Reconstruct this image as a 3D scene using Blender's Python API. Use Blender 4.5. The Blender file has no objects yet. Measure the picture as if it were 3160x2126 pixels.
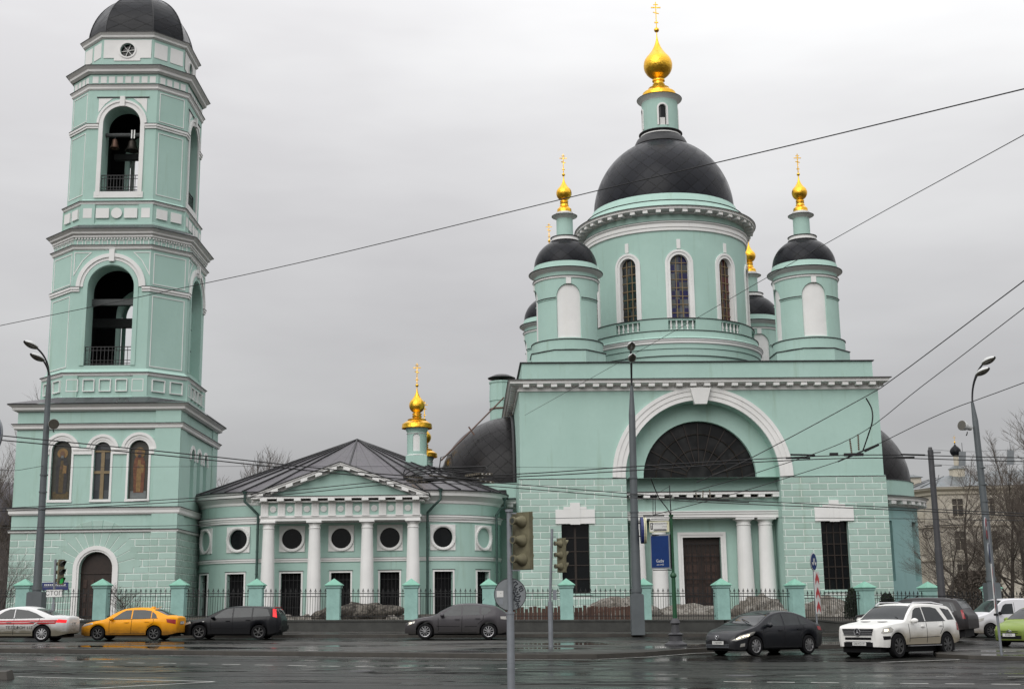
import bpy, bmesh, math, random
from mathutils import Vector, Matrix
R_ = math.radians
PI = math.pi
random.seed(7)
S = bpy.context.scene
COL = S.collection

# ---------------- camera ----------------
_p, _r = R_(11.58), R_(0.766)
_f = Vector((0, math.cos(_p), math.sin(_p)))
_u0 = Vector((0, -math.sin(_p), math.cos(_p)))
_r0 = Vector((1, 0, 0))
_up = _u0*math.cos(_r) + _r0*math.sin(_r)
_rt = _r0*math.cos(_r) - _u0*math.sin(_r)
cd = bpy.data.cameras.new('camera')
cam = bpy.data.objects.new('camera', cd)
COL.objects.link(cam)
M3 = Matrix((_rt, _up, -_f)).transposed()
cam.matrix_world = Matrix.Translation((0, 0, 1.6)) @ M3.to_4x4()
cd.sensor_width = 36.0
cd.lens = 36.0*3942/3160
cd.clip_start = 0.1
cd.clip_end = 6000
S.camera = cam

# ---------------- sky and sun ----------------
SUN_EL, SUN_AZ = R_(36), R_(205)          # azimuth: clockwise from +Y, behind the camera to the left
w = bpy.data.worlds.new("World"); S.world = w; w.use_nodes = True
nt = w.node_tree; nt.nodes.clear()
def wn(t, **k):
    n = nt.nodes.new(t)
    for a, b in k.items(): setattr(n, a, b)
    return n
out = wn('ShaderNodeOutputWorld'); bg = wn('ShaderNodeBackground'); bg.inputs[1].default_value = 0.1
sky = wn('ShaderNodeTexSky'); sky.sky_type = 'NISHITA'; sky.sun_disc = False
sky.sun_elevation = SUN_EL; sky.sun_rotation = SUN_AZ
tc = wn('ShaderNodeTexCoord'); sep = wn('ShaderNodeSeparateXYZ')
nt.links.new(tc.outputs['Generated'], sep.inputs[0])
def wmath(op, a, b=None, clamp=False):
    n = wn('ShaderNodeMath', operation=op); n.use_clamp = clamp
    for i, v in enumerate((a, b)):
        if v is None: continue
        if isinstance(v, (int, float)): n.inputs[i].default_value = v
        else: nt.links.new(v, n.inputs[i])
    return n.outputs[0]
zc = wmath('MAXIMUM', sep.outputs[2], 0.0)
cie = wmath('ADD', wmath('MULTIPLY', zc, 15.0), 2.95)      # overcast sky: about three times brighter overhead than at the horizon
mp = wn('ShaderNodeMapping'); mp.inputs['Scale'].default_value = (1.3, 1.3, 5.0); mp.inputs['Location'].default_value = (0.6, 1.0, 0.3)
nt.links.new(tc.outputs['Generated'], mp.inputs[0])
nz = wn('ShaderNodeTexNoise'); nz.inputs['Scale'].default_value = 1.25; nz.inputs['Detail'].default_value = 5; nz.inputs['Roughness'].default_value = 0.52
nt.links.new(mp.outputs[0], nz.inputs['Vector'])
cr = wn('ShaderNodeValToRGB'); nt.links.new(nz.outputs[0], cr.inputs[0])
cr.color_ramp.elements[0].position = 0.33; cr.color_ramp.elements[0].color = (0.87, 0.86, 0.875, 1)
cr.color_ramp.elements[1].position = 0.64; cr.color_ramp.elements[1].color = (1.13, 1.13, 1.135, 1)
vm = wn('ShaderNodeVectorMath', operation='SCALE')
nt.links.new(cr.outputs[0], vm.inputs[0]); nt.links.new(cie, vm.inputs['Scale'])
mx = wn('ShaderNodeMixRGB'); mx.inputs[0].default_value = 0.035
nt.links.new(vm.outputs[0], mx.inputs[1]); nt.links.new(sky.outputs[0], mx.inputs[2])
nt.links.new(mx.outputs[0], bg.inputs[0]); nt.links.new(bg.outputs[0], out.inputs[0])
sl = bpy.data.lights.new('sun', 'SUN'); sl.energy = 1.45; sl.angle = R_(50); sl.color = (1.0, 0.975, 0.94)
so = bpy.data.objects.new('sun', sl); COL.objects.link(so)
sd = Vector((math.sin(SUN_AZ)*math.cos(SUN_EL), math.cos(SUN_AZ)*math.cos(SUN_EL), math.sin(SUN_EL)))
so.rotation_euler = sd.to_track_quat('Z', 'Y').to_euler()
S.view_settings.view_transform = 'Standard'
S.view_settings.look = 'None'
S.view_settings.exposure = 0.0
S.view_settings.gamma = 1.0
S.view_settings.use_curve_mapping = False

# ---------------- ground height ----------------
def gz(x, y):
    xx = max(-70, min(70, x)); yy = max(38, min(64, y))
    return -0.0125*xx + 0.014*(yy-45)

# ---------------- materials ----------------
MAT = {}
class NT:
    def __init__(s, name):
        m = bpy.data.materials.new(name); m.use_nodes = True
        s.m = m; s.t = m.node_tree; s.b = s.t.nodes['Principled BSDF']
    def n(s, t, **k):
        x = s.t.nodes.new(t)
        for a, b in k.items(): setattr(x, a, b)
        return x
    def l(s, a, b): s.t.links.new(a, b)
    def setin(s, sock, v):
        if isinstance(v, (int, float)): sock.default_value = v
        elif isinstance(v, tuple): sock.default_value = v if len(v) != 3 or sock.type == 'VECTOR' else (*v, 1)
        else: s.l(v, sock)
    def math(s, op, a, b=None, c=None, clamp=False):
        x = s.n('ShaderNodeMath', operation=op); x.use_clamp = clamp
        for i, v in enumerate((a, b, c)):
            if v is not None: s.setin(x.inputs[i], v)
        return x.outputs[0]
    def coord(s, kind='Object', scale=(1, 1, 1), loc=(0, 0, 0), rot=(0, 0, 0)):
        c = s.n('ShaderNodeTexCoord'); mpp = s.n('ShaderNodeMapping')
        mpp.inputs['Scale'].default_value = scale; mpp.inputs['Location'].default_value = loc; mpp.inputs['Rotation'].default_value = rot
        s.l(c.outputs[kind], mpp.inputs[0]); return mpp.outputs[0]
    def noise(s, scale, vec=None, detail=4, rough=0.5, dist=0):
        x = s.n('ShaderNodeTexNoise'); x.inputs['Scale'].default_value = scale
        x.inputs['Detail'].default_value = detail; x.inputs['Roughness'].default_value = rough; x.inputs['Distortion'].default_value = dist
        if vec is not None: s.l(vec, x.inputs['Vector'])
        return x.outputs[0]
    def ramp(s, v, stops, interp='LINEAR'):
        x = s.n('ShaderNodeValToRGB'); x.color_ramp.interpolation = interp
        e = x.color_ramp.elements
        while len(e) < len(stops): e.new(0.5)
        for i, (p, c) in enumerate(stops):
            e[i].position = p; e[i].color = (c, c, c, 1) if isinstance(c, (int, float)) else (*c, 1)
        s.l(v, x.inputs[0]); return x.outputs[0]
    def mix(s, f, a, b, mode='MIX'):
        x = s.n('ShaderNodeMixRGB', blend_type=mode)
        for i, v in enumerate((f, a, b)): s.setin(x.inputs[i], v)
        return x.outputs[0]
    def bump(s, h, strength=0.3, dist=0.02):
        x = s.n('ShaderNodeBump'); x.inputs['Strength'].default_value = strength; x.inputs['Distance'].default_value = dist
        s.l(h, x.inputs['Height']); s.l(x.outputs[0], s.b.inputs['Normal'])
    def set(s, col=None, rough=None, metal=None, spec=None, coat=None, emis=None, estr=None, trans=None):
        if col is not None: s.setin(s.b.inputs['Base Color'], col)
        if rough is not None: s.setin(s.b.inputs['Roughness'], rough)
        if metal is not None: s.setin(s.b.inputs['Metallic'], metal)
        if spec is not None: s.setin(s.b.inputs['Specular IOR Level'], spec)
        if coat is not None: s.setin(s.b.inputs['Coat Weight'], coat); s.b.inputs['Coat Roughness'].default_value = 0.06
        if emis is not None: s.setin(s.b.inputs['Emission Color'], emis); s.b.inputs['Emission Strength'].default_value = estr
        return s.m

MINT = (0.41, 0.58, 0.52); MINT2 = (0.375, 0.54, 0.48)
def plaster(name, c1, c2, stain=(0.42, 0.42, 0.36), damp=0.55):
    a = NT(name); o = a.coord('Object')
    n1 = a.noise(0.35, o, 5, 0.55); n2 = a.noise(3.0, o, 6, 0.6)
    st = a.noise(1.0, a.coord('Object', (1.6, 1.6, 0.16)), 5, 0.6)
    c = a.mix(a.ramp(n1, [(0.35, 0.0), (0.65, 1.0)]), c1, c2)
    c = a.mix(a.math('MULTIPLY', a.ramp(n2, [(0.45, 0.0), (0.75, 1.0)]), 0.25), c, tuple(v*0.86 for v in c1))
    c = a.mix(a.math('MULTIPLY', a.ramp(st, [(0.58, 0.0), (0.75, 1.0)]), damp), c, tuple(v*t*1.6 for v, t in zip(c1, stain)))
    s3 = a.noise(1.0, a.coord('Object', (4.5, 4.5, 0.22), (3, 7, 1)), 4, 0.6)
    c = a.mix(a.math('MULTIPLY', a.ramp(s3, [(0.62, 0.0), (0.78, 1.0)]), 0.30), c, tuple(v*0.62 for v in c1))
    blot = a.noise(0.8, a.coord('Object', (1, 1, 1), (11, 5, 2)), 6, 0.7)
    c = a.mix(a.math('MULTIPLY', a.ramp(blot, [(0.60, 0.0), (0.66, 1.0)]), 0.16), c, tuple(min(1, v*1.18) for v in c1))
    a.bump(a.noise(18, o, 4, 0.6), 0.12, 0.02)
    a.set(c, 0.82, spec=0.25); return a.m
MAT['mint'] = plaster('mint_plaster', MINT, MINT2)
MAT['white'] = plaster('white_plaster', (0.81, 0.805, 0.79), (0.72, 0.72, 0.705), (0.55, 0.55, 0.5), 0.3)
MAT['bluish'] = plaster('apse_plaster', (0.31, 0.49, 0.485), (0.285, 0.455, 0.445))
MAT['rust'] = plaster('groove_plaster', (0.72, 0.78, 0.745), (0.63, 0.71, 0.665), damp=0.45)
for _k, _c in enumerate(((0.40, 0.545, 0.485), (0.38, 0.52, 0.46), (0.415, 0.565, 0.505), (0.355, 0.49, 0.43))):
    MAT['block%d' % _k] = plaster('block_plaster_%d' % _k, _c, tuple(v*0.93 for v in _c), damp=0.5)
def simple(name, col, rough=0.6, metal=0.0, var=0.15, scale=4.0, bump=0.0, spec=0.5, coat=0.0):
    a = NT(name); o = a.coord('Object')
    n = a.noise(scale, o, 5, 0.6)
    c = a.mix(a.ramp(n, [(0.3, 0.0), (0.7, 1.0)]), tuple(v*(1-var) for v in col), tuple(min(1, v*(1+var)) for v in col))
    if bump: a.bump(a.noise(scale*4, o, 4), bump, 0.02)
    a.set(c, rough, metal, spec, coat if coat else None)
    MAT[name] = a.m; return a.m
def dome_mat(name, n_around, step, col):
    a = NT(name); u = a.n('ShaderNodeTexCoord'); sp = a.n('ShaderNodeSeparateXYZ'); a.l(u.outputs['UV'], sp.inputs[0])
    A = a.math('MULTIPLY', sp.outputs[0], float(n_around)); B = a.math('MULTIPLY', sp.outputs[1], 1.0/step)
    p = a.math('ADD', A, B); q = a.math('SUBTRACT', A, B)
    def ln(v):
        f = a.math('FRACT', v); d = a.math('ABSOLUTE', a.math('SUBTRACT', f, 0.5)); return a.math('GREATER_THAN', d, 0.467)
    L = a.math('MAXIMUM', ln(p), ln(q))
    wv = a.n('ShaderNodeTexWhiteNoise'); cb = a.n('ShaderNodeCombineXYZ')
    a.l(a.math('FLOOR', p), cb.inputs[0]); a.l(a.math('FLOOR', q), cb.inputs[1]); a.l(cb.outputs[0], wv.inputs[0])
    tone = a.mix(wv.outputs[0], tuple(v*0.8 for v in col), tuple(v*1.25 for v in col))
    c = a.mix(L, tone, tuple(v*0.35 for v in col))
    rg = a.math('ADD', a.math('MULTIPLY', wv.outputs[0], 0.13), a.math('MULTIPLY', a.noise(1.5, a.coord('Object'), 4), 0.35))
    a.bump(a.math('ADD', a.math('SUBTRACT', 1.0, L), a.math('MULTIPLY', wv.outputs[0], 0.5)), 0.6, 0.04)
    a.set(c, a.math('ADD', rg, 0.08), 0.0, 0.15); MAT[name] = a.m
dome_mat('dome_big', 26, 1.15, (0.013, 0.014, 0.018))
dome_mat('dome_small', 14, 0.85, (0.012, 0.013, 0.016))
dome_mat('dome_apse', 30, 1.0, (0.016, 0.015, 0.016))
def roofm(name, col, pu, pv, rough=0.3):
    a = NT(name); u = a.n('ShaderNodeTexCoord'); sp = a.n('ShaderNodeSeparateXYZ'); a.l(u.outputs['UV'], sp.inputs[0])
    def ln(v, per, wdt):
        f = a.math('FRACT', a.math('MULTIPLY', v, 1.0/per)); d = a.math('ABSOLUTE', a.math('SUBTRACT', f, 0.5)); return a.math('GREATER_THAN', d, 0.5-wdt/per)
    L = a.math('MAXIMUM', ln(sp.outputs[0], pu, 0.02), ln(sp.outputs[1], pv, 0.02))
    n = a.noise(0.9, a.coord('Object'), 5)
    c = a.mix(a.ramp(n, [(0.3, 0.0), (0.7, 1.0)]), tuple(v*0.75 for v in col), tuple(v*1.3 for v in col))
    wv = a.n('ShaderNodeTexWhiteNoise'); wv.noise_dimensions = '2D'; cb = a.n('ShaderNodeCombineXYZ')
    a.l(a.math('FLOOR', a.math('ADD', a.math('MULTIPLY', sp.outputs[0], 1.0/pu), 0.5)), cb.inputs[0]); a.l(a.math('FLOOR', a.math('ADD', a.math('MULTIPLY', sp.outputs[1], 1.0/pv), 0.5)), cb.inputs[1]); a.l(cb.outputs[0], wv.inputs['Vector'])
    c = a.mix(wv.outputs[0], tuple(v*0.62 for v in col), c); c = a.mix(L, c, tuple(v*0.3 for v in col))
    a.bump(a.noise(1.3, a.coord('Object'), 3), 0.25, 0.06)
    a.set(c, a.math('ADD', a.math('MULTIPLY', n, 0.2), a.math('ADD', a.math('MULTIPLY', wv.outputs[0], 0.18), rough-0.14)), 0.35); MAT[name] = a.m
roofm('roof_metal', (0.095, 0.088, 0.10), 0.75, 1.9, 0.28)
roofm('roof_grey', (0.16, 0.18, 0.19), 0.9, 30.0, 0.35)
a = NT('gold'); u = a.coord('Object'); n = a.noise(3.0, u, 5)
a.bump(a.noise(5.5, u, 3, 0.6), 0.5, 0.08)
MAT['gold'] = a.set(a.mix(n, (0.98, 0.60, 0.07), (0.85, 0.44, 0.035)), a.math('ADD', a.math('MULTIPLY', n, 0.2), 0.2), 1.0)
simple('iron', (0.012, 0.012, 0.013), 0.5, 0.2)
simple('black_edge', (0.02, 0.02, 0.022), 0.5, 0.1)
simple('dark_void', (0.007, 0.007, 0.008), 0.7, 0, 0.3, spec=0.12)
simple('inner_shade', (0.02, 0.02, 0.022), 0.8, 0, 0.3)  # near-black colour stands in for shade inside the open belfry tiers
simple('bell_bronze', (0.025, 0.021, 0.018), 0.4, 0.8)
simple('bell_copper', (0.09, 0.05, 0.035), 0.45, 0.7)
simple('beam', (0.06, 0.065, 0.065), 0.7)
simple('door_wood', (0.022, 0.011, 0.007), 0.5, 0, 0.35, 6)
simple('door_panel', (0.045, 0.023, 0.016), 0.5, 0, 0.3, 6)
simple('win_wood', (0.020, 0.012, 0.008), 0.5, 0, 0.2)
simple('win_gold', (0.20, 0.145, 0.075), 0.5, 0, 0.15)
simple('pipe_green', (0.05, 0.09, 0.08), 0.5, 0.2, 0.25)
simple('cap_green', (0.17, 0.38, 0.29), 0.6, 0, 0.12, 3)
simple('pillar', (0.29, 0.475, 0.43), 0.8, 0, 0.14, 2.2, 0.1, 0.25)
simple('granite', (0.040, 0.041, 0.037), 0.5, 0, 0.3, 2.0, 0.15)
simple('kerb', (0.034, 0.030, 0.024), 0.6, 0, 0.3, 2.5, 0.2)
simple('pole_grey', (0.095, 0.108, 0.115), 0.5, 0.1, 0.12, 1.5)
simple('pole_light', (0.20, 0.215, 0.235), 0.5, 0.2, 0.15, 3)
simple('pole_dark', (0.055, 0.055, 0.06), 0.6, 0.1, 0.2, 2)
simple('lamp_shell', (0.62, 0.63, 0.62), 0.4, 0.0)
simple('lamp_glass', (0.09, 0.085, 0.07), 0.15)
simple('signal_body', (0.15, 0.138, 0.088), 0.7, 0, 0.25, 6, 0.1, 0.2)
simple('signal_dark', (0.03, 0.035, 0.03), 0.4)
simple('sign_back', (0.20, 0.215, 0.225), 0.5, 0.3, 0.12, 8)
simple('sign_white', (0.62, 0.62, 0.60), 0.5, 0, 0.06)
simple('sign_cream', (0.62, 0.60, 0.40), 0.5, 0, 0.06)
simple('sign_blue', (0.004, 0.028, 0.13), 0.5, 0, 0.08, spec=0.2)
simple('sign_navy', (0.02, 0.03, 0.13), 0.45, 0, 0.1)
simple('sign_red', (0.45, 0.035, 0.04), 0.5, 0, 0.08)
simple('ink', (0.01, 0.01, 0.012), 0.5)
simple('graffiti', (0.015, 0.02, 0.03), 0.5)
simple('green_paint', (0.012, 0.075, 0.03), 0.4, 0.1, 0.2)
simple('wire', (0.012, 0.012, 0.013), 0.6)
simple('insulator', (0.12, 0.10, 0.07), 0.4, 0, 0.3)
simple('tyre', (0.009, 0.009, 0.010), 0.8, 0, 0.3, spec=0.15)
simple('rim_silver', (0.42, 0.42, 0.43), 0.3, 0.8)
simple('rim_dark', (0.10, 0.10, 0.10), 0.4, 0.7)
simple('car_black', (0.007, 0.007, 0.008), 0.6, spec=0.2)
simple('chrome', (0.6, 0.6, 0.62), 0.15, 1.0)
simple('bark', (0.045, 0.037, 0.03), 0.9, 0, 0.4, 5)
simple('twig', (0.085, 0.069, 0.056), 0.9, 0, 0.3, 3)
simple('twig_far', (0.11, 0.095, 0.088), 0.9, 0, 0.2, 3)
simple('conifer', (0.018, 0.028, 0.014), 0.8, 0, 0.4, 3)
simple('cream_wall', (0.52, 0.475, 0.40), 0.85, 0, 0.12, 0.6, 0.1)
simple('cream_trim', (0.50, 0.455, 0.37), 0.85, 0, 0.1, 1)
simple('far_roof', (0.15, 0.165, 0.17), 0.5, 0.2, 0.3, 0.8)
simple('far_window', (0.05, 0.045, 0.04), 0.25, 0, 0.3, 1)
simple('far_dark', (0.09, 0.075, 0.07), 0.8, 0, 0.3, 0.5)
simple('dirty_snow', (0.26, 0.24, 0.215), 0.8, 0, 0.65, 1.5, 0.8)
simple('tarp', (0.11, 0.09, 0.07), 0.6, 0, 0.85, 1.9, 0.9)
simple('plank', (0.085, 0.042, 0.028), 0.7, 0, 0.35, 3)
simple('rubble', (0.17, 0.155, 0.135), 0.8, 0, 0.4, 4, 0.4)
simple('copper_pipe', (0.13, 0.075, 0.058), 0.6, 0.2)
def patchy(name, c1, c2, c3, sc):
    a = NT(name); o = a.coord('Object'); n1 = a.noise(sc, o, 8, 0.72, 0.8); n2 = a.noise(sc*5, o, 6, 0.75)
    c = a.mix(a.ramp(n1, [(0.44, 0.0), (0.54, 1.0)]), c1, c2); c = a.mix(a.ramp(n2, [(0.50, 0.0), (0.60, 1.0)]), c, c3)
    a.bump(a.math('ADD', n1, a.math('MULTIPLY', n2, 0.5)), 1.0, 0.12); MAT[name] = a.set(c, 0.8, 0, 0.25)
patchy('tarp', (0.040, 0.034, 0.028), (0.15, 0.135, 0.115), (0.025, 0.022, 0.018), 1.3)
patchy('dirty_snow', (0.15, 0.135, 0.115), (0.26, 0.245, 0.22), (0.085, 0.075, 0.062), 1.1)
a = NT('glass_dark'); MAT['glass_dark'] = a.set((0.006, 0.007, 0.008), 0.12, 0, 0.28)
a = NT('glass_lunette'); n = a.noise(1.2, a.coord('Object', (1, 1, 1)), 5)
MAT['glass_lunette'] = a.set(a.mix(a.ramp(n, [(0.45, 0.0), (0.8, 1.0)]), (0.006, 0.0065, 0.007), (0.028, 0.028, 0.028)), 0.35, 0, 0.25)
a = NT('car_glass'); MAT['car_glass'] = a.set(a.mix(a.noise(1.7, a.coord('Object', (1, 1, 2)), 3), (0.006, 0.007, 0.008), (0.035, 0.042, 0.045)), 0.06, 0, 0.42)
def stained(name, cols):
    a = NT(name); sc = a.coord('UV', (3.0, 1.55, 1)); s2 = a.n('ShaderNodeVectorMath', operation='FLOOR'); a.l(sc, s2.inputs[0])
    wv = a.n('ShaderNodeTexWhiteNoise'); wv.noise_dimensions = '2D'; a.l(s2.outputs[0], wv.inputs['Vector'])
    MAT[name] = a.set(a.ramp(wv.outputs[0], [(i/len(cols), c) for i, c in enumerate(cols)], 'CONSTANT'), 0.15)
stained('stain_blue', [(0.10, 0.11, 0.12), (0.008, 0.008, 0.075), (0.05, 0.055, 0.06), (0.012, 0.010, 0.06), (0.08, 0.09, 0.09)])
stained('stain_grey', [(0.05, 0.06, 0.06), (0.015, 0.018, 0.018), (0.02, 0.045, 0.042), (0.03, 0.032, 0.03)])
stained('stain_red', [(0.06, 0.018, 0.012), (0.03, 0.02, 0.015), (0.08, 0.015, 0.015), (0.03, 0.03, 0.03)])
stained('stain_clear', [(0.05, 0.055, 0.06), (0.07, 0.075, 0.08), (0.035, 0.04, 0.045)])
def paint(name, col, dirt=(0.10, 0.09, 0.07), amt=0.5, zlo=0.25, zhi=0.85, rough=0.35, coat=0.16, clean_x=None):
    a = NT(name); o = a.coord('Object'); sp = a.n('ShaderNodeSeparateXYZ'); a.l(o, sp.inputs[0])
    z = a.math('MULTIPLY', a.math('SUBTRACT', sp.outputs[2], zhi), -1.0/(zhi-zlo), clamp=True)
    n = a.noise(3.0, a.coord('Object', (1, 1, 2.5)), 5, 0.65)
    f = a.math('MULTIPLY', a.math('MULTIPLY', z, a.math('ADD', n, 0.45)), amt, clamp=True)
    if clean_x: f = a.math('MULTIPLY', f, a.math('ADD', 0.15, a.math('MULTIPLY', a.math('SUBTRACT', sp.outputs[0], clean_x), 2.5, clamp=True)))
    MAT[name] = a.set(a.mix(f, col, dirt), a.math('ADD', a.math('MULTIPLY', f, 0.5), rough), 0, 0.5)
    a.b.inputs['Coat Weight'].default_value = coat; a.b.inputs['Coat Roughness'].default_value = 0.08; a.b.inputs['Specular IOR Level'].default_value = 0.22
paint('paint_white', (0.74, 0.74, 0.74), (0.16, 0.145, 0.11), 1.5)
paint('paint_suv', (0.79, 0.785, 0.76), (0.31, 0.275, 0.21), 1.5, 0.35, 1.0, clean_x=0.7)
paint('paint_taxi', (0.88, 0.36, 0.0), (0.22, 0.10, 0.012), 1.1, coat=0.1)
paint('paint_navy', (0.003, 0.0035, 0.006), (0.010, 0.010, 0.010), 0.6, coat=0.14)
paint('paint_grey', (0.058, 0.054, 0.060), (0.03, 0.028, 0.026), 0.9)
paint('paint_charcoal', (0.009, 0.010, 0.014), (0.015, 0.015, 0.014), 0.5, coat=0.35)
paint('paint_black', (0.016, 0.014, 0.016), (0.04, 0.035, 0.03), 0.7)
paint('paint_van', (0.62, 0.62, 0.64), (0.20, 0.18, 0.15), 1.0)
paint('paint_green', (0.20, 0.28, 0.045), (0.06, 0.07, 0.02), 0.8)
def emit(name, col, s):
    a = NT(name); MAT[name] = a.set(col, 0.25, emis=col, estr=s)
emit('tail_lit', (0.75, 0.01, 0.015), 0.75)
emit('head_lit', (1.0, 0.86, 0.62), 2.2)
emit('signal_green', (0.03, 0.35, 0.08), 0.5)
simple('tail_red', (0.28, 0.015, 0.02), 0.2)
simple('head_clear', (0.42, 0.41, 0.38), 0.12, 0.3)
# wet asphalt
def asphalt(name, c1, c2, wet=(0.40, 0.62), seed=0.0, rlo=0.10, rhi=0.5, spec=0.3, crack=0.5):
    a = NT(name); o = a.coord('Object', (1, 1, 1), (seed, seed, 0)); st = a.coord('Object', (0.22, 0.85, 1), (seed, 3+seed, 0), (0, 0, R_(-8)))
    s2 = a.coord('Object', (0.35, 1.6, 1), (seed+9, 3, 0), (0, 0, R_(-14)))
    pn = a.noise(0.55, st, 6, 0.62, 0.6); fine = a.noise(22, o, 4, 0.7); mid = a.noise(1.4, st, 5, 0.6); big = a.noise(0.16, o, 4, 0.6)
    wetm = a.ramp(pn, [(wet[0], 0.0), (wet[1], 1.0)])
    rid = a.math('ABSOLUTE', a.math('SUBTRACT', a.noise(0.5, s2, 7, 0.68, 0.4), 0.5))
    ck = a.math('MULTIPLY', a.ramp(rid, [(0.008, 1.0), (0.034, 0.0)]), a.ramp(a.noise(0.25, s2, 3), [(0.45, 0.0), (0.6, 1.0)]))
    c = a.mix(mid, c1, c2); c = a.mix(a.ramp(big, [(0.35, 0.0), (0.65, 0.55)]), c, tuple(v*1.7 for v in c2))
    c = a.mix(a.math('MULTIPLY', fine, 0.35), c, tuple(v*1.9 for v in c2))
    c = a.mix(wetm, c, tuple(v*0.35 for v in c1)); c = a.mix(a.math('MULTIPLY', ck, 0.9), c, (0.003, 0.003, 0.003))
    rg = a.math('ADD', a.mix(wetm, (rhi,)*3, (rlo,)*3), a.math('MULTIPLY', ck, crack))
    bs = a.mix(wetm, a.math('ADD', a.noise(60, o, 3), a.math('MULTIPLY', a.noise(7, o, 4), 0.6)), (0.45,)*3)
    a.bump(bs, 0.45, 0.012); a.setin(a.b.inputs['Specular IOR Level'], a.math('MULTIPLY', a.math('SUBTRACT', 1.0, ck), spec))
    a.set(c, rg, 0); MAT[name] = a.m
asphalt('asphalt', (0.014, 0.014, 0.013), (0.023, 0.023, 0.021), (0.42, 0.62), 0.0, 0.08, 0.38, 0.07)
asphalt('pavement', (0.020, 0.019, 0.017), (0.034, 0.032, 0.028), (0.47, 0.56), 5.0, 0.03, 0.5, 0.25)
simple('earth', (0.050, 0.042, 0.032), 0.9, 0, 0.35, 0.6, 0.3)
a = NT('road_white'); n = a.noise(5, a.coord('Object'), 6, 0.7)
MAT['road_white'] = a.set(a.mix(a.ramp(n, [(0.50, 0.0), (0.68, 1.0)]), (0.50, 0.50, 0.47), (0.10, 0.10, 0.095)), 0.4)
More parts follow.
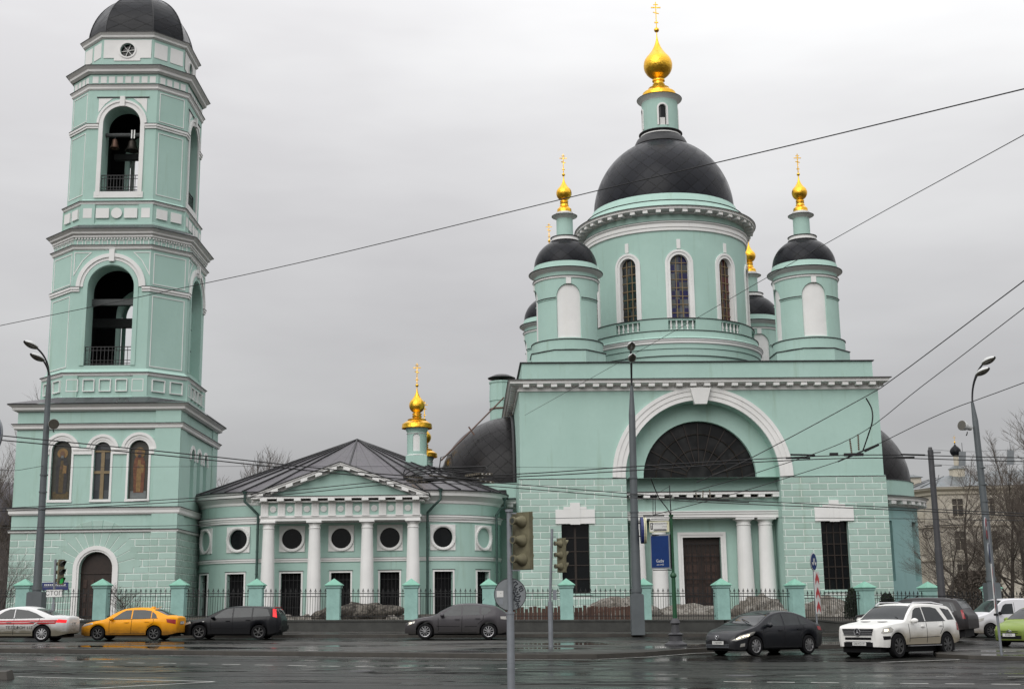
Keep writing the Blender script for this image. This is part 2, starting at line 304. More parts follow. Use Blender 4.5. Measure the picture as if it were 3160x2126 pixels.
# ---------------- mesh helpers ----------------
class MB:
    def __init__(s): s.v = []; s.f = []; s.uv = []; s.mi = []; s.mats = []; s.cur = 0
    def mat(s, name):
        if name not in s.mats: s.mats.append(name)
        s.cur = s.mats.index(name); return s
    def face(s, pts, uv=None):
        i = len(s.v); s.v += [tuple(p) for p in pts]; s.f.append(tuple(range(i, i+len(pts))))
        if uv is None:
            a, b, c = Vector(pts[0]), Vector(pts[1]), Vector(pts[2]); n = (b-a).cross(c-b)
            ax = max(range(3), key=lambda k: abs(n[k]))
            if ax == 0: uv = [(p[1], p[2]) for p in pts]
            elif ax == 1: uv = [(p[0], p[2]) for p in pts]
            else: uv = [(p[0], p[1]) for p in pts]
        s.uv.append(uv); s.mi.append(s.cur)
    def grid(s, P, UV=None, flip=False, wrap=False):
        """P[i][j] points; shares vertices so it can be smooth"""
        base = len(s.v); n = len(P); m = len(P[0])
        for row in P: s.v += [tuple(p) for p in row]
        for i in range(n-1):
            for j in range(m-1):
                q = [base+i*m+j, base+i*m+j+1, base+(i+1)*m+j+1, base+(i+1)*m+j]
                ij = [(i, j), (i, j+1), (i+1, j+1), (i+1, j)]
                if flip: q.reverse(); ij.reverse()
                s.f.append(tuple(q)); s.mi.append(s.cur)
                s.uv.append([UV[a][b] for a, b in ij] if UV else [(P[a][b][0], P[a][b][2]) for a, b in ij])
    def box(s, x0, x1, y0, y1, z0, z1, rot=0, c=None):
        P = [(x0, y0, z0), (x1, y0, z0), (x1, y1, z0), (x0, y1, z0), (x0, y0, z1), (x1, y0, z1), (x1, y1, z1), (x0, y1, z1)]
        if rot:
            cx, cy = c if c else ((x0+x1)/2, (y0+y1)/2); ca, sa = math.cos(rot), math.sin(rot)
            P = [(cx+(x-cx)*ca-(y-cy)*sa, cy+(x-cx)*sa+(y-cy)*ca, z) for x, y, z in P]
        for q in ((0, 1, 5, 4), (1, 2, 6, 5), (2, 3, 7, 6), (3, 0, 4, 7), (4, 5, 6, 7), (3, 2, 1, 0)): s.face([P[k] for k in q])
        return s
    def hexa(s, P):
        for q in ((0, 1, 5, 4), (1, 2, 6, 5), (2, 3, 7, 6), (3, 0, 4, 7), (4, 5, 6, 7), (3, 2, 1, 0)): s.face([P[k] for k in q])
    def beam(s, a, b, w, h=None, up=(0, 0, 1)):
        a, b = Vector(a), Vector(b); h = h or w; d = (b-a).normalized(); u = Vector(up)
        if abs(d.dot(u)) > 0.98: u = Vector((0, 1, 0))
        x = d.cross(u).normalized()*w/2; y = x.cross(d).normalized()*h/2
        s.hexa([a-x-y, a+x-y, b+x-y, b-x-y, a-x+y, a+x+y, b+x+y, b-x+y])
    def tube(s, pts, r, n=8, cap=True):
        """r number or list; connected rings"""
        pts = [Vector(p) for p in pts]; k = len(pts)
        rs = r if isinstance(r, (list, tuple)) else [r]*k
        base = len(s.v); prev = None
        for i, p in enumerate(pts):
            d = (pts[min(i+1, k-1)]-pts[max(i-1, 0)]).normalized()
            if prev is None:
                u = Vector((0, 0, 1)) if abs(d.z) < 0.9 else Vector((1, 0, 0)); x = d.cross(u).normalized()
            else: x = (prev - d*prev.dot(d)).normalized()
            prev = x; y = d.cross(x)
            for j in range(n):
                t = 2*PI*j/n; s.v.append(tuple(p+(x*math.cos(t)+y*math.sin(t))*rs[i]))
        for i in range(k-1):
            for j in range(n):
                s.f.append((base+i*n+j, base+i*n+(j+1) % n, base+(i+1)*n+(j+1) % n, base+(i+1)*n+j)); s.mi.append(s.cur)
                s.uv.append([(j/n, i), ((j+1)/n, i), ((j+1)/n, i+1), (j/n, i+1)])
        if cap:
            for o, rev in ((base, True), (base+(k-1)*n, False)):
                q = [o+j for j in range(n)]
                if rev: q.reverse()
                s.f.append(tuple(q)); s.mi.append(s.cur); s.uv.append([(0, 0)]*n)
    def lathe(s, prof, cx=0, cy=0, n=48, a0=0, a1=2*PI):
        P, UV = [], []; L = 0; full = abs(a1-a0-2*PI) < 1e-6
        ls = [0]
        for i in range(1, len(prof)): ls.append(ls[-1]+math.hypot(prof[i][0]-prof[i-1][0], prof[i][1]-prof[i-1][1]))
        for (r, z), l in zip(prof, ls):
            P.append([(cx+r*math.cos(a0+(a1-a0)*j/n), cy+r*math.sin(a0+(a1-a0)*j/n), z) for j in range(n+1)])
            UV.append([(j/n*(1.0 if full else (a1-a0)/(2*PI)), l) for j in range(n+1)])
        s.grid(P, UV); return s
    def sweep(s, prof, plan, closed=True):
        """prof [(out,z)], plan CCW list of (x,y): outward is right of travel"""
        n = len(plan); P = []
        pl = [Vector(p) for p in plan]
        def nrm(a, b): d = (b-a).normalized(); return Vector((d.y, -d.x))
        offs = []
        for i in range(n):
            if closed: n1, n2 = nrm(pl[i-1], pl[i]), nrm(pl[i], pl[(i+1) % n])
            else:
                n1 = nrm(pl[i-1], pl[i]) if i > 0 else nrm(pl[0], pl[1]); n2 = nrm(pl[i], pl[i+1]) if i < n-1 else n1
            b = (n1+n2); offs.append(b/(b.dot(n1)) if b.length > 1e-6 else n1)
        for k in range(len(prof)-1):
            (o0, z0), (o1, z1) = prof[k], prof[k+1]
            for i in range(n if closed else n-1):
                j = (i+1) % n
                q = [(*(pl[i]+offs[i]*o0), z0), (*(pl[j]+offs[j]*o0), z0), (*(pl[j]+offs[j]*o1), z1), (*(pl[i]+offs[i]*o1), z1)]
                s.face(q)
        if not closed:
            for i in (0, n-1):
                s.face([(*(pl[i]+offs[i]*o), z) for o, z in prof])
    def wall(s, x0, x1, z0, z1, ops, mp, t=0.3, nx=1, reveal=None, uo=0.0, rmat=None):
        """wall on surface mp(s,d,z)->xyz with openings; each opening (xa,xb,lo(x),hi(x))"""
        xs = set([x0, x1] + [x0+(x1-x0)*i/nx for i in range(nx+1)])
        for xa, xb, lo, hi, *r in ops:
            m = r[0] if r else 1
            for i in range(m+1): xs.add(xa+(xb-xa)*(0.5-0.5*math.cos(PI*i/m)) if m > 1 else (xa if i == 0 else xb))
            if m <= 1: xs.add(xb)
        xs = sorted(xs); E = 1e-6
        xs = [x for i, x in enumerate(xs) if i == 0 or x-xs[i-1] > 1e-5]
        cur = s.cur
        for a, b in zip(xs, xs[1:]):
            mid = (a+b)/2; cut = sorted([o for o in ops if o[0]-E < mid < o[1]+E], key=lambda o: o[2](mid))
            za, zb = z0, z0
            def lf(f, x): return f(min(max(x, o[0]), o[1]))
            for o in cut:
                l0, l1 = lf(o[2], a), lf(o[2], b); h0, h1 = lf(o[3], a), lf(o[3], b)
                s.quad(a, b, za, zb, l0, l1, mp, uo)
                if reveal is not False:
                    if rmat: s.mat(rmat)
                    s.face([mp(a, 0, h0), mp(b, 0, h1), mp(b, t, h1), mp(a, t, h0)])
                    s.face([mp(b, 0, l1), mp(a, 0, l0), mp(a, t, l0), mp(b, t, l1)])
                    s.cur = cur
                za, zb = h0, h1
            s.quad(a, b, za, zb, z1, z1, mp, uo)
        if reveal is not False:
            if rmat: s.mat(rmat)
            for xa, xb, lo, hi, *r in ops:
                for x, sg in ((xa, 1), (xb, -1)):
                    l, h = lo(x), hi(x)
                    if h-l > 1e-4:
                        q = [mp(x, 0, l), mp(x, t, l), mp(x, t, h), mp(x, 0, h)]
                        if sg < 0: q.reverse()
                        s.face(q)
            s.cur = cur
    def quad(s, a, b, za, zb, ya, yb, mp, uo=0.0):
        if ya-za < 1e-5 and yb-zb < 1e-5: return
        s.face([mp(a, 0, za), mp(b, 0, zb), mp(b, 0, yb), mp(a, 0, ya)], [(a+uo, za), (b+uo, zb), (b+uo, yb), (a+uo, ya)])
    def fill(s, op, mp, d, n=16):
        xa, xb, lo, hi, *r = op
        xs = [xa+(xb-xa)*(0.5-0.5*math.cos(PI*i/n)) for i in range(n+1)]
        for a, b in zip(xs, xs[1:]):
            s.face([mp(a, d, lo(a)), mp(b, d, lo(b)), mp(b, d, hi(b)), mp(a, d, hi(a))], [(a-xa, lo(a)), (b-xa, lo(b)), (b-xa, hi(b)), (a-xa, hi(a))])
    def band(s, path, w0, w1, d0, d1, mp, close=False):
        """flat moulding along a 2D path (s,z): from offset w0 to w1 to the left of travel, surface depth d1 (negative = proud), base d0"""
        n = len(path); pv = [Vector(p) for p in path]; A, B = [], []
        for i in range(n):
            if close: pa, pb = pv[i-1], pv[(i+1) % n]
            else: pa, pb = pv[max(i-1, 0)], pv[min(i+1, n-1)]
            d1_ = (pv[i]-pa).normalized() if (pv[i]-pa).length > 1e-9 else (pb-pv[i]).normalized()
            d2_ = (pb-pv[i]).normalized() if (pb-pv[i]).length > 1e-9 else d1_
            n1, n2 = Vector((-d1_.y, d1_.x)), Vector((-d2_.y, d2_.x)); b = n1+n2; b = b/b.dot(n1)
            A.append(pv[i]+b*w0); B.append(pv[i]+b*w1)
        for i in range(n if close else n-1):
            j = (i+1) % n
            s.face([mp(A[i].x, d1, A[i].y), mp(A[j].x, d1, A[j].y), mp(B[j].x, d1, B[j].y), mp(B[i].x, d1, B[i].y)])
            s.face([mp(A[j].x, d1, A[j].y), mp(A[i].x, d1, A[i].y), mp(A[i].x, d0, A[i].y), mp(A[j].x, d0, A[j].y)])
            s.face([mp(B[i].x, d1, B[i].y), mp(B[j].x, d1, B[j].y), mp(B[j].x, d0, B[j].y), mp(B[i].x, d0, B[i].y)])
        if not close:
            for k in (0, -1): s.face([mp(A[k].x, d1, A[k].y), mp(B[k].x, d1, B[k].y), mp(B[k].x, d0, B[k].y), mp(A[k].x, d0, A[k].y)])
    def mbox(s, x0, x1, z0, z1, d0, d1, mp, n=1):
        """box on a mapped surface, front at depth d0, back at d1"""
        for i in range(n):
            a = x0+(x1-x0)*i/n; b = x0+(x1-x0)*(i+1)/n
            P = [mp(a, d0, z0), mp(b, d0, z0), mp(b, d1, z0), mp(a, d1, z0), mp(a, d0, z1), mp(b, d0, z1), mp(b, d1, z1), mp(a, d1, z1)]
            fs = [(0, 1, 5, 4), (4, 5, 6, 7), (3, 2, 1, 0), (2, 3, 7, 6)]
            if i == 0: fs.append((3, 0, 4, 7))
            if i == n-1: fs.append((1, 2, 6, 5))
            for q in fs: s.face([P[k] for k in q])
        return s
    def build(s, name, mat=None, parent=None, smooth=None, weld=True):
        me = bpy.data.meshes.new(name); me.from_pydata(s.v, [], s.f)
        ms = s.mats if s.mats else [mat or 'mint']
        for m in ms: me.materials.append(MAT[m])
        me.polygons.foreach_set('material_index', s.mi)
        uvl = me.uv_layers.new(name='UVMap'); flat = [c for q in s.uv for p in q for c in (p[0], p[1])]
        uvl.data.foreach_set('uv', flat)
        if smooth is not None:
            b = bmesh.new(); b.from_mesh(me)
            if weld: bmesh.ops.remove_doubles(b, verts=b.verts, dist=0.0004)
            b.to_mesh(me); b.free()
            me.polygons.foreach_set('use_smooth', [True]*len(me.polygons))
            try: me.set_sharp_from_angle(angle=R_(smooth))
            except Exception: pass
        me.update()
        o = bpy.data.objects.new(name, me); COL.objects.link(o)
        if parent: o.parent = parent
        return o
def rust_blocks(name, parent, x0, x1, ztop, zbot, bw, bh, mp, hole=None, proud=0.03, gap=0.062, off=0.0, seed=1):
    """raised rendered blocks with open joints between them"""
    rnd = random.Random(seed); mb = MB(); row = 0; z1 = ztop
    while z1-bh > zbot-0.01:
        z0 = z1-bh; xs = [x0]; x = x0-bw+((row % 2)*0.5+off)*bw
        while x < x1:
            if x > x0+0.08 and x < x1-0.08: xs.append(x)
            x += bw
        xs.append(x1)
        for a, b in zip(xs, xs[1:]):
            segs = [(a+gap/2 if a > x0 else a, b-gap/2 if b < x1 else b)]
            if hole:
                for h0, h1 in hole(z0, z1):
                    ns = []
                    for p, q in segs:
                        if h1 <= p or h0 >= q: ns.append((p, q)); continue
                        if h0-p > 0.07: ns.append((p, h0))
                        if q-h1 > 0.07: ns.append((h1, q))
                    segs = ns
            for p, q in segs:
                mb.mat('block%d' % rnd.choice((0, 0, 1, 1, 2, 3)))
                za, zb, c = z0+gap/2, z1-gap/2, 0.012
                P = [mp(p, 0, za), mp(q, 0, za), mp(q, 0, zb), mp(p, 0, zb), mp(p+c, -proud, za+c), mp(q-c, -proud, za+c), mp(q-c, -proud, zb-c), mp(p+c, -proud, zb-c)]
                for f in ((4, 5, 6, 7), (0, 1, 5, 4), (1, 2, 6, 5), (2, 3, 7, 6), (3, 0, 4, 7)): mb.face([P[k] for k in f])
        z1 = z0; row += 1
    return mb.build(name, None, parent)
def thing(name, label, cat, loc=(0, 0, 0), rz=0.0, group=None):
    o = bpy.data.objects.new(name, None); COL.objects.link(o); o.empty_display_size = 0.3
    o.location = loc; o.rotation_euler = (0, 0, rz); o['label'] = label; o['category'] = cat
    if group: o['group'] = group
    return o
def tag(o, label, cat, group=None):
    o['label'] = label; o['category'] = cat
    if group: o['group'] = group
    return o
def struct(o): o['kind'] = 'structure'; return o
def copy_tree(o, parent=None):
    c = o.copy(); COL.objects.link(c)
    if parent: c.parent = parent
    for ch in list(o.children): copy_tree(ch, c)
    return c
def arch(xc, hw, z0, zs):
    """opening with semicircular head: springing zs"""
    return (xc-hw, xc+hw, lambda x: z0, lambda x: zs+math.sqrt(max(0, hw*hw-(x-xc)**2)), 20)
def rect(x0, x1, z0, z1): return (x0, x1, lambda x: z0, lambda x: z1)
def circ(xc, zc, r): return (xc-r, xc+r, lambda x: zc-math.sqrt(max(0, r*r-(x-xc)**2)), lambda x: zc+math.sqrt(max(0, r*r-(x-xc)**2)), 20)
def arc_path(xc, zc, r, a0, a1, n=24): return [(xc+r*math.cos(R_(a0+(a1-a0)*i/n)), zc+r*math.sin(R_(a0+(a1-a0)*i/n))) for i in range(n+1)]
def flat(y0=0.0, sx=1.0): return lambda s, d, z: (s, y0+d, z)
def face_map(cx, cy, ang, dist):
    """vertical plane at distance dist from (cx,cy) facing direction ang (0 = -Y, positive turns to +X)"""
    r = (math.cos(ang), math.sin(ang)); nn = (math.sin(ang), -math.cos(ang))
    return lambda s, d, z: (cx+r[0]*s+nn[0]*(dist-d), cy+r[1]*s+nn[1]*(dist-d), z)
def cyl_map(cx, cy, R, a0=0.0):
    """s = arc length from direction -Y turned by a0"""
    def f(s, d, z):
        t = s/R+a0; return (cx+(R-d)*math.sin(t), cy-(R-d)*math.cos(t), z)
    return f
def circle_plan(cx, cy, R, n=48): return [(cx+R*math.cos(2*PI*i/n), cy+R*math.sin(2*PI*i/n)) for i in range(n)]
# onion finial: gilt base, ball, spire and cross
def onion(parent, cx, cy, zb, rb, zn, rn, zball, rball, zsp, ztop, name='gilt_finial'):
    mb = MB().mat('gold'); k = rball
    p = [(rb, zb), (rb*0.97, zb+(zn-zb)*0.35), (rb*0.72, zb+(zn-zb)*0.55), (rb*0.60, zb+(zn-zb)*0.62), (rb*0.62, zb+(zn-zb)*0.72), (rn*1.15, zb+(zn-zb)*0.86), (rn*1.25, zn), (rn, zn+0.03)]
    zb0 = zball-0.97*k
    p += [(rn, zb0-0.25*k), (rn*1.25, zb0-0.2*k), (rn*1.25, zb0-0.1*k), (rn*0.95, zb0)]
    for a in range(-62, 46, 9): p.append((k*math.cos(R_(a)), zball+k*math.sin(R_(a))))
    r0, z0 = p[-1]; n = 10
    for i in range(1, n+1):
        t = i/n; p.append((0.035+(r0-0.035)*(1-t)**2.3, z0+(zsp-z0)*t))
    mb.lathe(p, cx, cy, 24)
    b = 0.155*k+0.03
    mb.lathe([(b*math.cos(R_(a)), zsp+b+b*math.sin(R_(a))) for a in range(-90, 91, 20)], cx, cy, 12)
    o = mb.build(name, None, parent, 35)
    c = MB().mat('gold'); z1 = zsp+2*b; h = ztop-z1; t = 0.05+0.014*k; W = 0.16*h+0.03
    c.box(cx-t/2, cx+t/2, cy-t/2, cy+t/2, z1-0.02, ztop)
    c.box(cx-W, cx+W, cy-t*0.4, cy+t*0.4, z1+h*0.76, z1+h*0.80)
    c.box(cx-W*0.5, cx+W*0.5, cy-t*0.4, cy+t*0.4, z1+h*0.88, z1+h*0.91)
    c.beam((cx-W*0.6, cy, z1+h*0.60), (cx+W*0.6, cy, z1+h*0.54), t*0.8, t)
    c.box(cx-W*0.4, cx+W*0.4, cy-t*0.6, cy+t*0.6, z1+h*0.18, z1+h*0.22)
    c.build('cross', None, parent)
    return o
# =====================================================================
# main church: square body with niche portal, drum, four turrets, apses
# =====================================================================
CH = thing('domed_church', 'mint green church with large slate dome, corner turrets and half round lunette window', 'church', (0.426, 83.5, 0), R_(2.0))
W = 24.0; CX = 12.0
sq = [(0, 0), (24, 0), (24, 24), (0, 24)]
fr = flat(-0.1)
winL = rect(2.62, 4.42, 2.4, 6.8); winR = rect(19.58, 21.38, 2.4, 6.8)
for xa, xb, wn_, xi in ((-0.1, 6.93, winL, 6.93), (17.07, 24.1, winR, 17.07)):
    m = MB().mat('rust'); m.wall(xa, xb, 0.3, 9.72, [wn_], fr, 0.5, rmat='mint')
    m.mat('mint').face([(xi, -0.1, 0.3), (xi, 1.0, 0.3), (xi, 1.0, 9.72), (xi, -0.1, 9.72)]); xo = -0.1 if xi < 10 else 24.1
    m.face([(xo, -0.1, 0.3), (xo, 24.1, 0.3), (xo, 24.1, 9.72), (xo, -0.1, 9.72)])
    rw = m.build('rusticated_wall', None, CH)
    hx = (2.62, 4.42) if xi < 10 else (19.58, 21.38)
    rust_blocks('raised_blocks', rw, xa, xb, 9.69, 0.4, 1.19, 0.425, fr, lambda z0, z1, hx=hx: ([(hx[0]-0.0, hx[1])] if z0 < 6.8 and z1 > 2.45 else []), off=0.13, seed=int(xi))
m = MB()
m.mat('mint')
m.face([(-0.1, -0.1, 9.72), (6.93, -0.1, 9.72), (6.93, 0.02, 9.78), (-0.1, 0.02, 9.78)]); m.face([(17.07, -0.1, 9.72), (24.1, -0.1, 9.72), (24.1, 0.02, 9.78), (17.07, 0.02, 9.78)])
m.mat('black_edge')
for a, b in ((-0.14, 6.93), (17.07, 24.14)): m.box(a, b, -0.14, -0.103, 9.70, 9.745)
m.build('ledge', None, CH)
m = MB().mat('mint')
niche = (6.93, 17.07, lambda x: 9.72, lambda x: 9.75+math.sqrt(max(0, 5.07**2-(x-12)**2)), 40)
m.wall(0, 24, 9.72, 15.9, [niche], flat(0), 1.0)
m.face([(0, 0, 9.72), (0, 24, 9.72), (0, 24, 15.9), (0, 0, 15.9)]); m.face([(24, 0, 9.72), (24, 24, 9.72), (24, 24, 15.9), (24, 0, 15.9)])
m.face([(0, 24, 0.3), (24, 24, 0.3), (24, 24, 15.9), (0, 24, 15.9)])
lun = (8.22, 15.78, lambda x: 9.82, lambda x: 9.82+math.sqrt(max(0, 3.78**2-(x-12)**2)), 36)
m.wall(6.9, 17.1, 8.9, 15.0, [lun], flat(1.0), 0.4)
m.sweep([(-0.2, 15.9), (-0.2, 17.46)], sq)
m.build('wall', None, CH)
# portal recess
m = MB().mat('mint'); door = rect(10.83, 13.37, 0.3, 5.95)
m.wall(6.9, 17.1, 0.3, 7.2, [door], flat(2.1), 0.5)
m.face([(6.93, 0.9, 0.3), (6.93, 2.12, 0.3), (6.93, 2.12, 7.2), (6.93, 0.9, 7.2)]); m.face([(17.07, 0.9, 0.3), (17.07, 2.12, 0.3), (17.07, 2.12, 7.2), (17.07, 0.9, 7.2)])
m.build('portal_wall', None, CH)
m = MB().mat('white')
m.band([(10.83, 0.9), (10.83, 5.95), (13.37, 5.95), (13.37, 0.9)], 0.0, 0.16, 2.1, 2.0, flat(0)); m.band([(10.83, 0.9), (10.83, 5.95), (13.37, 5.95), (13.37, 0.9)], 0.16, 0.34, 2.1, 1.94, flat(0))
dfr = m.build('door_frame', None, CH)
m = MB().mat('door_wood'); m.box(10.83, 13.37, 2.5, 2.56, 0.3, 5.95)
for sx in (-1, 1):
    for i in range(5):
        z = 1.5+i*0.72
        m.mat('door_panel').box(12.1+sx*0.62-0.40, 12.1+sx*0.62-0.06, 2.46, 2.497, z, z+0.5); m.box(12.1+sx*0.62+0.06, 12.1+sx*0.62+0.40, 2.46, 2.497, z, z+0.5)
dr = m.build('door', None, CH)
m = MB().mat('iron')
for i in range(9): m.box(10.87+i*0.3, 10.90+i*0.3, 2.30, 2.33, 1.0, 5.6)
for z in (1.6, 3.2, 4.7, 5.5): m.box(10.84, 13.36, 2.27, 2.295, z, z+0.05)
m.build('grille', None, dr)
# entablature
m = MB().mat('white')
m.box(6.93, 17.07, 0.92, 2.1, 7.15, 7.40); m.box(6.93, 17.07, 0.86, 2.1, 7.403, 7.55); m.box(6.93, 17.07, 0.80, 2.1, 7.553, 7.62)
m.mat('mint').box(6.93, 17.07, 0.93, 2.1, 7.623, 8.42)
m.mat('white').box(6.93, 17.07, 0.85, 1.3, 8.423, 8.5); m.box(6.93, 17.07, 0.35, 1.3, 8.66, 8.82); m.mat('black_edge').box(6.93, 17.07, 0.30, 1.3, 8.823, 8.87)
m.mat('white')
for i in range(11): x = 7.15+i*0.95; m.box(x, x+0.42, 0.38, 0.85, 8.47, 8.655)
m.build('entablature', None, CH)
def column(parent, x, y, z0, z1, rb, rt, pm='white', plinth=True):
    c = MB().mat(pm); h = z1-z0
    p = [(rb*1.18, z0), (rb*1.18, z0+0.12), (rb*1.03, z0+0.2), (rb, z0+0.24)]
    for i in range(9): t = i/8; p.append((rb+(rt-rb)*t**1.5, z0+0.24+(h-0.24-0.5)*t))
    p += [(rt*1.1, z1-0.47), (rt*1.1, z1-0.42), (rt, z1-0.40), (rt, z1-0.25), (rt*1.25, z1-0.15), (rt*1.28, z1-0.12)]
    c.lathe(p, x, y, 32); a_ = rt*1.36
    c.box(x-a_, x+a_, y-a_, y+a_, z1-0.12, z1-0.003)
    return c.build('column', None, parent, 30)
for s in (7.72, 9.17, 14.83, 16.28): column(CH, s, 1.45, 0.5, 7.15, 0.55, 0.45)
# arch moulding and keystone
m = MB().mat('white')
ap = [(17.1, 9.75)]+arc_path(12, 9.75, 5.10, 0, 180, 48)[1:-1]+[(6.9, 9.75)]
m.band(ap, 0.0, -0.30, 0.0, -0.10, flat(0)); m.band(ap, -0.30, -0.62, 0.0, -0.15, flat(0)); m.band(ap, -0.62, -0.86, 0.0, -0.20, flat(0))
m.hexa([(11.6, -0.40, 14.55), (12.4, -0.40, 14.55), (12.4, 0.0, 14.55), (11.6, 0.0, 14.55), (11.32, -0.5, 15.62), (12.68, -0.5, 15.62), (12.68, 0.0, 15.62), (11.32, 0.0, 15.62)])
m.build('arch_moulding', None, CH)
# lunette window
m = MB().mat('glass_lunette'); m.fill(lun, flat(1.0), 0.36, 36); lw = m.build('window', None, CH)
m = MB().mat('win_wood')
for i in range(1, 12): a_ = R_(i*15); m.beam((12+0.9*math.cos(a_), 1.30, 9.82+0.9*math.sin(a_)), (12+3.7*math.cos(a_), 1.30, 9.82+3.7*math.sin(a_)), 0.05, 0.05)
for r in (0.9, 1.9, 2.9): m.tube([(x, 1.30, z) for x, z in arc_path(12, 9.85, r, 0, 180, 24)], 0.03, 4)
m.mat('black_edge').box(8.1, 15.9, 0.93, 1.3, 9.72, 9.8)
m.build('glazing_bars', None, lw)
# two tall facade windows
for op, grid_ in ((winL, (2, 5)), (winR, (4, 6))):
    x0, x1 = op[0], op[1]
    m = MB().mat('glass_dark'); m.box(x0, x1, 0.36, 0.40, 2.4, 6.8); wv = m.build('window', None, CH)
    m = MB().mat('win_wood')
    for i in range(grid_[0]+1):
        x = x0+(x1-x0)*i/grid_[0]; t = 0.07 if grid_[0] == 2 and i == 1 else 0.035; m.box(x-t, x+t, 0.30, 0.355, 2.4, 6.8)
    for i in range(grid_[1]+1): z = 2.4+4.4*i/grid_[1]; m.box(x0, x1, 0.285, 0.297, z-0.03, z+0.03)
    m.build('frame', None, wv)
    m = MB().mat('white')
    xm = (x0+x1)/2
    m.box(xm-1.28, xm+1.28, -0.22, -0.1, 6.8, 7.72); m.box(xm-0.75, xm+0.75, -0.225, -0.1, 7.723, 7.9); m.box(xm-0.32, xm+0.32, -0.26, -0.1, 6.75, 8.15)
    m.build('lintel', None, CH)
    MB().mat('mint').box(x0-0.1, x1+0.1, -0.2, 0.3, 2.25, 2.397).build('sill', None, CH)
# cornice
m = MB().mat('white'); m.sweep([(0.0, 15.5), (0.1, 15.52), (0.1, 15.66), (0.02, 15.68), (0.02, 15.85), (0.5, 15.95), (0.62, 15.97), (0.62, 16.10), (0.72, 16.18)], sq)
m.mat('black_edge').sweep([(0.72, 16.18), (0.76, 16.18), (0.76, 16.23), (-0.2, 16.36)], sq); m.build('cornice', None, CH)
m = MB().mat('white')
for i in range(26):
    x = 0.45+i*0.923
    m.box(x-0.2, x+0.2, -0.56, -0.03, 15.74, 15.945)
    m.box(-0.5, -0.03, x-0.19, x+0.19, 15.80, 15.945); m.box(24.03, 24.5, x-0.19, x+0.19, 15.80, 15.945)
m.build('mutules', None, CH)
m = MB().mat('black_edge'); m.sweep([(-0.2, 17.46), (-0.08, 17.46), (-0.08, 17.52), (-0.5, 17.56)], sq)
m.mat('roof_metal').face([(0.45, 0.45, 17.5), (23.55, 0.45, 17.5), (23.55, 23.55, 17.5), (0.45, 23.55, 17.5)]); m.build('roof', None, CH)
# drum
m = MB().mat('mint')
m.lathe([(6.75, 17.4), (6.75, 18.9), (6.82, 18.92), (6.82, 19.4), (6.88, 19.42), (6.88, 19.75)], 12, 12, 96)
m.mat('white').lathe([(6.88, 19.75), (6.98, 19.8), (6.98, 19.92), (7.05, 20.02), (7.05, 20.1)], 12, 12, 96)
m.mat('mint').lathe([(7.0, 20.15), (6.78, 20.3), (6.72, 20.74)], 12, 12, 96)
m.lathe([(6.48, 20.80), (6.48, 20.80)], 12, 12, 8)
m.mat('black_edge').lathe([(7.05, 20.1), (7.08, 20.1), (7.08, 20.13), (7.0, 20.15)], 12, 12, 96)
m.lathe([(6.85, 19.39), (6.85, 19.42), (6.83, 19.42)], 12, 12, 96); m.lathe([(6.78, 18.89), (6.84, 18.89), (6.84, 18.925)], 12, 12, 96)
m.lathe([(6.72, 20.74), (6.78, 20.74), (6.78, 20.78), (6.1, 20.84)], 12, 12, 96)
m.build('drum_base', None, CH, 30)
# parapet with balusters under each window
R6 = 6.48
m = MB().mat('mint'); mp = cyl_map(12, 12, R6); gaps = []
for k in range(10):
    s = R6*R_(36*k-180+36*0); 
aw = 1.0
for k in range(10):
    a0 = R6*R_(36*k-162)-0; 
    x0 = R6*R_(36*(k-5))+aw; x1 = R6*R_(36*(k-4))-aw
    m.mbox(x0, x1, 20.76, 21.68, 0, 0.22, mp, 8)
for k in range(10): m.mbox(R6*R_(36*(k-5))-aw, R6*R_(36*(k-5))+aw, 20.76, 20.9, 0.02, 0.2, mp, 6); m.mbox(R6*R_(36*(k-5))-aw, R6*R_(36*(k-5))+aw, 21.55, 21.68, 0.02, 0.2, mp, 6)
m.mat('black_edge').lathe([(R6-0.26, 21.68), (R6+0.05, 21.68), (R6+0.05, 21.73), (R6-0.26, 21.75)], 12, 12, 80)
par = m.build('parapet', None, CH)
m = MB().mat('white')
for k in (4, 5, 6):
    for j in range(5):
        t = (R6*R_(36*(k-5))-aw+0.2+j*0.4)/R6
        m.lathe([(0.07, 20.9), (0.07, 20.96), (0.04, 21.0), (0.09, 21.15), (0.04, 21.4), (0.065, 21.48), (0.065, 21.55)], 12+(R6-0.12)*math.sin(t), 12-(R6-0.12)*math.cos(t), 8)
m.build('balusters', None, par, 40)
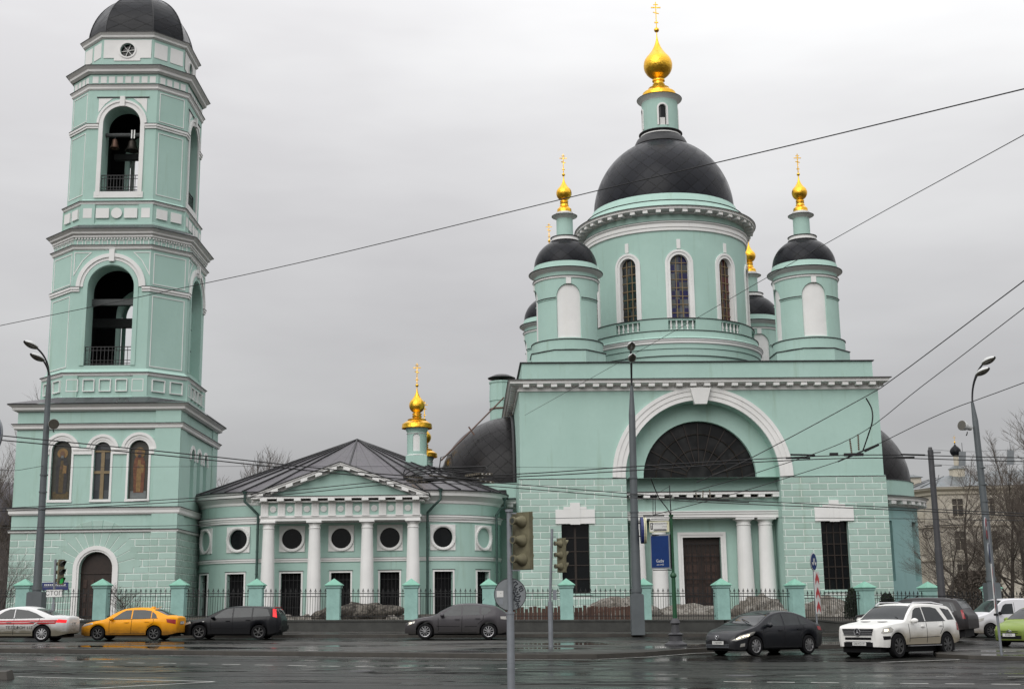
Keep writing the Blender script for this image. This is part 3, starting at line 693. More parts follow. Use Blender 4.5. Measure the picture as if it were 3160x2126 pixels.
# drum wall with ten arched windows (two thirds of them face away)
RD = 6.15; mp = cyl_map(12, 12, RD)
ops = [arch(RD*R_(36*(k-5)), 0.66, 21.6, 25.85) for k in range(1, 10)]
m = MB().mat('mint'); m.wall(-PI*RD, PI*RD, 20.6, 29.7, ops, mp, 0.4, 120, rmat='white')
m.build('drum_wall', None, CH, 20)
stn = {4: 'stain_grey', 5: 'stain_blue', 6: 'stain_red'}
for k in range(1, 10):
    sc = RD*R_(36*(k-5)); op = arch(sc, 0.66, 21.6, 25.85)
    m = MB().mat(stn.get(k, 'stain_grey')); m.fill(op, mp, 0.30, 14); wv = m.build('window', None, CH)
    m = MB().mat('win_gold')
    for x in (-0.22, 0.22): m.mbox(sc+x-0.03, sc+x+0.03, 21.6, 26.45, 0.24, 0.28, mp)
    for i in range(1, 8): z = 21.6+i*0.62; m.mbox(sc-0.66, sc+0.66, z-0.028, z+0.028, 0.24, 0.275, mp, 2)
    m.mat('white')
    pth = [(sc+0.66, 21.6)]+arc_path(sc, 25.85, 0.66, 0, 180, 16)+[(sc-0.66, 21.6)]
    m.band(pth, -0.0, -0.2, 0, -0.05, mp); m.band(pth, -0.2, -0.36, 0, -0.10, mp)
    m.mbox(sc-0.14, sc+0.14, 26.95, 27.65, -0.06, 0, mp)
    m.build('frame', None, wv)
m = MB().mat('white'); m.lathe([(6.16, 28.3), (6.26, 28.34), (6.26, 28.55), (6.31, 28.58), (6.31, 28.85), (6.42, 28.95), (6.42, 29.0)], 12, 12, 96)
m.mat('black_edge').lathe([(6.42, 29.0), (6.44, 29.0), (6.44, 29.03), (6.16, 29.06)], 12, 12, 96)
m.mat('white').lathe([(6.16, 29.55), (6.3, 29.6), (6.3, 29.68), (6.85, 29.78), (6.9, 29.8), (6.9, 29.92), (6.98, 29.98)], 12, 12, 96)
m.mat('black_edge').lathe([(6.98, 29.98), (7.02, 29.98), (7.02, 30.02), (6.5, 30.12)], 12, 12, 96)
mm = cyl_map(12, 12, 6.8)
m.mat('white')
for k in range(44): s = 6.8*2*PI*(k+0.5)/44; m.mbox(s-0.18, s+0.18, 29.56, 29.765, -0.04, 0.5, mm)
m.build('drum_cornice', None, CH, 30)
m = MB().mat('mint'); m.lathe([(6.5, 30.1), (6.38, 30.3), (6.12, 30.66)], 12, 12, 96)
m.mat('black_edge').lathe([(6.12, 30.66), (6.16, 30.66), (6.16, 30.71), (6.02, 30.74)], 12, 12, 96)
m.mat('mint').lathe([(6.02, 30.74), (5.9, 30.8), (5.62, 31.38), (5.4, 31.42)], 12, 12, 96)
m.build('dome_steps', None, CH, 30)
def ell(r, z0, h, rt, n=20):
    amax = math.acos(rt/r); return [(r*math.cos(amax*i/n), z0+h*math.sin(amax*i/n)) for i in range(n+1)]
m = MB().mat('dome_big'); m.lathe(ell(5.45, 31.40, 5.95, 1.95, 28), 12, 12, 96)
dm = m.build('dome', None, CH, 40)
m = MB().mat('black_edge'); m.lathe([(2.05, 36.75), (2.15, 36.95), (2.1, 37.1), (1.9, 37.5), (1.62, 37.75)], 12, 12, 48)
m.lathe([(1.62, 37.85), (1.72, 37.98), (1.72, 38.03), (1.4, 38.08)], 12, 12, 48)
m.mat('white').lathe([(1.62, 37.75), (1.6, 37.85)], 12, 12, 48)
m.build('collar', None, dm, 30)
mp = cyl_map(12, 12, 1.42); lop = [arch(1.42*R_(a_), 0.3, 38.35, 39.75) for a_ in (-90, 0, 90)]
m = MB().mat('mint'); m.wall(-PI*1.42, PI*1.42, 37.9, 41.0, lop, mp, 0.2, 36, rmat='white')
ln = m.build('lantern', None, CH, 30)
m = MB().mat('white'); m.lathe([(1.42, 40.6), (1.5, 40.7), (1.72, 40.86), (1.78, 40.9)], 12, 12, 48)
m.mat('black_edge').lathe([(1.78, 40.9), (1.8, 40.95), (1.5, 41.05)], 12, 12, 48)
m.mat('white')
for a_ in (-90, 0, 90):
    sc = 1.42*R_(a_); pth = [(sc+0.3, 38.35)]+arc_path(sc, 39.75, 0.3, 0, 180, 10)+[(sc-0.3, 38.35)]; m.band(pth, 0, -0.13, 0, -0.05, mp)
m.build('ring', None, ln, 30)
m = MB()
for o in lop: m.mat('glass_dark').fill(o, mp, 0.15, 8); m.mat('sign_white').mbox((o[0]+o[1])/2-0.22, (o[0]+o[1])/2+0.22, 38.4, 39.0, 0.13, 0.14, mp)
m.build('window', None, ln)
onion(CH, 12, 12, 41.05, 1.36, 42.25, 0.40, 43.88, 1.15, 46.75, 49.4)
# ---------------- corner turrets ----------------
def turret(cx, cy):
    t = MB().mat('mint'); mp = cyl_map(cx, cy, 2.22)
    nops = [arch(2.22*R_(a_), 0.86, 19.46, 22.38) for a_ in (-90, 0, 90)]
    t.wall(-PI*2.22, PI*2.22, 19.3, 24.3, nops, mp, 0.13, 48)
    oc = [(cx+2.75*math.cos(R_(22.5+45*i)), cy+2.75*math.sin(R_(22.5+45*i))) for i in range(8)]
    t.sweep([(0.0, 17.4), (0.0, 18.5)], oc)
    t.mat('mint').lathe([(2.48, 18.6), (2.48, 19.28)], cx, cy, 48)
    T_ = t.build('turret', None, CH, 20)
    m = MB().mat('black_edge'); m.sweep([(0.0, 18.5), (0.05, 18.5), (0.05, 18.56), (-0.4, 18.62)], oc)
    m.lathe([(2.48, 19.28), (2.53, 19.28), (2.53, 19.33), (2.1, 19.38)], cx, cy, 48)
    m.mat('white').lathe([(2.22, 23.62), (2.3, 23.66), (2.3, 23.74), (2.34, 23.78)], cx, cy, 48)
    m.mat('black_edge').lathe([(2.34, 23.78), (2.36, 23.78), (2.36, 23.81), (2.22, 23.84)], cx, cy, 48)
    m.mat('white').lathe([(2.22, 24.1), (2.3, 24.16), (2.5, 24.26), (2.58, 24.32)], cx, cy, 48)
    m.mat('black_edge').lathe([(2.58, 24.32), (2.62, 24.34), (2.62, 24.39), (2.4, 24.46)], cx, cy, 48)
    m.mat('mint').lathe([(2.4, 24.46), (2.34, 24.5), (2.25, 24.86), (2.15, 24.9)], cx, cy, 48)
    m.mat('mint')
    for a0, a1 in ((-68, -22.5), (22.5, 68), (112, 157), (-157, -112)):
        m.mbox(2.22*R_(a0), 2.22*R_(a1), 22.17, 22.25, -0.05, 0, mp, 6); m.mat('black_edge').mbox(2.22*R_(a0), 2.22*R_(a1), 22.252, 22.30, -0.09, 0, mp, 6); m.mat('mint')
    m.build('cornice', None, T_, 30)
    m = MB().mat('white')
    for o in nops: m.fill(o, mp, 0.12, 14)
    for a_ in (-90, 0, 90): sc = 2.22*R_(a_); m.mbox(sc-0.17, sc+0.17, 23.22, 23.64, -0.07, 0, mp)
    m.build('niche', None, T_)
    m = MB().mat('dome_small'); m.lathe(ell(2.22, 24.88, 2.05, 0.85, 16), cx, cy, 48)
    m.build('dome', None, T_, 40)
    m = MB().mat('white'); m.lathe([(0.98, 26.80), (0.96, 26.98), (0.98, 27.02)], cx, cy, 32)
    m.mat('black_edge').lathe([(0.9, 26.6), (1.04, 26.72), (1.04, 26.78), (0.98, 26.80)], cx, cy, 32); m.lathe([(0.98, 27.02), (1.03, 27.04), (1.03, 27.08), (0.6, 27.14)], cx, cy, 32)
    m.mat('mint').lathe([(0.59, 27.1), (0.58, 28.45)], cx, cy, 32)
    m.mat('white').lathe([(0.58, 28.45), (0.7, 28.55), (0.86, 28.62), (0.9, 28.64)], cx, cy, 32)
    m.mat('black_edge').lathe([(0.9, 28.64), (0.92, 28.66), (0.92, 28.69), (0.62, 28.73)], cx, cy, 32)
    m.mat('white').lathe([(0.62, 28.72), (0.62, 28.92), (0.5, 28.97)], cx, cy, 32)
    m.build('neck', None, T_, 30)
    onion(T_, cx, cy, 28.96, 0.52, 29.66, 0.24, 30.4, 0.55, 31.68, 33.35)
    return T_
for cx, cy in ((3.55, 3.55), (20.5, 3.55), (3.55, 20.45), (20.5, 20.45)): turret(cx, cy)
# ---------------- apses on both sides ----------------
def apse(cx, side, mname):
    mp = cyl_map(cx, 12, 5.9)
    a = MB().mat(mname)
    angs = [20, 54, 90] if side > 0 else [-20, -54, -90]
    ops = [rect(5.9*R_(g)-0.55, 5.9*R_(g)+0.55, 3.0, 7.2) for g in angs]; ops.sort(key=lambda o: o[0])
    lo, hi = (0, PI*5.9) if side > 0 else (-PI*5.9, 0)
    a.wall(lo, hi, 0.3, 8.5, ops, mp, 0.45, 40)
    A_ = a.build('apse', None, CH, 20)
    a0 = -PI/2 if side > 0 else PI/2
    m = MB().mat('white'); m.lathe([(5.9, 8.2), (6.0, 8.25), (6.0, 8.4), (6.55, 8.55), (6.6, 8.6), (6.6, 8.72), (6.75, 8.85)], cx, 12, 48, a0, a0+PI)
    m.mat('black_edge').lathe([(6.75, 8.85), (6.8, 8.88), (5.8, 9.05)], cx, 12, 48, a0, a0+PI)
    m.mat('white'); mq = cyl_map(cx, 12, 6.6)
    for k in range(20): s = 6.6*PI*(k+0.5)/20*side; m.mbox(s-0.21, s+0.21, 8.33, 8.54, 0, 0.5, mq)
    m.build('cornice', None, A_, 30)
    m = MB().mat('mint'); m.lathe([(5.8, 9.0), (5.78, 10.1)], cx, 12, 48, a0, a0+PI)
    m.mat('black_edge').lathe([(5.78, 10.1), (5.84, 10.12), (5.6, 10.2)], cx, 12, 48, a0, a0+PI); m.build('attic', None, A_, 30)
    m = MB().mat('dome_apse'); m.lathe(ell(5.62, 10.15, 5.4, 0.01, 24), cx, 12, 48, a0, a0+PI)
    m.mat('black_edge').tube([(cx+side*0.12, 12+5.62*math.cos(R_(t)), 10.15+5.42*math.sin(R_(t))) for t in range(0, 181, 6)], 0.16, 6)
    m.build('half_dome', None, A_, 40)
    m = MB().mat('glass_dark')
    for o in ops: m.fill(o, mp, 0.4, 2)
    m.build('window', None, A_)
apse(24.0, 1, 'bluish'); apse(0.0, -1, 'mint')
# round stair tower behind the left half dome
m = MB().mat('mint'); m.lathe([(0.98, 8.0), (0.98, 18.05), (1.03, 18.1), (0.98, 19.5), (1.04, 19.6), (1.04, 19.72)], -0.62, 20.3, 12)
st = m.build('stair_tower', None, CH)
m = MB().mat('black_edge'); m.lathe([(0.05, 19.95), (1.12, 19.98), (1.15, 20.03), (0.6, 20.28), (0.02, 20.38)], -0.62, 20.3, 24); m.lathe([(0.08, 19.7), (0.08, 20.0)], -0.62, 20.3, 6); m.build('cap', None, st)
m = MB().mat('copper_pipe'); m.lathe([(0.99, 17.35), (1.06, 17.42), (0.99, 17.5)], -0.62, 20.3, 24); m.build('band', None, st)
m = MB().mat('copper_pipe'); m.tube([(-0.75, 9.0, 16.6), (-3.1, 8.6, 14.2), (-5.35, 8.0, 11.9)], 0.055, 8); m.beam((-3.35, 8.6, 14.4), (-2.95, 8.6, 13.8), 0.1, 0.1)
m.build('drain_pipe', None, CH)
m = MB().mat('iron'); m.box(-1.3, -0.75, 6.2, 6.3, 8.95, 9.6)
m.build('vent_grille', None, CH)
# =====================================================================
# bell tower
# =====================================================================
TW = thing('bell_tower', 'tall three tiered mint green bell tower with open arches and dark faceted dome', 'bell tower', (-26.1, 85.0, 0), R_(1.17))
HB, DB = 5.08, 5.5
def rectplan(hw, hd): return [(-hw, -hd), (hw, -hd), (hw, hd), (-hw, hd)]
def octp(H, f): return [(-f, -H), (f, -H), (H, -f), (H, f), (f, H), (-f, H), (-H, f), (-H, -f)]
# base: rusticated storey
fm = face_map(0, 0, 0.0, DB); rm = face_map(0, 0, PI/2, HB); lm_ = face_map(0, 0, -PI/2, HB)
dop = arch(0.25, 1.02, 0.3, 4.22)
m = MB().mat('rust'); m.wall(-HB, HB, 0.3, 6.46, [dop], fm, 0.5, rmat='mint')
m.wall(-DB, DB, 0.3, 6.46, [], rm, 0.3); m.wall(-DB, DB, 0.3, 6.46, [], lm_, 0.3)
rw = m.build('rusticated_wall', None, TW)
def dhole(z0, z1):
    if z0 < 4.22: return [(0.25-1.4, 0.25+1.4)]
    zz = z0-4.22
    if zz < 2.25: h = math.sqrt(max(0.0, 2.3**2-max(0, zz+0.1)**2)); return [(0.25-h, 0.25+h)]
    return []
rust_blocks('raised_blocks', rw, -HB, 3.5, 6.40, 0.4, 1.02, 0.42, fm, dhole, seed=3)
rust_blocks('raised_blocks', rw, -DB, DB, 6.40, 0.4, 1.02, 0.42, rm, None, seed=4)
# voussoirs ring over the door
m = MB(); zz_ = lambda q: 3 <= q <= 9
for q in range(13):
    a0, a1 = q*180/13, (q+1)*180/13; L0 = 2.25 if 4 <= q <= 8 else 2.05
    def pt(r, a, d): return fm(0.25+r*math.cos(R_(a)), d, 4.22+r*math.sin(R_(a)))
    L0 = 2.95 if zz_(q) else 2.7
    m.mat('block%d' % (q % 3)); P = [pt(1.40, a0+0.8, 0), pt(L0, a0+0.45, 0), pt(L0, a1-0.45, 0), pt(1.40, a1-0.8, 0), pt(1.42, a0+1.2, -0.027), pt(L0-.02, a0+0.7, -0.027), pt(L0-.02, a1-0.7, -0.027), pt(1.42, a1-1.2, -0.027)]
    for f in ((4, 5, 6, 7), (0, 1, 5, 4), (1, 2, 6, 5), (2, 3, 7, 6), (3, 0, 4, 7)): m.face([P[k] for k in f])
m.build('voussoirs', None, TW)
m = MB().mat('white'); dp = [(0.25+1.02, 0.6), (1.27, 4.22)]+arc_path(0.25, 4.22, 1.02, 0, 180, 20)[1:-1]+[(-0.77, 4.22), (-0.77, 0.6)]
m.band(dp, 0, -0.12, 0, -0.04, fm); m.band(dp, -0.12, -0.36, 0, -0.10, fm); m.build('door_frame', None, TW)
m = MB().mat('door_wood'); m.fill(dop, fm, 0.42, 16)
for sx in (-0.5, 0.5):
    for i in range(3):
        z = 1.35+i*0.85
        for q in (-0.22, 0.22): m.mat('door_panel').mbox(0.25+sx+q-0.11, 0.25+sx+q+0.11, z, z+0.5, 0.37, 0.42, fm)
m.mat('door_wood').mbox(-0.77, 1.27, 3.9, 4.0, 0.36, 0.42, fm)
m.build('door', None, TW)
# upper base storey with three arched fields and side fields
ops = [arch(-2.22, 0.62, 8.45, 11.5), arch(0.31, 0.52, 8.45, 11.5), arch(2.58, 0.62, 8.45, 11.5)]
sops = [arch(x, 0.5, 8.6, 11.45) for x in (-1.9, 0.0, 1.9)]
m = MB().mat('mint'); m.wall(-HB, HB, 6.46, 14.0, ops, fm, 0.22, rmat='mint'); m.wall(-DB, DB, 6.46, 14.0, sops, rm, 0.3); m.wall(-DB, DB, 6.46, 14.0, [], lm_, 0.3)
m.wall(-HB, HB, 0.3, 14.0, [], face_map(0, 0, PI, DB), 0.3)
# corner pilaster at the right of the front
m.mbox(3.55, HB+0.06, 6.5, 13.97, -0.12, 0, fm); m.mbox(-DB-0.10, -3.9, 6.5, 13.97, -0.06, 0, rm); m.mbox(3.9, DB, 6.5, 13.97, -0.06, 0, rm)
m.mat('rust').mbox(3.55, HB+0.05, 0.3, 6.44, -0.1, 0, fm)
m.mat('mint')
for x in (-1.9, 0, 1.9): m.fill(arch(x, 0.5, 8.6, 11.45), rm, 0.28, 12)
wl = m.build('wall', None, TW)
rust_blocks('raised_blocks', wl, 3.55, HB+0.05, 6.40, 0.4, 1.02, 0.42, lambda s, d, z: fm(s, d-0.1, z), None, seed=5)
m = MB()
def string(zs, o=0.0, plan=None, mats=('white', 'black_edge')):
    z0, z1, pr = zs
    pl = plan or rectplan(HB+0.1, DB+0.1)
    m.mat(mats[0]).sweep([(o, z0), (o+pr*0.45, z0+(z1-z0)*0.25), (o+pr*0.5, z0+(z1-z0)*0.6), (o+pr, z1)], pl)
    m.mat(mats[1]).sweep([(o+pr, z1), (o+pr+0.03, z1), (o+pr+0.03, z1+0.04), (o-0.1, z1+0.09)], pl)
string((6.42, 6.55, 0.06)); string((7.5, 7.9, 0.16)); string((12.82, 13.14, 0.18)); string((13.95, 14.35, 0.42))
m.build('cornice', None, TW)
m = MB().mat('white')
for (xc, hw) in ((-2.22, 0.62), (0.31, 0.52), (2.58, 0.62)):
    pth = [(xc+hw, 8.45), (xc+hw, 11.5)]+arc_path(xc, 11.5, hw, 0, 180, 18)[1:-1]+[(xc-hw, 11.5), (xc-hw, 8.45)]
    m.band(pth, 0, -0.13, 0, -0.05, fm)
    arcs = arc_path(xc, 11.5, hw, 0, 180, 18); m.band(arcs, -0.13, -0.30, 0, -0.08, fm); m.band(arcs, -0.30, -0.48, 0, -0.14, fm)
    m.mbox(xc-hw-0.15, xc+hw+0.15, 8.28, 8.44, -0.07, 0, fm); m.build('arch_frame', None, TW); m = MB().mat('white')
for a_, b_ in ((-3.35, -2.97), (-1.47, -0.34), (0.96, 1.83), (3.33, 3.54)):
    m.mbox(a_, b_, 11.25, 11.5, -0.10, 0, fm); m.mbox(a_-0.04, b_+0.0, 11.503, 11.6, -0.15, 0, fm)
for x in (-1.9, 0, 1.9):
    m.band(arc_path(x, 11.45, 0.5, 0, 180, 14), 0, -0.22, 0, -0.07, rm); m.mbox(x-0.72, x-0.5, 11.2, 11.45, -0.08, 0, rm); m.mbox(x+0.5, x+0.72, 11.2, 11.45, -0.08, 0, rm)
m.build('imposts', None, TW)
# window with amber bars and two painted saint panels (generic)
m = MB().mat('stain_clear'); m.fill(ops[1], fm, 0.2, 14); wv = m.build('window', None, TW)
m = MB().mat('win_gold'); m.mbox(0.31-0.11, 0.31+0.11, 8.45, 11.55, 0.14, 0.19, fm); m.mbox(-0.21, 0.83, 10.05, 10.22, 0.13, 0.185, fm); m.mbox(-0.21, 0.83, 11.4, 11.5, 0.13, 0.185, fm); m.build('glazing_bars', None, wv)
simple('icon_ground', (0.035, 0.034, 0.024), 0.5, 0, 0.35, 3); simple('icon_gold', (0.19, 0.11, 0.035), 0.5, 0, 0.3, 8); simple('icon_face', (0.13, 0.07, 0.04), 0.6)
simple('icon_robe_dark', (0.028, 0.026, 0.026), 0.6, 0, 0.4, 5); simple('icon_robe_red', (0.13, 0.045, 0.02), 0.6, 0, 0.4, 5); simple('icon_ochre', (0.075, 0.05, 0.018), 0.6, 0, 0.4, 6); simple('icon_grey', (0.14, 0.15, 0.15), 0.6)
for xc, robe, under in ((-2.22, 'icon_robe_dark', 'icon_ochre'), (2.58, 'icon_robe_red', 'icon_gold')):
    op = ops[0] if xc < 0 else ops[2]
    m = MB().mat('icon_ground'); m.fill(op, fm, 0.2, 14)
    d = [0.19]
    def poly(pts, mt):
        d[0] -= 0.006; m.mat(mt); m.face([fm(xc+x, d[0], z) for x, z in pts])
    def disc(x, z, r, mt, n=20, sy=1.0): poly([(x+r*math.cos(2*PI*i/n), z+r*sy*math.sin(2*PI*i/n)) for i in range(n)], mt)
    poly([(-0.5, 8.5), (0.5, 8.5), (0.5, 8.95), (-0.5, 8.95)], under if xc < 0 else 'icon_grey')
    disc(0, 11.35, 0.33, 'icon_gold')
    poly([(-0.30, 8.85), (0.32, 8.85), (0.36, 9.8), (0.38, 10.6), (0.27, 11.02), (0.08, 11.15), (-0.1, 11.15), (-0.29, 11.0), (-0.38, 10.5), (-0.33, 9.7)], robe)
    poly([(-0.14, 8.9), (0.12, 8.9), (0.15, 10.1), (0.07, 10.9), (-0.08, 10.9), (-0.15, 10.1)], under)
    poly([(0.05, 10.1), (0.28, 10.1), (0.30, 10.55), (0.08, 10.62)], 'icon_gold')
    disc(-0.05, 10.45, 0.085, 'icon_face'); disc(0.0, 11.3, 0.15, 'icon_face', 16, 1.35)
    poly([(-0.1, 11.05), (0.1, 11.05), (0.06, 11.22), (-0.06, 11.22)], 'icon_grey' if xc < 0 else 'icon_robe_dark')
    m.build('icon_panel', None, TW)
# base roof
m = MB().mat('roof_metal'); a_ = rectplan(HB+0.56, DB+0.56); b_ = octp(4.95, 2.9); z0, z1 = 14.42, 14.95
for i, (p, q) in enumerate([((0, 1), (0, 1)), ((1, 2), (2, 3)), ((2, 3), (4, 5)), ((3, 0), (6, 7))]):
    m.face([(*a_[p[0]], z0), (*a_[p[1]], z0), (*b_[q[1]], z1), (*b_[q[0]], z1)])
for c, (i, j) in ((1, (1, 2)), (2, (3, 4)), (3, (5, 6)), (0, (7, 0))): m.face([(*a_[c], z0), (*b_[j], z1), (*b_[i], z1)])
m.build('skirt_roof', None, TW)
# pedestals and belfry tiers
def ring_panels(mb, H, f, z0, z1, n_front, n_side, mt, dp=0.03, circ_mid=False):
    def one(mp, x0, x1, n):
        w = (x1-x0)/n
        for i in range(n):
            a, b = x0+w*i+w*0.14, x0+w*(i+1)-w*0.14
            if mt == 'white': mb.mat('white').mbox(a, b, z0, z1, -dp, 0, mp)
            else: mb.mat('white').band([(a, z0), (b, z0), (b, z1), (a, z1)], 0, 0.05, 0, -dp, mp, True)
    L = math.hypot(H-f, H-f)/2; dch = (H+f)/math.sqrt(2)
    for k in range(4):
        a = k*PI/2
        if mt == 'white' and circ_mid:
            mp = face_map(0, 0, a, H)
            one(mp, -f+0.05, -f+0.85, 1); one(mp, f-0.85, f-0.05, 1)
            mb.mat('white').mbox(-f+1.0, -0.5, z0, z1, -dp, 0, mp); mb.mbox(0.5, f-1.0, z0, z1, -dp, 0, mp)
            mb.face([mp(0.36*math.cos(2*PI*i/20), -dp, (z0+z1)/2+0.36*math.sin(2*PI*i/20)) for i in range(20)])
        else: one(face_map(0, 0, a, H), -f+0.08, f-0.08, n_front)
        one(face_map(0, 0, a+PI/4, dch), -L+0.1, L-0.1, n_side)
def tier(H, f, z0, z1, hwo, zo, zs, panel):
    """octagonal wall with open arches in its four wide faces"""
    mb = MB().mat('mint'); L = math.hypot(H-f, H-f)/2; dch = (H+f)/math.sqrt(2)
    for k in range(4):
        mb.wall(-f, f, z0, z1, [arch(0, hwo+(0.32 if k == 2 else 0), zo, zs)], face_map(0, 0, k*PI/2, H), 1.35, rmat='mint')
        mb.wall(-L, L, z0, z1, [], face_map(0, 0, k*PI/2+PI/4, dch), 0.3)
    return mb, L, dch
def broken_string(mb, H, f, hw, z0, z1, pr):
    L = math.hypot(H-f, H-f)/2; dch = (H+f)/math.sqrt(2)
    for k in range(4):
        mp = face_map(0, 0, k*PI/2, H); mq = face_map(0, 0, k*PI/2+PI/4, dch)
        for a, b in ((-f-pr*0.41, -hw), (hw, f+pr*0.41)):
            mb.mat('white').mbox(a, b, z0, z0+(z1-z0)*0.5, -pr*0.6, 0, mp); mb.mbox(a, b, z0+(z1-z0)*0.5+0.001, z1, -pr, 0, mp); mb.mat('black_edge').mbox(a, b, z1+0.001, z1+0.035, -pr-0.02, 0, mp)
        mb.mat('white').mbox(-L-0.0, L+0.0, z0+.001, z0+(z1-z0)*0.5-.001, -pr*0.6+.002, 0, mq); mb.mbox(-L, L, z0+(z1-z0)*0.5, z1-.001, -pr+.002, 0, mq); mb.mat('black_edge').mbox(-L, L, z1, z1+0.034, -pr-0.018, 0, mq)
# pedestal 1
def pedestal(H, f, z0, z1):
    mb = MB().mat('mint'); pl = octp(H, f); mb.sweep([(0.12, z0), (0.12, z0+0.28), (0.0, z0+0.34), (0, z1)], pl)
    for k in range(4):
        mp = face_map(0, 0, k*PI/2, H); mb.mbox(-f, -f+0.92, z0, z1-0.002, -0.1, 0, mp); mb.mbox(f-0.92, f, z0, z1-0.002, -0.1, 0, mp)
    return mb
m = pedestal(4.66, 2.68, 14.7, 16.4); pd = m.build('pedestal', None, TW)
m = MB(); ring_panels(m, 4.66, 2.68, 15.35, 16.15, 5, 2, 'line', 0.115); m.build('panels', None, pd)
m = MB(); string((16.35, 16.55, 0.16), 0.02, octp(4.66, 2.68)); 
m.mat('mint').sweep([(0.05, 16.6), (-0.16, 16.85)], octp(4.66, 2.68))
string((24.75, 25.02, 0.20), 0.02, octp(4.5, 2.5))
string((25.72, 26.06, 0.40), 0.10, octp(4.5, 2.5)); m.build('cornice', None, TW)
m = MB().mat('white'); P8 = octp(4.5, 2.5)
m.sweep([(0.0, 25.55), (0.14, 25.6), (0.14, 25.72)], P8)
dc = (4.5+2.5)/math.sqrt(2); Lc = math.hypot(2, 2)/2
for k in range(4):
    mp = face_map(0, 0, k*PI/2, 4.5)
    for i in range(26): x = -2.5+5*(i+0.5)/26; m.mbox(x-0.05, x+0.05, 25.45, 25.56, -0.1, 0, mp)
    mp = face_map(0, 0, k*PI/2+PI/4, dc)
    for i in range(15): x = -Lc+2*Lc*(i+0.5)/15; m.mbox(x-0.05, x+0.05, 25.45, 25.56, -0.1, 0, mp)
m.build('dentils', None, TW)
m, L2, d2c = tier(4.5, 2.5, 16.6, 25.8, 1.5, 17.08, 22.2, None)
# fields outlined by thin mouldings
t2 = m.build('belfry_wall', None, TW)
m = MB(); ring_panels(m, 4.5, 2.5, 25.08, 25.42, 9, 5, 'line', 0.03)
for k in range(4):
    mp = face_map(0, 0, k*PI/2+PI/4, d2c)
    for a0, a1 in ((17.0, 21.7), (22.45, 24.55)): m.mat('white').band([(-L2+0.22, a0), (L2-0.22, a0), (L2-0.22, a1), (-L2+0.22, a1)], 0, 0.05, 0, -0.03, mp, True)
    mp = face_map(0, 0, k*PI/2, 4.5)
    for sg in (-1, 1):
        pth = [(sg*2.42, 24.55), (sg*1.45, 24.55), (sg*1.95, 24.05), (sg*2.42, 23.2)]
        if sg > 0: pth.reverse()
        m.mat('white').band(pth, 0, 0.05, 0, -0.03, mp, True)
m.build('panels', None, t2)
m = MB(); broken_string(m, 4.5, 2.5, 2.02, 21.95, 22.25, 0.15); m.build('string_course', None, t2)
m = MB().mat('white')
for k in range(4):
    mp = face_map(0, 0, k*PI/2, 4.5); ap = arc_path(0, 22.25, 1.5, 0, 180, 28)
    m.band(ap, -0.30, -0.5, 0, -0.08, mp); m.band(ap, -0.5, -0.74, 0, -0.16, mp)
    m.mbox(-0.17, 0.17, 23.95, 24.75, -0.22, 0, mp)
    m.mat('mint').band([(1.5, 17.08), (1.5, 22.25)]+ap[1:-1]+[(-1.5, 22.25), (-1.5, 17.08)], 0, -0.28, 0, -0.06, mp); m.build('arch_moulding', None, t2); m = MB().mat('white')
# dark inner core of tier (posts, beams) and railings
m = MB().mat('beam'); m.beam((-3.1, -3.3, 21.5), (3.1, -3.3, 21.5), 0.35, 0.4); m.beam((-3.6, 0.3, 20.9), (3.6, 0.3, 20.9), 0.5, 0.6); m.beam((3.2, -3.4, 20.3), (3.2, 3.4, 20.3), 0.35, 0.35); m.build('beams', None, t2)
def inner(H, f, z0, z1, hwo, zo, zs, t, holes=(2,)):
    mb = MB().mat('inner_shade')
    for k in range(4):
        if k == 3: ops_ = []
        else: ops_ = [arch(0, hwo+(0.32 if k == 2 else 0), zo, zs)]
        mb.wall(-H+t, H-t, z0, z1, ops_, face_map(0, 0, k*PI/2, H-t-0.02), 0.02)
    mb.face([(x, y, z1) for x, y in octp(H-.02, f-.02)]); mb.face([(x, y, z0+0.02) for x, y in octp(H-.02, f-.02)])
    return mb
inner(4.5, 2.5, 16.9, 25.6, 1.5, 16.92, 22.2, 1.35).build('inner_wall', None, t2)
# belfry inside reads dark because shade is put into the inner wall colour
def railing(mp, hw, z0, z1):
    mb = MB().mat('iron'); mb.mbox(-hw, hw, z1-0.05, z1, 0.0, 0.05, mp); mb.mbox(-hw, hw, z1-0.27, z1-0.23, 0.0, 0.04, mp); mb.mbox(-hw, hw, z0+0.1, z0+0.14, 0, 0.04, mp); mb.mbox(-hw, hw, z0+0.3, z0+0.34, 0, 0.04, mp)
    n = 12
    for i in range(n+1): x = -hw+0.03+(2*hw-0.06)*i/n; mb.mbox(x-0.018, x+0.018, z0, z1, 0.008, 0.035, mp)
    mb.mat('black_edge').mbox(-hw-0.06, hw+0.06, z0-0.05, z0-0.005, -0.14, 0.3, mp); return mb
for k in (0, 2): railing(face_map(0, 0, k*PI/2, 4.35), 1.5, 17.12, 18.35).build('railing', None, t2)
# boarded opening on the right side of the middle tier
m = MB().mat('mint'); mp = face_map(0, 0, PI/2, 3.9); m.wall(-1.5, 1.5, 17.0, 21.9, [rect(-1.1, -0.6, 17.7, 19.0)], mp, 0.05)
m.mat('black_edge')
for x in (-0.75, 0, 0.75): m.mbox(x-0.02, x+0.02, 17.0, 21.9, -0.02, 0, mp)
for z in (19.1, 20.6): m.mbox(-1.5, 1.5, z, z+0.04, -0.025, 0, mp)
m.build('boarding', None, t2)
# skirt between tiers
m = MB().mat('roof_metal'); m.sweep([(0.50, 26.12), (-0.28, 26.55)], P8); m.build('skirt_roof', None, TW)
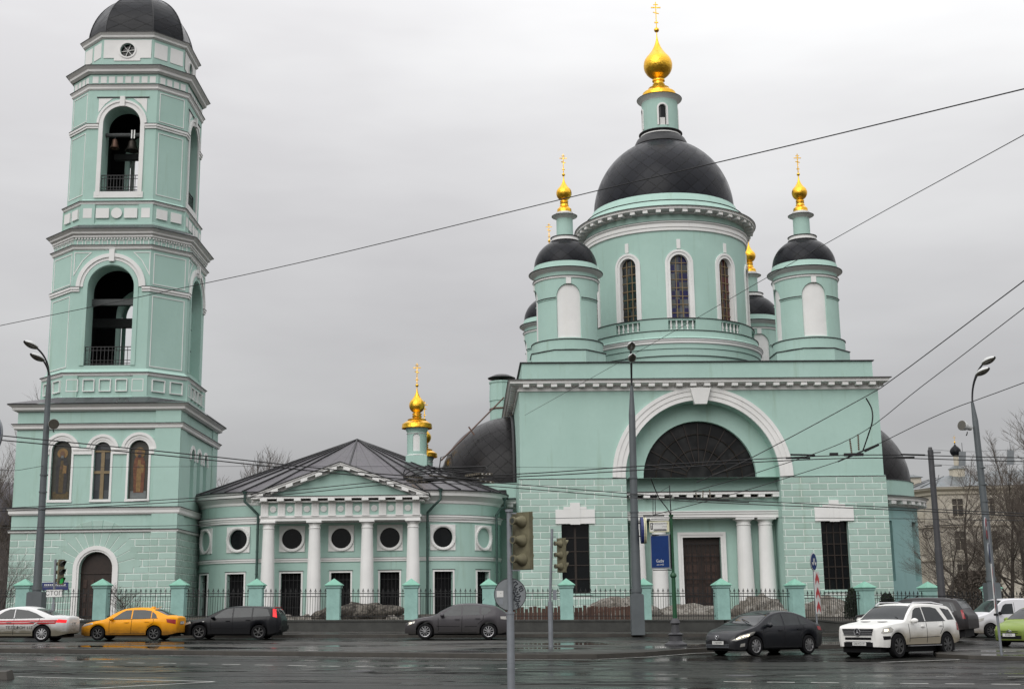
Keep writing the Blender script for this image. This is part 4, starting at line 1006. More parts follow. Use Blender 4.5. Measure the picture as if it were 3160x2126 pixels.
# pedestal 2
H3, f3 = 4.02, 2.36
m = pedestal(H3, f3, 26.4, 28.0); pd = m.build('pedestal', None, TW)
m = MB(); ring_panels(m, H3, f3, 27.05, 27.72, 4, 2, 'white', 0.115, True); m.build('panels', None, pd)
m = MB(); string((27.98, 28.18, 0.14), 0.02, octp(H3, f3)); m.mat('mint').sweep([(0.03, 28.24), (-0.14, 28.42)], octp(H3, f3))
H3, f3 = 3.9, 2.28; P8 = octp(H3, f3)
string((36.1, 36.44, 0.18), 0.02, P8); string((37.25, 37.7, 0.42), 0.08, P8); m.build('cornice', None, TW)
m, L3, d3c = tier(H3, f3, 28.3, 37.4, 1.25, 28.95, 33.7, None); t3 = m.build('belfry_wall', None, TW)
m = MB(); ring_panels(m, H3, f3, 36.62, 37.08, 8, 4, 'white', 0.02)
for k in range(4):
    mp = face_map(0, 0, k*PI/2+PI/4, d3c)
    for a0, a1 in ((28.75, 33.1), (33.9, 35.95)): m.mat('white').band([(-L3+0.2, a0), (L3-0.2, a0), (L3-0.2, a1), (-L3+0.2, a1)], 0, 0.045, 0, -0.03, mp, True)
    mp = face_map(0, 0, k*PI/2, H3)
    for sg in (-1, 1):
        q = [(sg*1.62, 35.5), (sg*0.7, 35.5), (sg*1.2, 35.1), (sg*1.62, 34.5)]; m.mat('white').face([mp(x, -0.03, z) for x, z in q])
m.build('panels', None, t3)
m = MB(); broken_string(m, H3, f3, 1.55, 33.36, 33.66, 0.14); m.build('string_course', None, t3)
m = MB()
for k in range(4):
    mp = face_map(0, 0, k*PI/2, H3); ap = arc_path(0, 33.7, 1.25, 0, 180, 24)
    m.mat('white').band([(1.25, 28.65), (1.25, 33.7)]+ap[1:-1]+[(-1.25, 33.7), (-1.25, 28.65)], 0, -0.28, 0, -0.09, mp); m.band(ap, -0.28, -0.42, 0, -0.15, mp)
    m.mbox(-0.16, 0.16, 34.9, 35.6, -0.22, 0, mp); m.mbox(-1.62, 1.62, 28.5, 28.92, -0.08, 0, mp)
    m.mat('mint').mbox(-1.75, 1.75, 35.62, 35.70, -0.05, 0, mp); m.mat('black_edge').mbox(-1.75, 1.75, 35.55, 35.615, -0.06, 0, mp); m.build('arch_moulding', None, t3); m = MB()
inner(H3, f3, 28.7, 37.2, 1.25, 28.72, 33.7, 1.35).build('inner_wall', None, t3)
for k in (0, 1, 2): railing(face_map(0, 0, k*PI/2, H3-0.15), 1.25, 28.98, 30.15).build('railing', None, t3)
m = MB().mat('beam'); m.tube([(-1.5, -3.2, 33.15), (1.5, -3.2, 33.15)], 0.15, 8); m.beam((-1.6, 0.2, 32.8), (2.6, 0.2, 32.8), 0.4); m.beam((2.1, -2.6, 31.0), (2.1, 2.6, 31.0), 0.3)
m.mat('white').box(0.50, 0.58, -3.42, -3.37, 32.85, 33.45); m.box(0.68, 0.76, -3.42, -3.37, 32.85, 33.45); m.build('bell_beam', None, t3)
# octagonal attic with round windows
m = MB().mat('black_edge'); m.sweep([(0.52, 37.75), (-0.3, 38.1)], octp(H3, f3)); m.build('skirt_roof', None, TW)
H4, f4 = 3.45, 1.72; P8 = octp(H4, f4); d4c = (H4+f4)/math.sqrt(2); L4 = math.hypot(H4-f4, H4-f4)/2
m = MB().mat('mint')
for k in range(4):
    m.wall(-f4, f4, 37.8, 40.1, [circ(0, 39.2, 0.5)], face_map(0, 0, k*PI/2, H4), 0.25); m.wall(-L4, L4, 37.8, 40.1, [], face_map(0, 0, k*PI/2+PI/4, d4c), 0.2)
at4 = m.build('attic_wall', None, TW)
m = MB()
for k in range(4):
    mp = face_map(0, 0, k*PI/2, H4)
    m.mat('white').wall(-f4+0.1, f4-0.1, 38.62, 39.95, [circ(0, 39.2, 0.5)], lambda s, d, z, mp=mp: mp(s, d-0.04, z), 0.04); m.wall(-0.9, 0.9, 38.42, 38.62, [], lambda s, d, z, mp=mp: mp(s, d-0.04, z), 0.04)
    m.band(list(reversed([(0.5*math.cos(2*PI*i/24), 39.2+0.5*math.sin(2*PI*i/24)) for i in range(24)])), 0, 0.1, 0, -0.09, mp, True)
    mp = face_map(0, 0, k*PI/2+PI/4, d4c)
    for sg in (-1, 1): m.mbox(min(sg*0.12, sg*(L4-0.12)), max(sg*0.12, sg*(L4-0.12)), 38.7, 39.8, -0.03, 0, mp)
m.build('panels', None, at4)
m = MB()
for k in (0, 1, 3):
    mp = face_map(0, 0, k*PI/2, H4); m.mat('glass_dark').fill(circ(0, 39.2, 0.5), mp, 0.2, 14)
    for i in range(6): a_ = R_(i*60+10); m.mat('sign_white').beam(mp(0, 0.12, 39.2), mp(0.5*math.cos(a_), 0.12, 39.2+0.5*math.sin(a_)), 0.05, 0.04)
m.build('round_window', None, at4)
m = MB(); string((40.02, 40.4, 0.3), 0.02, P8); m.mat('black_edge').sweep([(0.3, 40.46), (-0.2, 40.6)], P8); m.build('cornice', None, TW)
# octagonal dome
m = MB().mat('dome_small'); prof = ell(1.0, 0, 1.0, 0.27, 14)
P8 = octp(3.28, 1.62)
for a_, b_ in zip(prof, prof[1:]):
    for i in range(8):
        j = (i+1) % 8; (r0, z0), (r1, z1) = a_, b_; z0 = 40.5+z0*4.12; z1 = 40.5+z1*4.12; u = i/8
        m.face([(P8[i][0]*r0, P8[i][1]*r0, z0), (P8[j][0]*r0, P8[j][1]*r0, z0), (P8[j][0]*r1, P8[j][1]*r1, z1), (P8[i][0]*r1, P8[i][1]*r1, z1)], [(u, z0), (u+.125, z0), (u+.125, z1), (u, z1)])
td = m.build('dome', None, TW)
m = MB().mat('black_edge'); m.sweep([(0.05, 44.3), (0.16, 44.45), (0.0, 44.65)], octp(1.05, 0.55))
for i in range(8): m.tube([(P8[i][0]*r, P8[i][1]*r, 40.5+z*4.12) for r, z in prof], 0.045, 4)
m.mat('mint').sweep([(0, 44.6), (0, 47.2)], octp(0.8, 0.4)); m.build('collar', None, td)
# bells hanging in the upper belfry
def bell(x, y, zt, r, h, mt, label):
    b = thing('church_bell', label, 'bell', tuple(TW.matrix_basis @ Vector((x, y, zt-h))), R_(1.17), None)
    m = MB().mat(mt); m.lathe([(0.12*r, h), (0.45*r, h*0.98), (0.56*r, h*0.85), (0.62*r, h*0.5), (0.78*r, h*0.2), (1.0*r, 0.0), (0.93*r, 0.0), (0.7*r, h*0.2), (0.5*r, h*0.8)], 0, 0, 24)
    m.build('bell_body', None, b, 40)
    m = MB().mat('iron'); m.tube([(0, 0, h), (0, 0, h+0.35)], 0.05, 6); m.build('hanger', None, b)
bpy.context.view_layer.update()
bell(-0.62, -3.2, 32.85, 0.34, 0.62, 'bell_copper', 'small reddish bell hanging at the left in the upper belfry arch')
bell(0.55, -3.2, 32.75, 0.48, 0.72, 'bell_bronze', 'larger dark bronze bell hanging at the right in the upper belfry arch')
# street name plate
m = MB().mat('sign_navy'); m.mbox(-2.95, -1.35, 2.95, 3.42, -0.05, 0, fm); m.mat('pole_light').mbox(-2.85, -1.45, 3.14, 3.18, -0.055, -0.05, fm)
for i in range(12): m.mat('sign_white').mbox(-2.8+i*0.11, -2.73+i*0.11, 3.22, 3.32, -0.056, -0.05, fm)
o = m.build('street_name_plate', None, None); o.matrix_world = TW.matrix_basis.copy(); tag(o, 'dark blue street name plate on the rusticated tower wall left of the arched door', 'street sign')
# =====================================================================
# low hall with rounded ends, columned porch and hipped metal roof
# =====================================================================
RF = thing('church_hall', 'low hall with rounded ends, white columned porch and hipped metal roof beside bell tower', 'church hall', (-12.009, 81.0, 0), R_(1.0))
RC = 5.0; CX1 = 1.0; HW = 5.15; Y0 = 1.6
def plan_pt(s, out=0.0):
    """s = arc length from the middle of the front; curved ends of radius RC"""
    if abs(s) <= HW: return (CX1+s, Y0-out)
    sg = 1 if s > 0 else -1; t = (abs(s)-HW)/RC
    return (CX1+sg*(HW+(RC+out)*math.sin(t)), Y0+RC-(RC+out)*math.cos(t))
def rmp(s, d, z):
    x, y = plan_pt(s, -d); return (x, y, z)
ES = HW+RC*PI/2
def plan_line(n=14):
    P = [plan_pt(s) for s in [-ES+(RC*PI/2)*i/n for i in range(n)]]+[plan_pt(-HW)]+[plan_pt(HW+(RC*PI/2)*i/n) for i in range(n+1)]
    y1 = 18.5
    return P+[(CX1+HW+RC, y1), (CX1-HW-RC, y1)]
PL = plan_line()
wins = [-6.72, -3.2, -0.06, 3.05, 6.45]; nich = [-9.75, 9.6]
doors = [(-6.85, 0.62), (-3.22, 0.64), (-0.06, 0.62), (3.05, 0.62), (6.5, 0.6), (-9.95, 0.6), (9.55, 0.6)]
ops = [circ(s, 6.02, 0.66) for s in wins+nich]+[rect(s-h, s+h, 0.3, 3.86) for s, h in doors]
m = MB().mat('mint')
m.wall(-ES, ES, 0.3, 8.75, ops, rmp, 0.35, 60)
m.face([(CX1+HW+RC, Y0+RC, 0.3), (CX1+HW+RC, 18.5, 0.3), (CX1+HW+RC, 18.5, 8.75), (CX1+HW+RC, Y0+RC, 8.75)]); m.face([(CX1-HW-RC, Y0+RC, 0.3), (CX1-HW-RC, 18.5, 0.3), (CX1-HW-RC, 18.5, 8.75), (CX1-HW-RC, Y0+RC, 8.75)])
m.face([(CX1-HW-RC, 18.5, 0.3), (CX1+HW+RC, 18.5, 0.3), (CX1+HW+RC, 18.5, 8.75), (CX1-HW-RC, 18.5, 8.75)])
m.build('wall', None, RF, 25)
# links to the neighbours
m = MB().mat('mint'); m.box(-10.55, -9.0, 3.6, 12, 0.3, 7.9); m.mat('black_edge').box(-10.0, -9.62, 3.56, 3.6, 0.8, 3.6); m.build('link_wall', None, RF)
def semi(s0, s1, z0, z1, d0, d1, n=1): m.mbox(s0, s1, z0, z1, d0, d1, rmp, n)
m = MB().mat('white'); n = 50
semi(-ES, ES, 4.55, 4.68, -0.07, 0, n); semi(-ES, ES, 4.683, 4.78, -0.12, 0, n)
semi(-ES, ES, 7.0, 7.18, -0.08, 0, n); semi(-ES, ES, 7.183, 7.30, -0.12, 0, n); semi(-ES, ES, 7.303, 7.42, -0.18, 0, n)
m.mat('black_edge'); semi(-ES, ES, 4.783, 4.80, -0.13, 0, n); semi(-ES, ES, 7.423, 7.45, -0.19, 0, n)
m.build('string_course', None, RF, 25)
m = MB().mat('white'); m.sweep([(0, 8.15), (0.06, 8.2), (0.08, 8.35), (0.35, 8.62), (0.45, 8.66), (0.47, 8.85), (0.55, 8.95)], PL[:-2], False)
m.mat('black_edge').sweep([(0.55, 8.95), (0.62, 8.96), (0.62, 9.02), (0.2, 9.1)], PL[:-2], False); m.build('cornice', None, RF, 25)
# round windows
for i, s in enumerate(wins+nich):
    m = MB()
    if i < len(wins): m.mat('glass_dark').fill(circ(s, 6.02, 0.66), rmp, 0.12, 16); o = m.build('round_window', None, RF)
    else: m.mat('mint').fill(circ(s, 6.02, 0.66), rmp, 0.08, 16); o = m.build('round_niche', None, RF)
    m = MB().mat('white'); pth = list(reversed([(s+0.64*math.cos(2*PI*k/32), 6.02+0.64*math.sin(2*PI*k/32)) for k in range(32)]))
    m.band(pth, 0.0, 0.05, 0, -0.08, rmp, True); m.band(pth, 0.05, 0.17, 0, -0.14, rmp, True)
    # square plate with round hole
    m.wall(s-0.82, s+0.82, 5.2, 6.84, [circ(s, 6.02, 0.66)], lambda a, d, z: rmp(a, d-0.05, z), 0.05, 4); m.band([(s-0.82, 5.2), (s+0.82, 5.2), (s+0.82, 6.84), (s-0.82, 6.84)], -0.0, 0.05, 0, -0.075, rmp, True)
    for k in range(28):
        a_ = 2*PI*k/28; c = (s+0.765*math.cos(a_), 6.02+0.765*math.sin(a_)); m.mbox(c[0]-0.035, c[0]+0.035, c[1]-0.035, c[1]+0.035, -0.17, -0.13, rmp)
    m.build('frame', None, o)
for i, (s, h) in enumerate(doors):
    m = MB().mat('dark_void').mbox(s-h, s+h, 0.3, 3.86, 0.3, 0.34, rmp, 3); o = m.build('tall_window', None, RF)
    m = MB().mat('white'); m.band([(s-h, 0.8), (s-h, 3.86), (s+h, 3.86), (s+h, 0.8)], 0, 0.11, 0, -0.05, rmp)
    m.mat('black_edge').mbox(s-h-0.14, s+h+0.14, 3.98, 4.01, -0.09, 0, rmp)
    m.mat('iron')
    for k in range(1, 5): m.mbox(s-h+2*h*k/5-0.012, s-h+2*h*k/5+0.012, 1.0, 3.84, 0.15, 0.18, rmp)
    for z in (1.7, 2.6, 3.4): m.mbox(s-h, s+h, z, z+0.03, 0.12, 0.147, rmp)
    m.build('frame', None, o)
# porch: columns, entablature, pediment
cols = [-3.51, -0.61, 2.71, 5.60]
for s in cols: column(RF, s, 0.42, 0.6, 7.06, 0.46, 0.35)
EL, ER = -3.98, 6.07
m = MB().mat('white')
m.box(EL, ER, 0.06, Y0-0.005, 7.06, 7.25); m.box(EL-0.06, ER+0.06, 0.0, Y0-0.005, 7.253, 7.40)
m.mat('mint').box(EL+0.02, ER-0.02, 0.08, Y0-0.005, 7.403, 8.2)
m.mat('white').box(EL-0.25, ER+0.25, -0.2, Y0, 8.203, 8.30); m.box(EL-0.55, ER+0.55, -0.5, Y0, 8.42, 8.55); m.mat('black_edge').box(EL-0.6, ER+0.6, -0.55, Y0, 8.553, 8.58)
step = (ER-EL-0.5)/9
m.mat('white')
for i in range(10):
    x = EL+0.25+step*i
    for q in (-0.15, 0.0, 0.15): m.box(x+q-0.055, x+q+0.055, 0.0, 0.08, 7.46, 8.14)
    m.box(x-0.24, x+0.24, 0.03, 0.08, 7.403, 8.197); m.box(x-0.21, x+0.21, -0.52, -0.21, 8.27, 8.417)
    m.box(x-0.24, x+0.24, -0.06, 0.0, 7.34, 7.40)
for i in range(9):
    x = EL+0.25+step*(i+0.5)
    m.face([(x+0.2*math.cos(2*PI*k/16), 0.04, 7.8+0.2*math.sin(2*PI*k/16)) for k in range(16)])
    for k in range(8): a_ = 2*PI*k/8; m.beam((x+0.05*math.cos(a_), 0.03, 7.8+0.05*math.sin(a_)), (x+0.2*math.cos(a_+0.3), 0.03, 7.8+0.2*math.sin(a_+0.3)), 0.05, 0.05)
m.build('entablature', None, RF)
m = MB().mat('mint'); xc = (EL+ER)/2; m.face([(EL-0.1, 0.06, 8.58), (ER+0.1, 0.06, 8.58), (xc, 0.06, 10.35)]); 
m.mat('white')
for sg in (-1, 1):
    xe = xc+sg*(ER-EL+1.1)/2; za, zb = 8.60, 10.62
    def rk(y0, y1, o0, o1, tr=0.0):
        a = (xe, za), (xc, zb); dx = (xc-xe); L = math.hypot(dx, zb-za); nx_, nz_ = 0, 1
        m.hexa([(xe, y0, za+o0), (xc, y0, zb+o0), (xc, y1, zb+o0), (xe, y1, za+o0), (xe, y0, za+o1), (xc, y0, zb+o1), (xc, y1, zb+o1), (xe, y1, za+o1)])
    m.mat('white'); rk(-0.5, 0.05, -0.16, -0.03); rk(-0.56, 0.05, -0.028, 0.06); rk(-0.15, 0.05, -0.36, -0.163); m.mat('black_edge'); rk(-0.62, Y0+3, 0.062, 0.10)
    m.mat('white')
    for k in range(6):
        t = 0.1+k*0.165; x = xe+(xc-xe)*t; z = za+(zb-za)*t; dz = (zb-za)/(xc-xe)*0.2*1
        m.hexa([(x-0.21, -0.53, z-0.32-dz), (x+0.21, -0.53, z-0.32+dz), (x+0.21, -0.1, z-0.32+dz), (x-0.21, -0.1, z-0.32-dz), (x-0.21, -0.53, z-0.165-dz), (x+0.21, -0.53, z-0.165+dz), (x+0.21, -0.1, z-0.165+dz), (x-0.21, -0.1, z-0.165-dz)])
m.build('pediment', None, RF)
# hipped roof fanning out to the rounded ends
m = MB().mat('roof_metal'); seams = []
AP = (CX1, 10.0, 13.45)
e = []
for s in [-ES+(RC*PI/2)*i/7 for i in range(8)]: e.append(plan_pt(s, 0.6))
for s in [-HW+2*HW*i/6 for i in range(1, 7)]: e.append(plan_pt(s, 0.6))
for s in [HW+(RC*PI/2)*i/7 for i in range(1, 8)]: e.append(plan_pt(s, 0.6))
xr = CX1+HW+RC+0.6; xl = CX1-HW-RC-0.6
e += [(xr, 10.0), (xr, 13.4)]
bk = [(CX1+(x-CX1), 20.0-y) for x, y in reversed(e[:21])]
e2 = e[:21]+[(xr, 10.0)]+bk+[(xl, 10.0)]
n = len(e2)
for i in range(n):
    a_, b_ = e2[i], e2[(i+1) % n]
    L = math.hypot(a_[0]-AP[0], a_[1]-AP[1])
    m.face([(*a_, 9.03), (*b_, 9.03), AP], [(i*1.5, 0), (i*1.5+1.5, 0), (i*1.5+0.75, L)])
rf = m.build('roof', None, RF)
m = MB().mat('black_edge')
for i in list(range(0, 21))+[21]:
    if i in (8, 9, 11, 12): continue
    a_ = e2[i]; m.beam((a_[0], a_[1], 9.06), (AP[0], AP[1], AP[2]+0.03), 0.10, 0.07)
m.build('seam', None, rf)
# porch roof behind the pediment
m = MB().mat('roof_metal'); 
for sg in (-1, 1):
    xe = xc+sg*(ER-EL+1.2)/2; m.face([(xe, -0.6, 8.70), (xc, -0.6, 10.72), (xc, 5.5, 10.72), (xe, 3.2, 8.70)])
m.build('porch_roof', None, RF)
# cupolas with gilt finials
def cupola(x, y, z0, k=1.0):
    m = MB().mat('mint'); m.box(x-0.72*k, x+0.72*k, y-0.72*k, y+0.72*k, z0-1.8, z0+0.75*k)
    mp = cyl_map(x, y, 0.68*k); o = arch(0, 0.27*k, z0+1.05*k, z0+2.0*k)
    m.wall(-PI*0.68*k, PI*0.68*k, z0+0.6*k, z0+2.75*k, [o], mp, 0.08, 24)
    c = m.build('cupola', None, RF, 25)
    m = MB().mat('white'); m.fill(o, mp, 0.07, 8); m.lathe([(0.7*k, z0+0.76*k), (0.72*k, z0+0.8*k), (0.68*k, z0+0.84*k)], x, y, 24)
    m.lathe([(0.68*k, z0+2.25*k), (0.73*k, z0+2.3*k), (0.68*k, z0+2.33*k)], x, y, 24); m.mat('mint').lathe([(0.68*k, z0+2.4*k), (0.8*k, z0+2.62*k), (0.8*k, z0+2.68*k)], x, y, 24); m.build('ring', None, c, 25)
    onion(c, x, y, z0+2.68*k, 1.06*k, z0+3.55*k, 0.27*k, z0+4.3*k, 0.55*k, z0+5.6*k, z0+7.3*k)
cupola(5.45, 7.0, 11.1); cupola(5.55, 15.0, 10.2, 0.93)
# rain pipes
def pipe(s, zt=8.9, off=0.3):
    m = MB().mat('pipe_green'); x, y = plan_pt(s, off); x2, y2 = plan_pt(s-0.0, 0.6); sg = 1 if s < 0 else -1
    xa, ya = plan_pt(s-sg*0.75, 0.58)
    m.tube([(xa, ya, zt+0.1), (xa, ya, zt-0.5), ((xa+x)/2, (ya+y)/2-0.05, 8.0), (x, y-0.02, 7.55), (x, y, 7.2), (x, y, 0.9)], 0.085, 10)
    m.lathe([(0.09, zt-0.05), (0.17, zt+0.15)], xa, ya, 10)
    for z in (6.6, 5.2, 3.8, 2.4): m.tube([(x, y, z), (x, y, z+0.05)], 0.105, 10)
    m.build('rain_pipe', None, RF, 35)
pipe(-5.35); pipe(5.45); pipe(ES-2.3, 8.6)
# =====================================================================
# ground, road, islands, pavement, markings
# =====================================================================
def text_mesh(txt, size, mat, name='lettering', parent=None, loc=(0, 0, 0), ax=None, depth=0.0, xs=1.0, align='CENTER'):
    """flat lettering; ax = (right, up) unit vectors"""
    c = bpy.data.curves.new('t', 'FONT'); c.body = txt; c.size = size; c.align_x = align; c.align_y = 'CENTER'; c.resolution_u = 3
    o = bpy.data.objects.new('t', c); COL.objects.link(o); bpy.context.view_layer.update()
    me = bpy.data.meshes.new_from_object(o.evaluated_get(bpy.context.evaluated_depsgraph_get())); bpy.data.objects.remove(o)
    r, u = (Vector(ax[0]), Vector(ax[1])) if ax else (Vector((1, 0, 0)), Vector((0, 0, 1)))
    for v in me.vertices: v.co = Vector(loc)+r*v.co.x*xs+u*v.co.y
    me.name = name; me.materials.clear(); me.materials.append(MAT[mat])
    t = bpy.data.objects.new(name, me); COL.objects.link(t); t.parent = parent; return t

def sheet(name, mt, xs, ys, zf, kind='structure'):
    mb = MB().mat(mt); P = [[(x, y, zf(x, y)) for x in xs] for y in ys]
    mb.grid(P, [[(p[0], p[1]) for p in row] for row in P]); o = mb.build(name, None, None, 60); o['kind'] = kind; return o
def fr_(a, b, n): return [a+(b-a)*i/n for i in range(n+1)]
sheet('ground', 'earth', [-3000, -600, -200]+fr_(-90, 90, 30)+[200, 600, 3000], [-300, -60]+fr_(0, 120, 40)+[200, 500, 1500, 4500], lambda x, y: gz(x, y)-0.06-(0.0 if abs(x) < 80 else 0.3))
sheet('road', 'asphalt', fr_(-80, 80, 80), fr_(-30, 64, 94), gz)
def poly_area(name, mt, pts, h, kerb_w=0.15, kerb_open=False):
    """raised area with a kerb step; pts CCW bottom-edge points"""
    mb = MB().mat('kerb'); n = len(pts); pv = [Vector(p) for p in pts]
    def off(d):
        out = []
        for i in range(n):
            d1 = (pv[i]-pv[i-1]).normalized(); d2 = (pv[(i+1) % n]-pv[i]).normalized()
            n1 = Vector((-d1.y, d1.x)); n2 = Vector((-d2.y, d2.x)); b = n1+n2; b = b/max(0.4, b.dot(n1)); out.append(pv[i]+b*d)
        return out
    inn = off(kerb_w); rnd = off(0.02)
    for i in range(n):
        j = (i+1) % n
        a, b, c, d = pv[i], pv[j], inn[i], inn[j]; e, f = rnd[i], rnd[j]
        mb.face([(*a, gz(*a)-0.1), (*b, gz(*b)-0.1), (*f, gz(*b)+h-0.015), (*e, gz(*a)+h-0.015)])
        mb.face([(*e, gz(*a)+h-0.015), (*f, gz(*b)+h-0.015), (*d, gz(*b)+h), (*c, gz(*a)+h)])
    k = mb.build('kerb', None, None); k['kind'] = 'structure'
    b_ = bmesh.new(); vs = [b_.verts.new((p.x, p.y, 0)) for p in inn]; fc = b_.faces.new(vs)
    bmesh.ops.triangulate(b_, faces=[fc])
    for _ in range(2): bmesh.ops.subdivide_edges(b_, edges=[e for e in b_.edges if e.calc_length() > 5], cuts=2)
    for v in b_.verts: v.co.z = gz(v.co.x, v.co.y)+h+0.002
    me = bpy.data.meshes.new(name); b_.to_mesh(me); b_.free(); me.materials.append(MAT[mt])
    for p in me.polygons: p.use_smooth = True
    o = bpy.data.objects.new(name, me); COL.objects.link(o); o['kind'] = 'structure'; return o
ISL = [(-60, 54.5), (-30, 49.4), (-18.4, 46.5), (-10.9, 44.7), (-5.0, 43.5), (-1.4, 42.7), (1.0, 42.3), (2.6, 42.4), (4.3, 43.7), (6.0, 45.9), (7.2, 46.9), (9.5, 48.2), (12, 49.2), (14.0, 50.1), (14.5, 50.8), (13.9, 51.5), (12, 51.9), (6, 53.0), (0, 53.0), (-9, 52.2), (-19, 51.4), (-30, 52.8), (-60, 58.5)]
poly_area('traffic_island', 'pavement', ISL, 0.15)
poly_area('traffic_island', 'pavement', [(13.7, 42.9), (14.4, 41.9), (15.8, 40.9), (20, 39.2), (30, 36.0), (30, 45), (20, 46), (15.6, 46.2), (14.2, 44.8)], 0.13)
poly_area('traffic_island', 'pavement', [(-3.5, 22.5), (-1.8, 21.0), (6, 20.5), (7, 23.5), (3.5, 24.6), (0.8, 25.3), (-1.4, 25.35), (-2.6, 24.7)], 0.03)
# far pavement in front of the fence
def fy(x): return 60.0+0.05*max(0, x+10) if x < 14 else 61.2+0.35*(x-14)
xs = fr_(-80, 40, 60); mb = MB().mat('kerb')
for a, b in zip(xs, xs[1:]):
    za, zb = gz(a, fy(a)), gz(b, fy(b))
    mb.face([(a, fy(a), za-0.1), (b, fy(b), zb-0.1), (b, fy(b)+0.02, zb+0.14), (a, fy(a)+0.02, za+0.14)]); mb.face([(a, fy(a)+0.02, za+0.14), (b, fy(b)+0.02, zb+0.14), (b, fy(b)+0.2, zb+0.15), (a, fy(a)+0.2, za+0.15)])
mb.build('kerb', None, None)['kind'] = 'structure'
mb = MB().mat('pavement'); P = [[(x, fy(x)+0.2+t*(12), gz(x, min(64, fy(x)+0.2+t*12))+0.152) for x in xs] for t in (0, .1, .2, .3, .4, 1)]
mb.grid(P, [[(p[0], p[1]) for p in r] for r in P]); mb.build('pavement', None, None, 60)['kind'] = 'structure'
# markings
def stripe(mb, a, b, w=0.12, dz=0.004):
    a, b = Vector(a), Vector(b); d = (b-a).normalized(); n = Vector((-d.y, d.x))*w/2; k = max(1, int((b-a).length/2))
    for i in range(k):
        p, q = a+(b-a)*i/k, a+(b-a)*(i+1)/k
        mb.face([(*(c), gz(*c)+dz) for c in (p-n, q-n, q+n, p+n)])
mb = MB().mat('road_white')
A0, A1 = Vector((2.6, 30.75)), Vector((16.0, 28.5)); dA = (A1-A0).normalized()
x = 0.0
while x < 13.6:
    stripe(mb, A0+dA*(x+2.2), A0+dA*(x+2.2+0.62), 0.16); x += 0.98
for i in range(17):
    a = Vector((-17.0+1.03*i, 41.5-0.288*i)); stripe(mb, a, a+Vector((0.56, -0.155)), 0.13)
stripe(mb, (-12.4, 32.7), (-7.0, 30.55), 0.13); stripe(mb, (-7.0, 30.45), (-9.4, 27.6), 0.11)
stripe(mb, (11.1, 40.1), (14.0, 41.6), 0.11)
for i in range(8): a = Vector((3.6+1.7*i, 33.5-0.2*i)); stripe(mb, a, a+Vector((0.5, -0.06)), 0.08)
prev = None
for p, q in zip(ISL[1:10], ISL[2:11]):
    stripe(mb, Vector(p)+Vector((0, -0.55)), Vector(q)+Vector((0, -0.55)), 0.07)
mb.build('road_markings', None, None)['kind'] = 'structure'
asphalt('asphalt_patch', (0.010, 0.010, 0.010), (0.017, 0.017, 0.016), (0.40, 0.70), 3.0, 0.10, 0.42, 0.10)
mb = MB().mat('asphalt_patch'); random.seed(8)
for (x, y, a, b) in ((-13.5, 36.0, 3.6, 1.2), (-5.0, 33.2, 5.0, 1.0), (3.5, 36.5, 2.6, 1.6), (9.0, 34.5, 4.6, 0.9), (-1.5, 29.5, 2.2, 1.1), (13.5, 37.0, 3.2, 0.8), (-9.0, 41.3, 4.0, 0.7), (1.0, 39.6, 3.0, 0.8), (-6.0, 56.0, 5.0, 1.0), (5.0, 57.5, 3.6, 1.2)):
    P = [(x-a/2+random.uniform(-.15, .15), y-b/2+random.uniform(-.1, .1)), (x, y-b/2+random.uniform(-.1, .1)), (x+a/2, y-b/2+random.uniform(-.1, .1)), (x+a/2+random.uniform(-.2, .2), y+b/2), (x+random.uniform(-.3, .3), y+b/2+random.uniform(-.1, .1)), (x-a/2, y+b/2)]
    mb.face([(px, py, gz(px, py)+0.0035) for px, py in P])
mb.build('road_patches', None, None)['kind'] = 'structure'
for i, (x, y, lb) in enumerate(((-4.2, 35.4, 'round iron manhole cover in the road left of the foreground pole'), (5.6, 33.0, 'round iron manhole cover in the road before the charcoal sedan'))):
    m = MB().mat('pole_dark'); m.lathe([(0.0, 0.009), (0.31, 0.009), (0.33, 0.006)], 0, 0, 20); m.mat('iron').lathe([(0.33, 0.012), (0.42, 0.006)], 0, 0, 20); o = m.build('manhole_cover'); o.location = (x, y, gz(x, y)); tag(o, lb, 'manhole cover', 'manhole covers in the road')
# broken concrete block at the left
def rock(name, c, s, mt, seed, label, cat, sub=3, amp=0.25, group=None, flatten=True):
    random.seed(seed); b = bmesh.new(); bmesh.ops.create_icosphere(b, subdivisions=sub, radius=1.0)
    ph = [Vector((random.uniform(-6, 6) for _ in range(3))) for _ in range(6)]
    for v in b.verts:
        n = sum(math.sin(v.co.dot(p)*(1+0.9*i)+i)*amp/(1+i*0.8) for i, p in enumerate(ph)); n += amp*0.25*abs(math.sin(v.co.x*17+ph[0].x)*math.sin(v.co.y*13+v.co.z*15)); v.co *= (1+n)
        if flatten and v.co.z < -0.15: v.co.z = -0.15
        v.co = Vector((v.co.x*s[0], v.co.y*s[1], v.co.z*s[2]))
    me = bpy.data.meshes.new(name); b.to_mesh(me); b.free(); me.materials.append(MAT[mt])
    for p in me.polygons: p.use_smooth = sub > 2
    o = bpy.data.objects.new(name, me); COL.objects.link(o); o.location = c; tag(o, label, cat, group); return o
m = MB().mat('kerb'); m.hexa([(-0.75, -0.2, -0.05), (0.42, -0.2, -0.05), (0.45, 0.2, -0.05), (-0.7, 0.2, -0.05), (-0.72, -0.17, 0.13), (0.36, -0.15, 0.18), (0.38, 0.16, 0.21), (-0.68, 0.17, 0.16)]); m.box(-0.35, 0.0, -0.14, 0.1, 0.165, 0.21)
o = m.build('concrete_block'); o.location = (-12.55, 31.6, gz(-12.5, 31.6)); tag(o, 'broken dirty kerb block lying on the road at the left picture edge', 'kerb block')
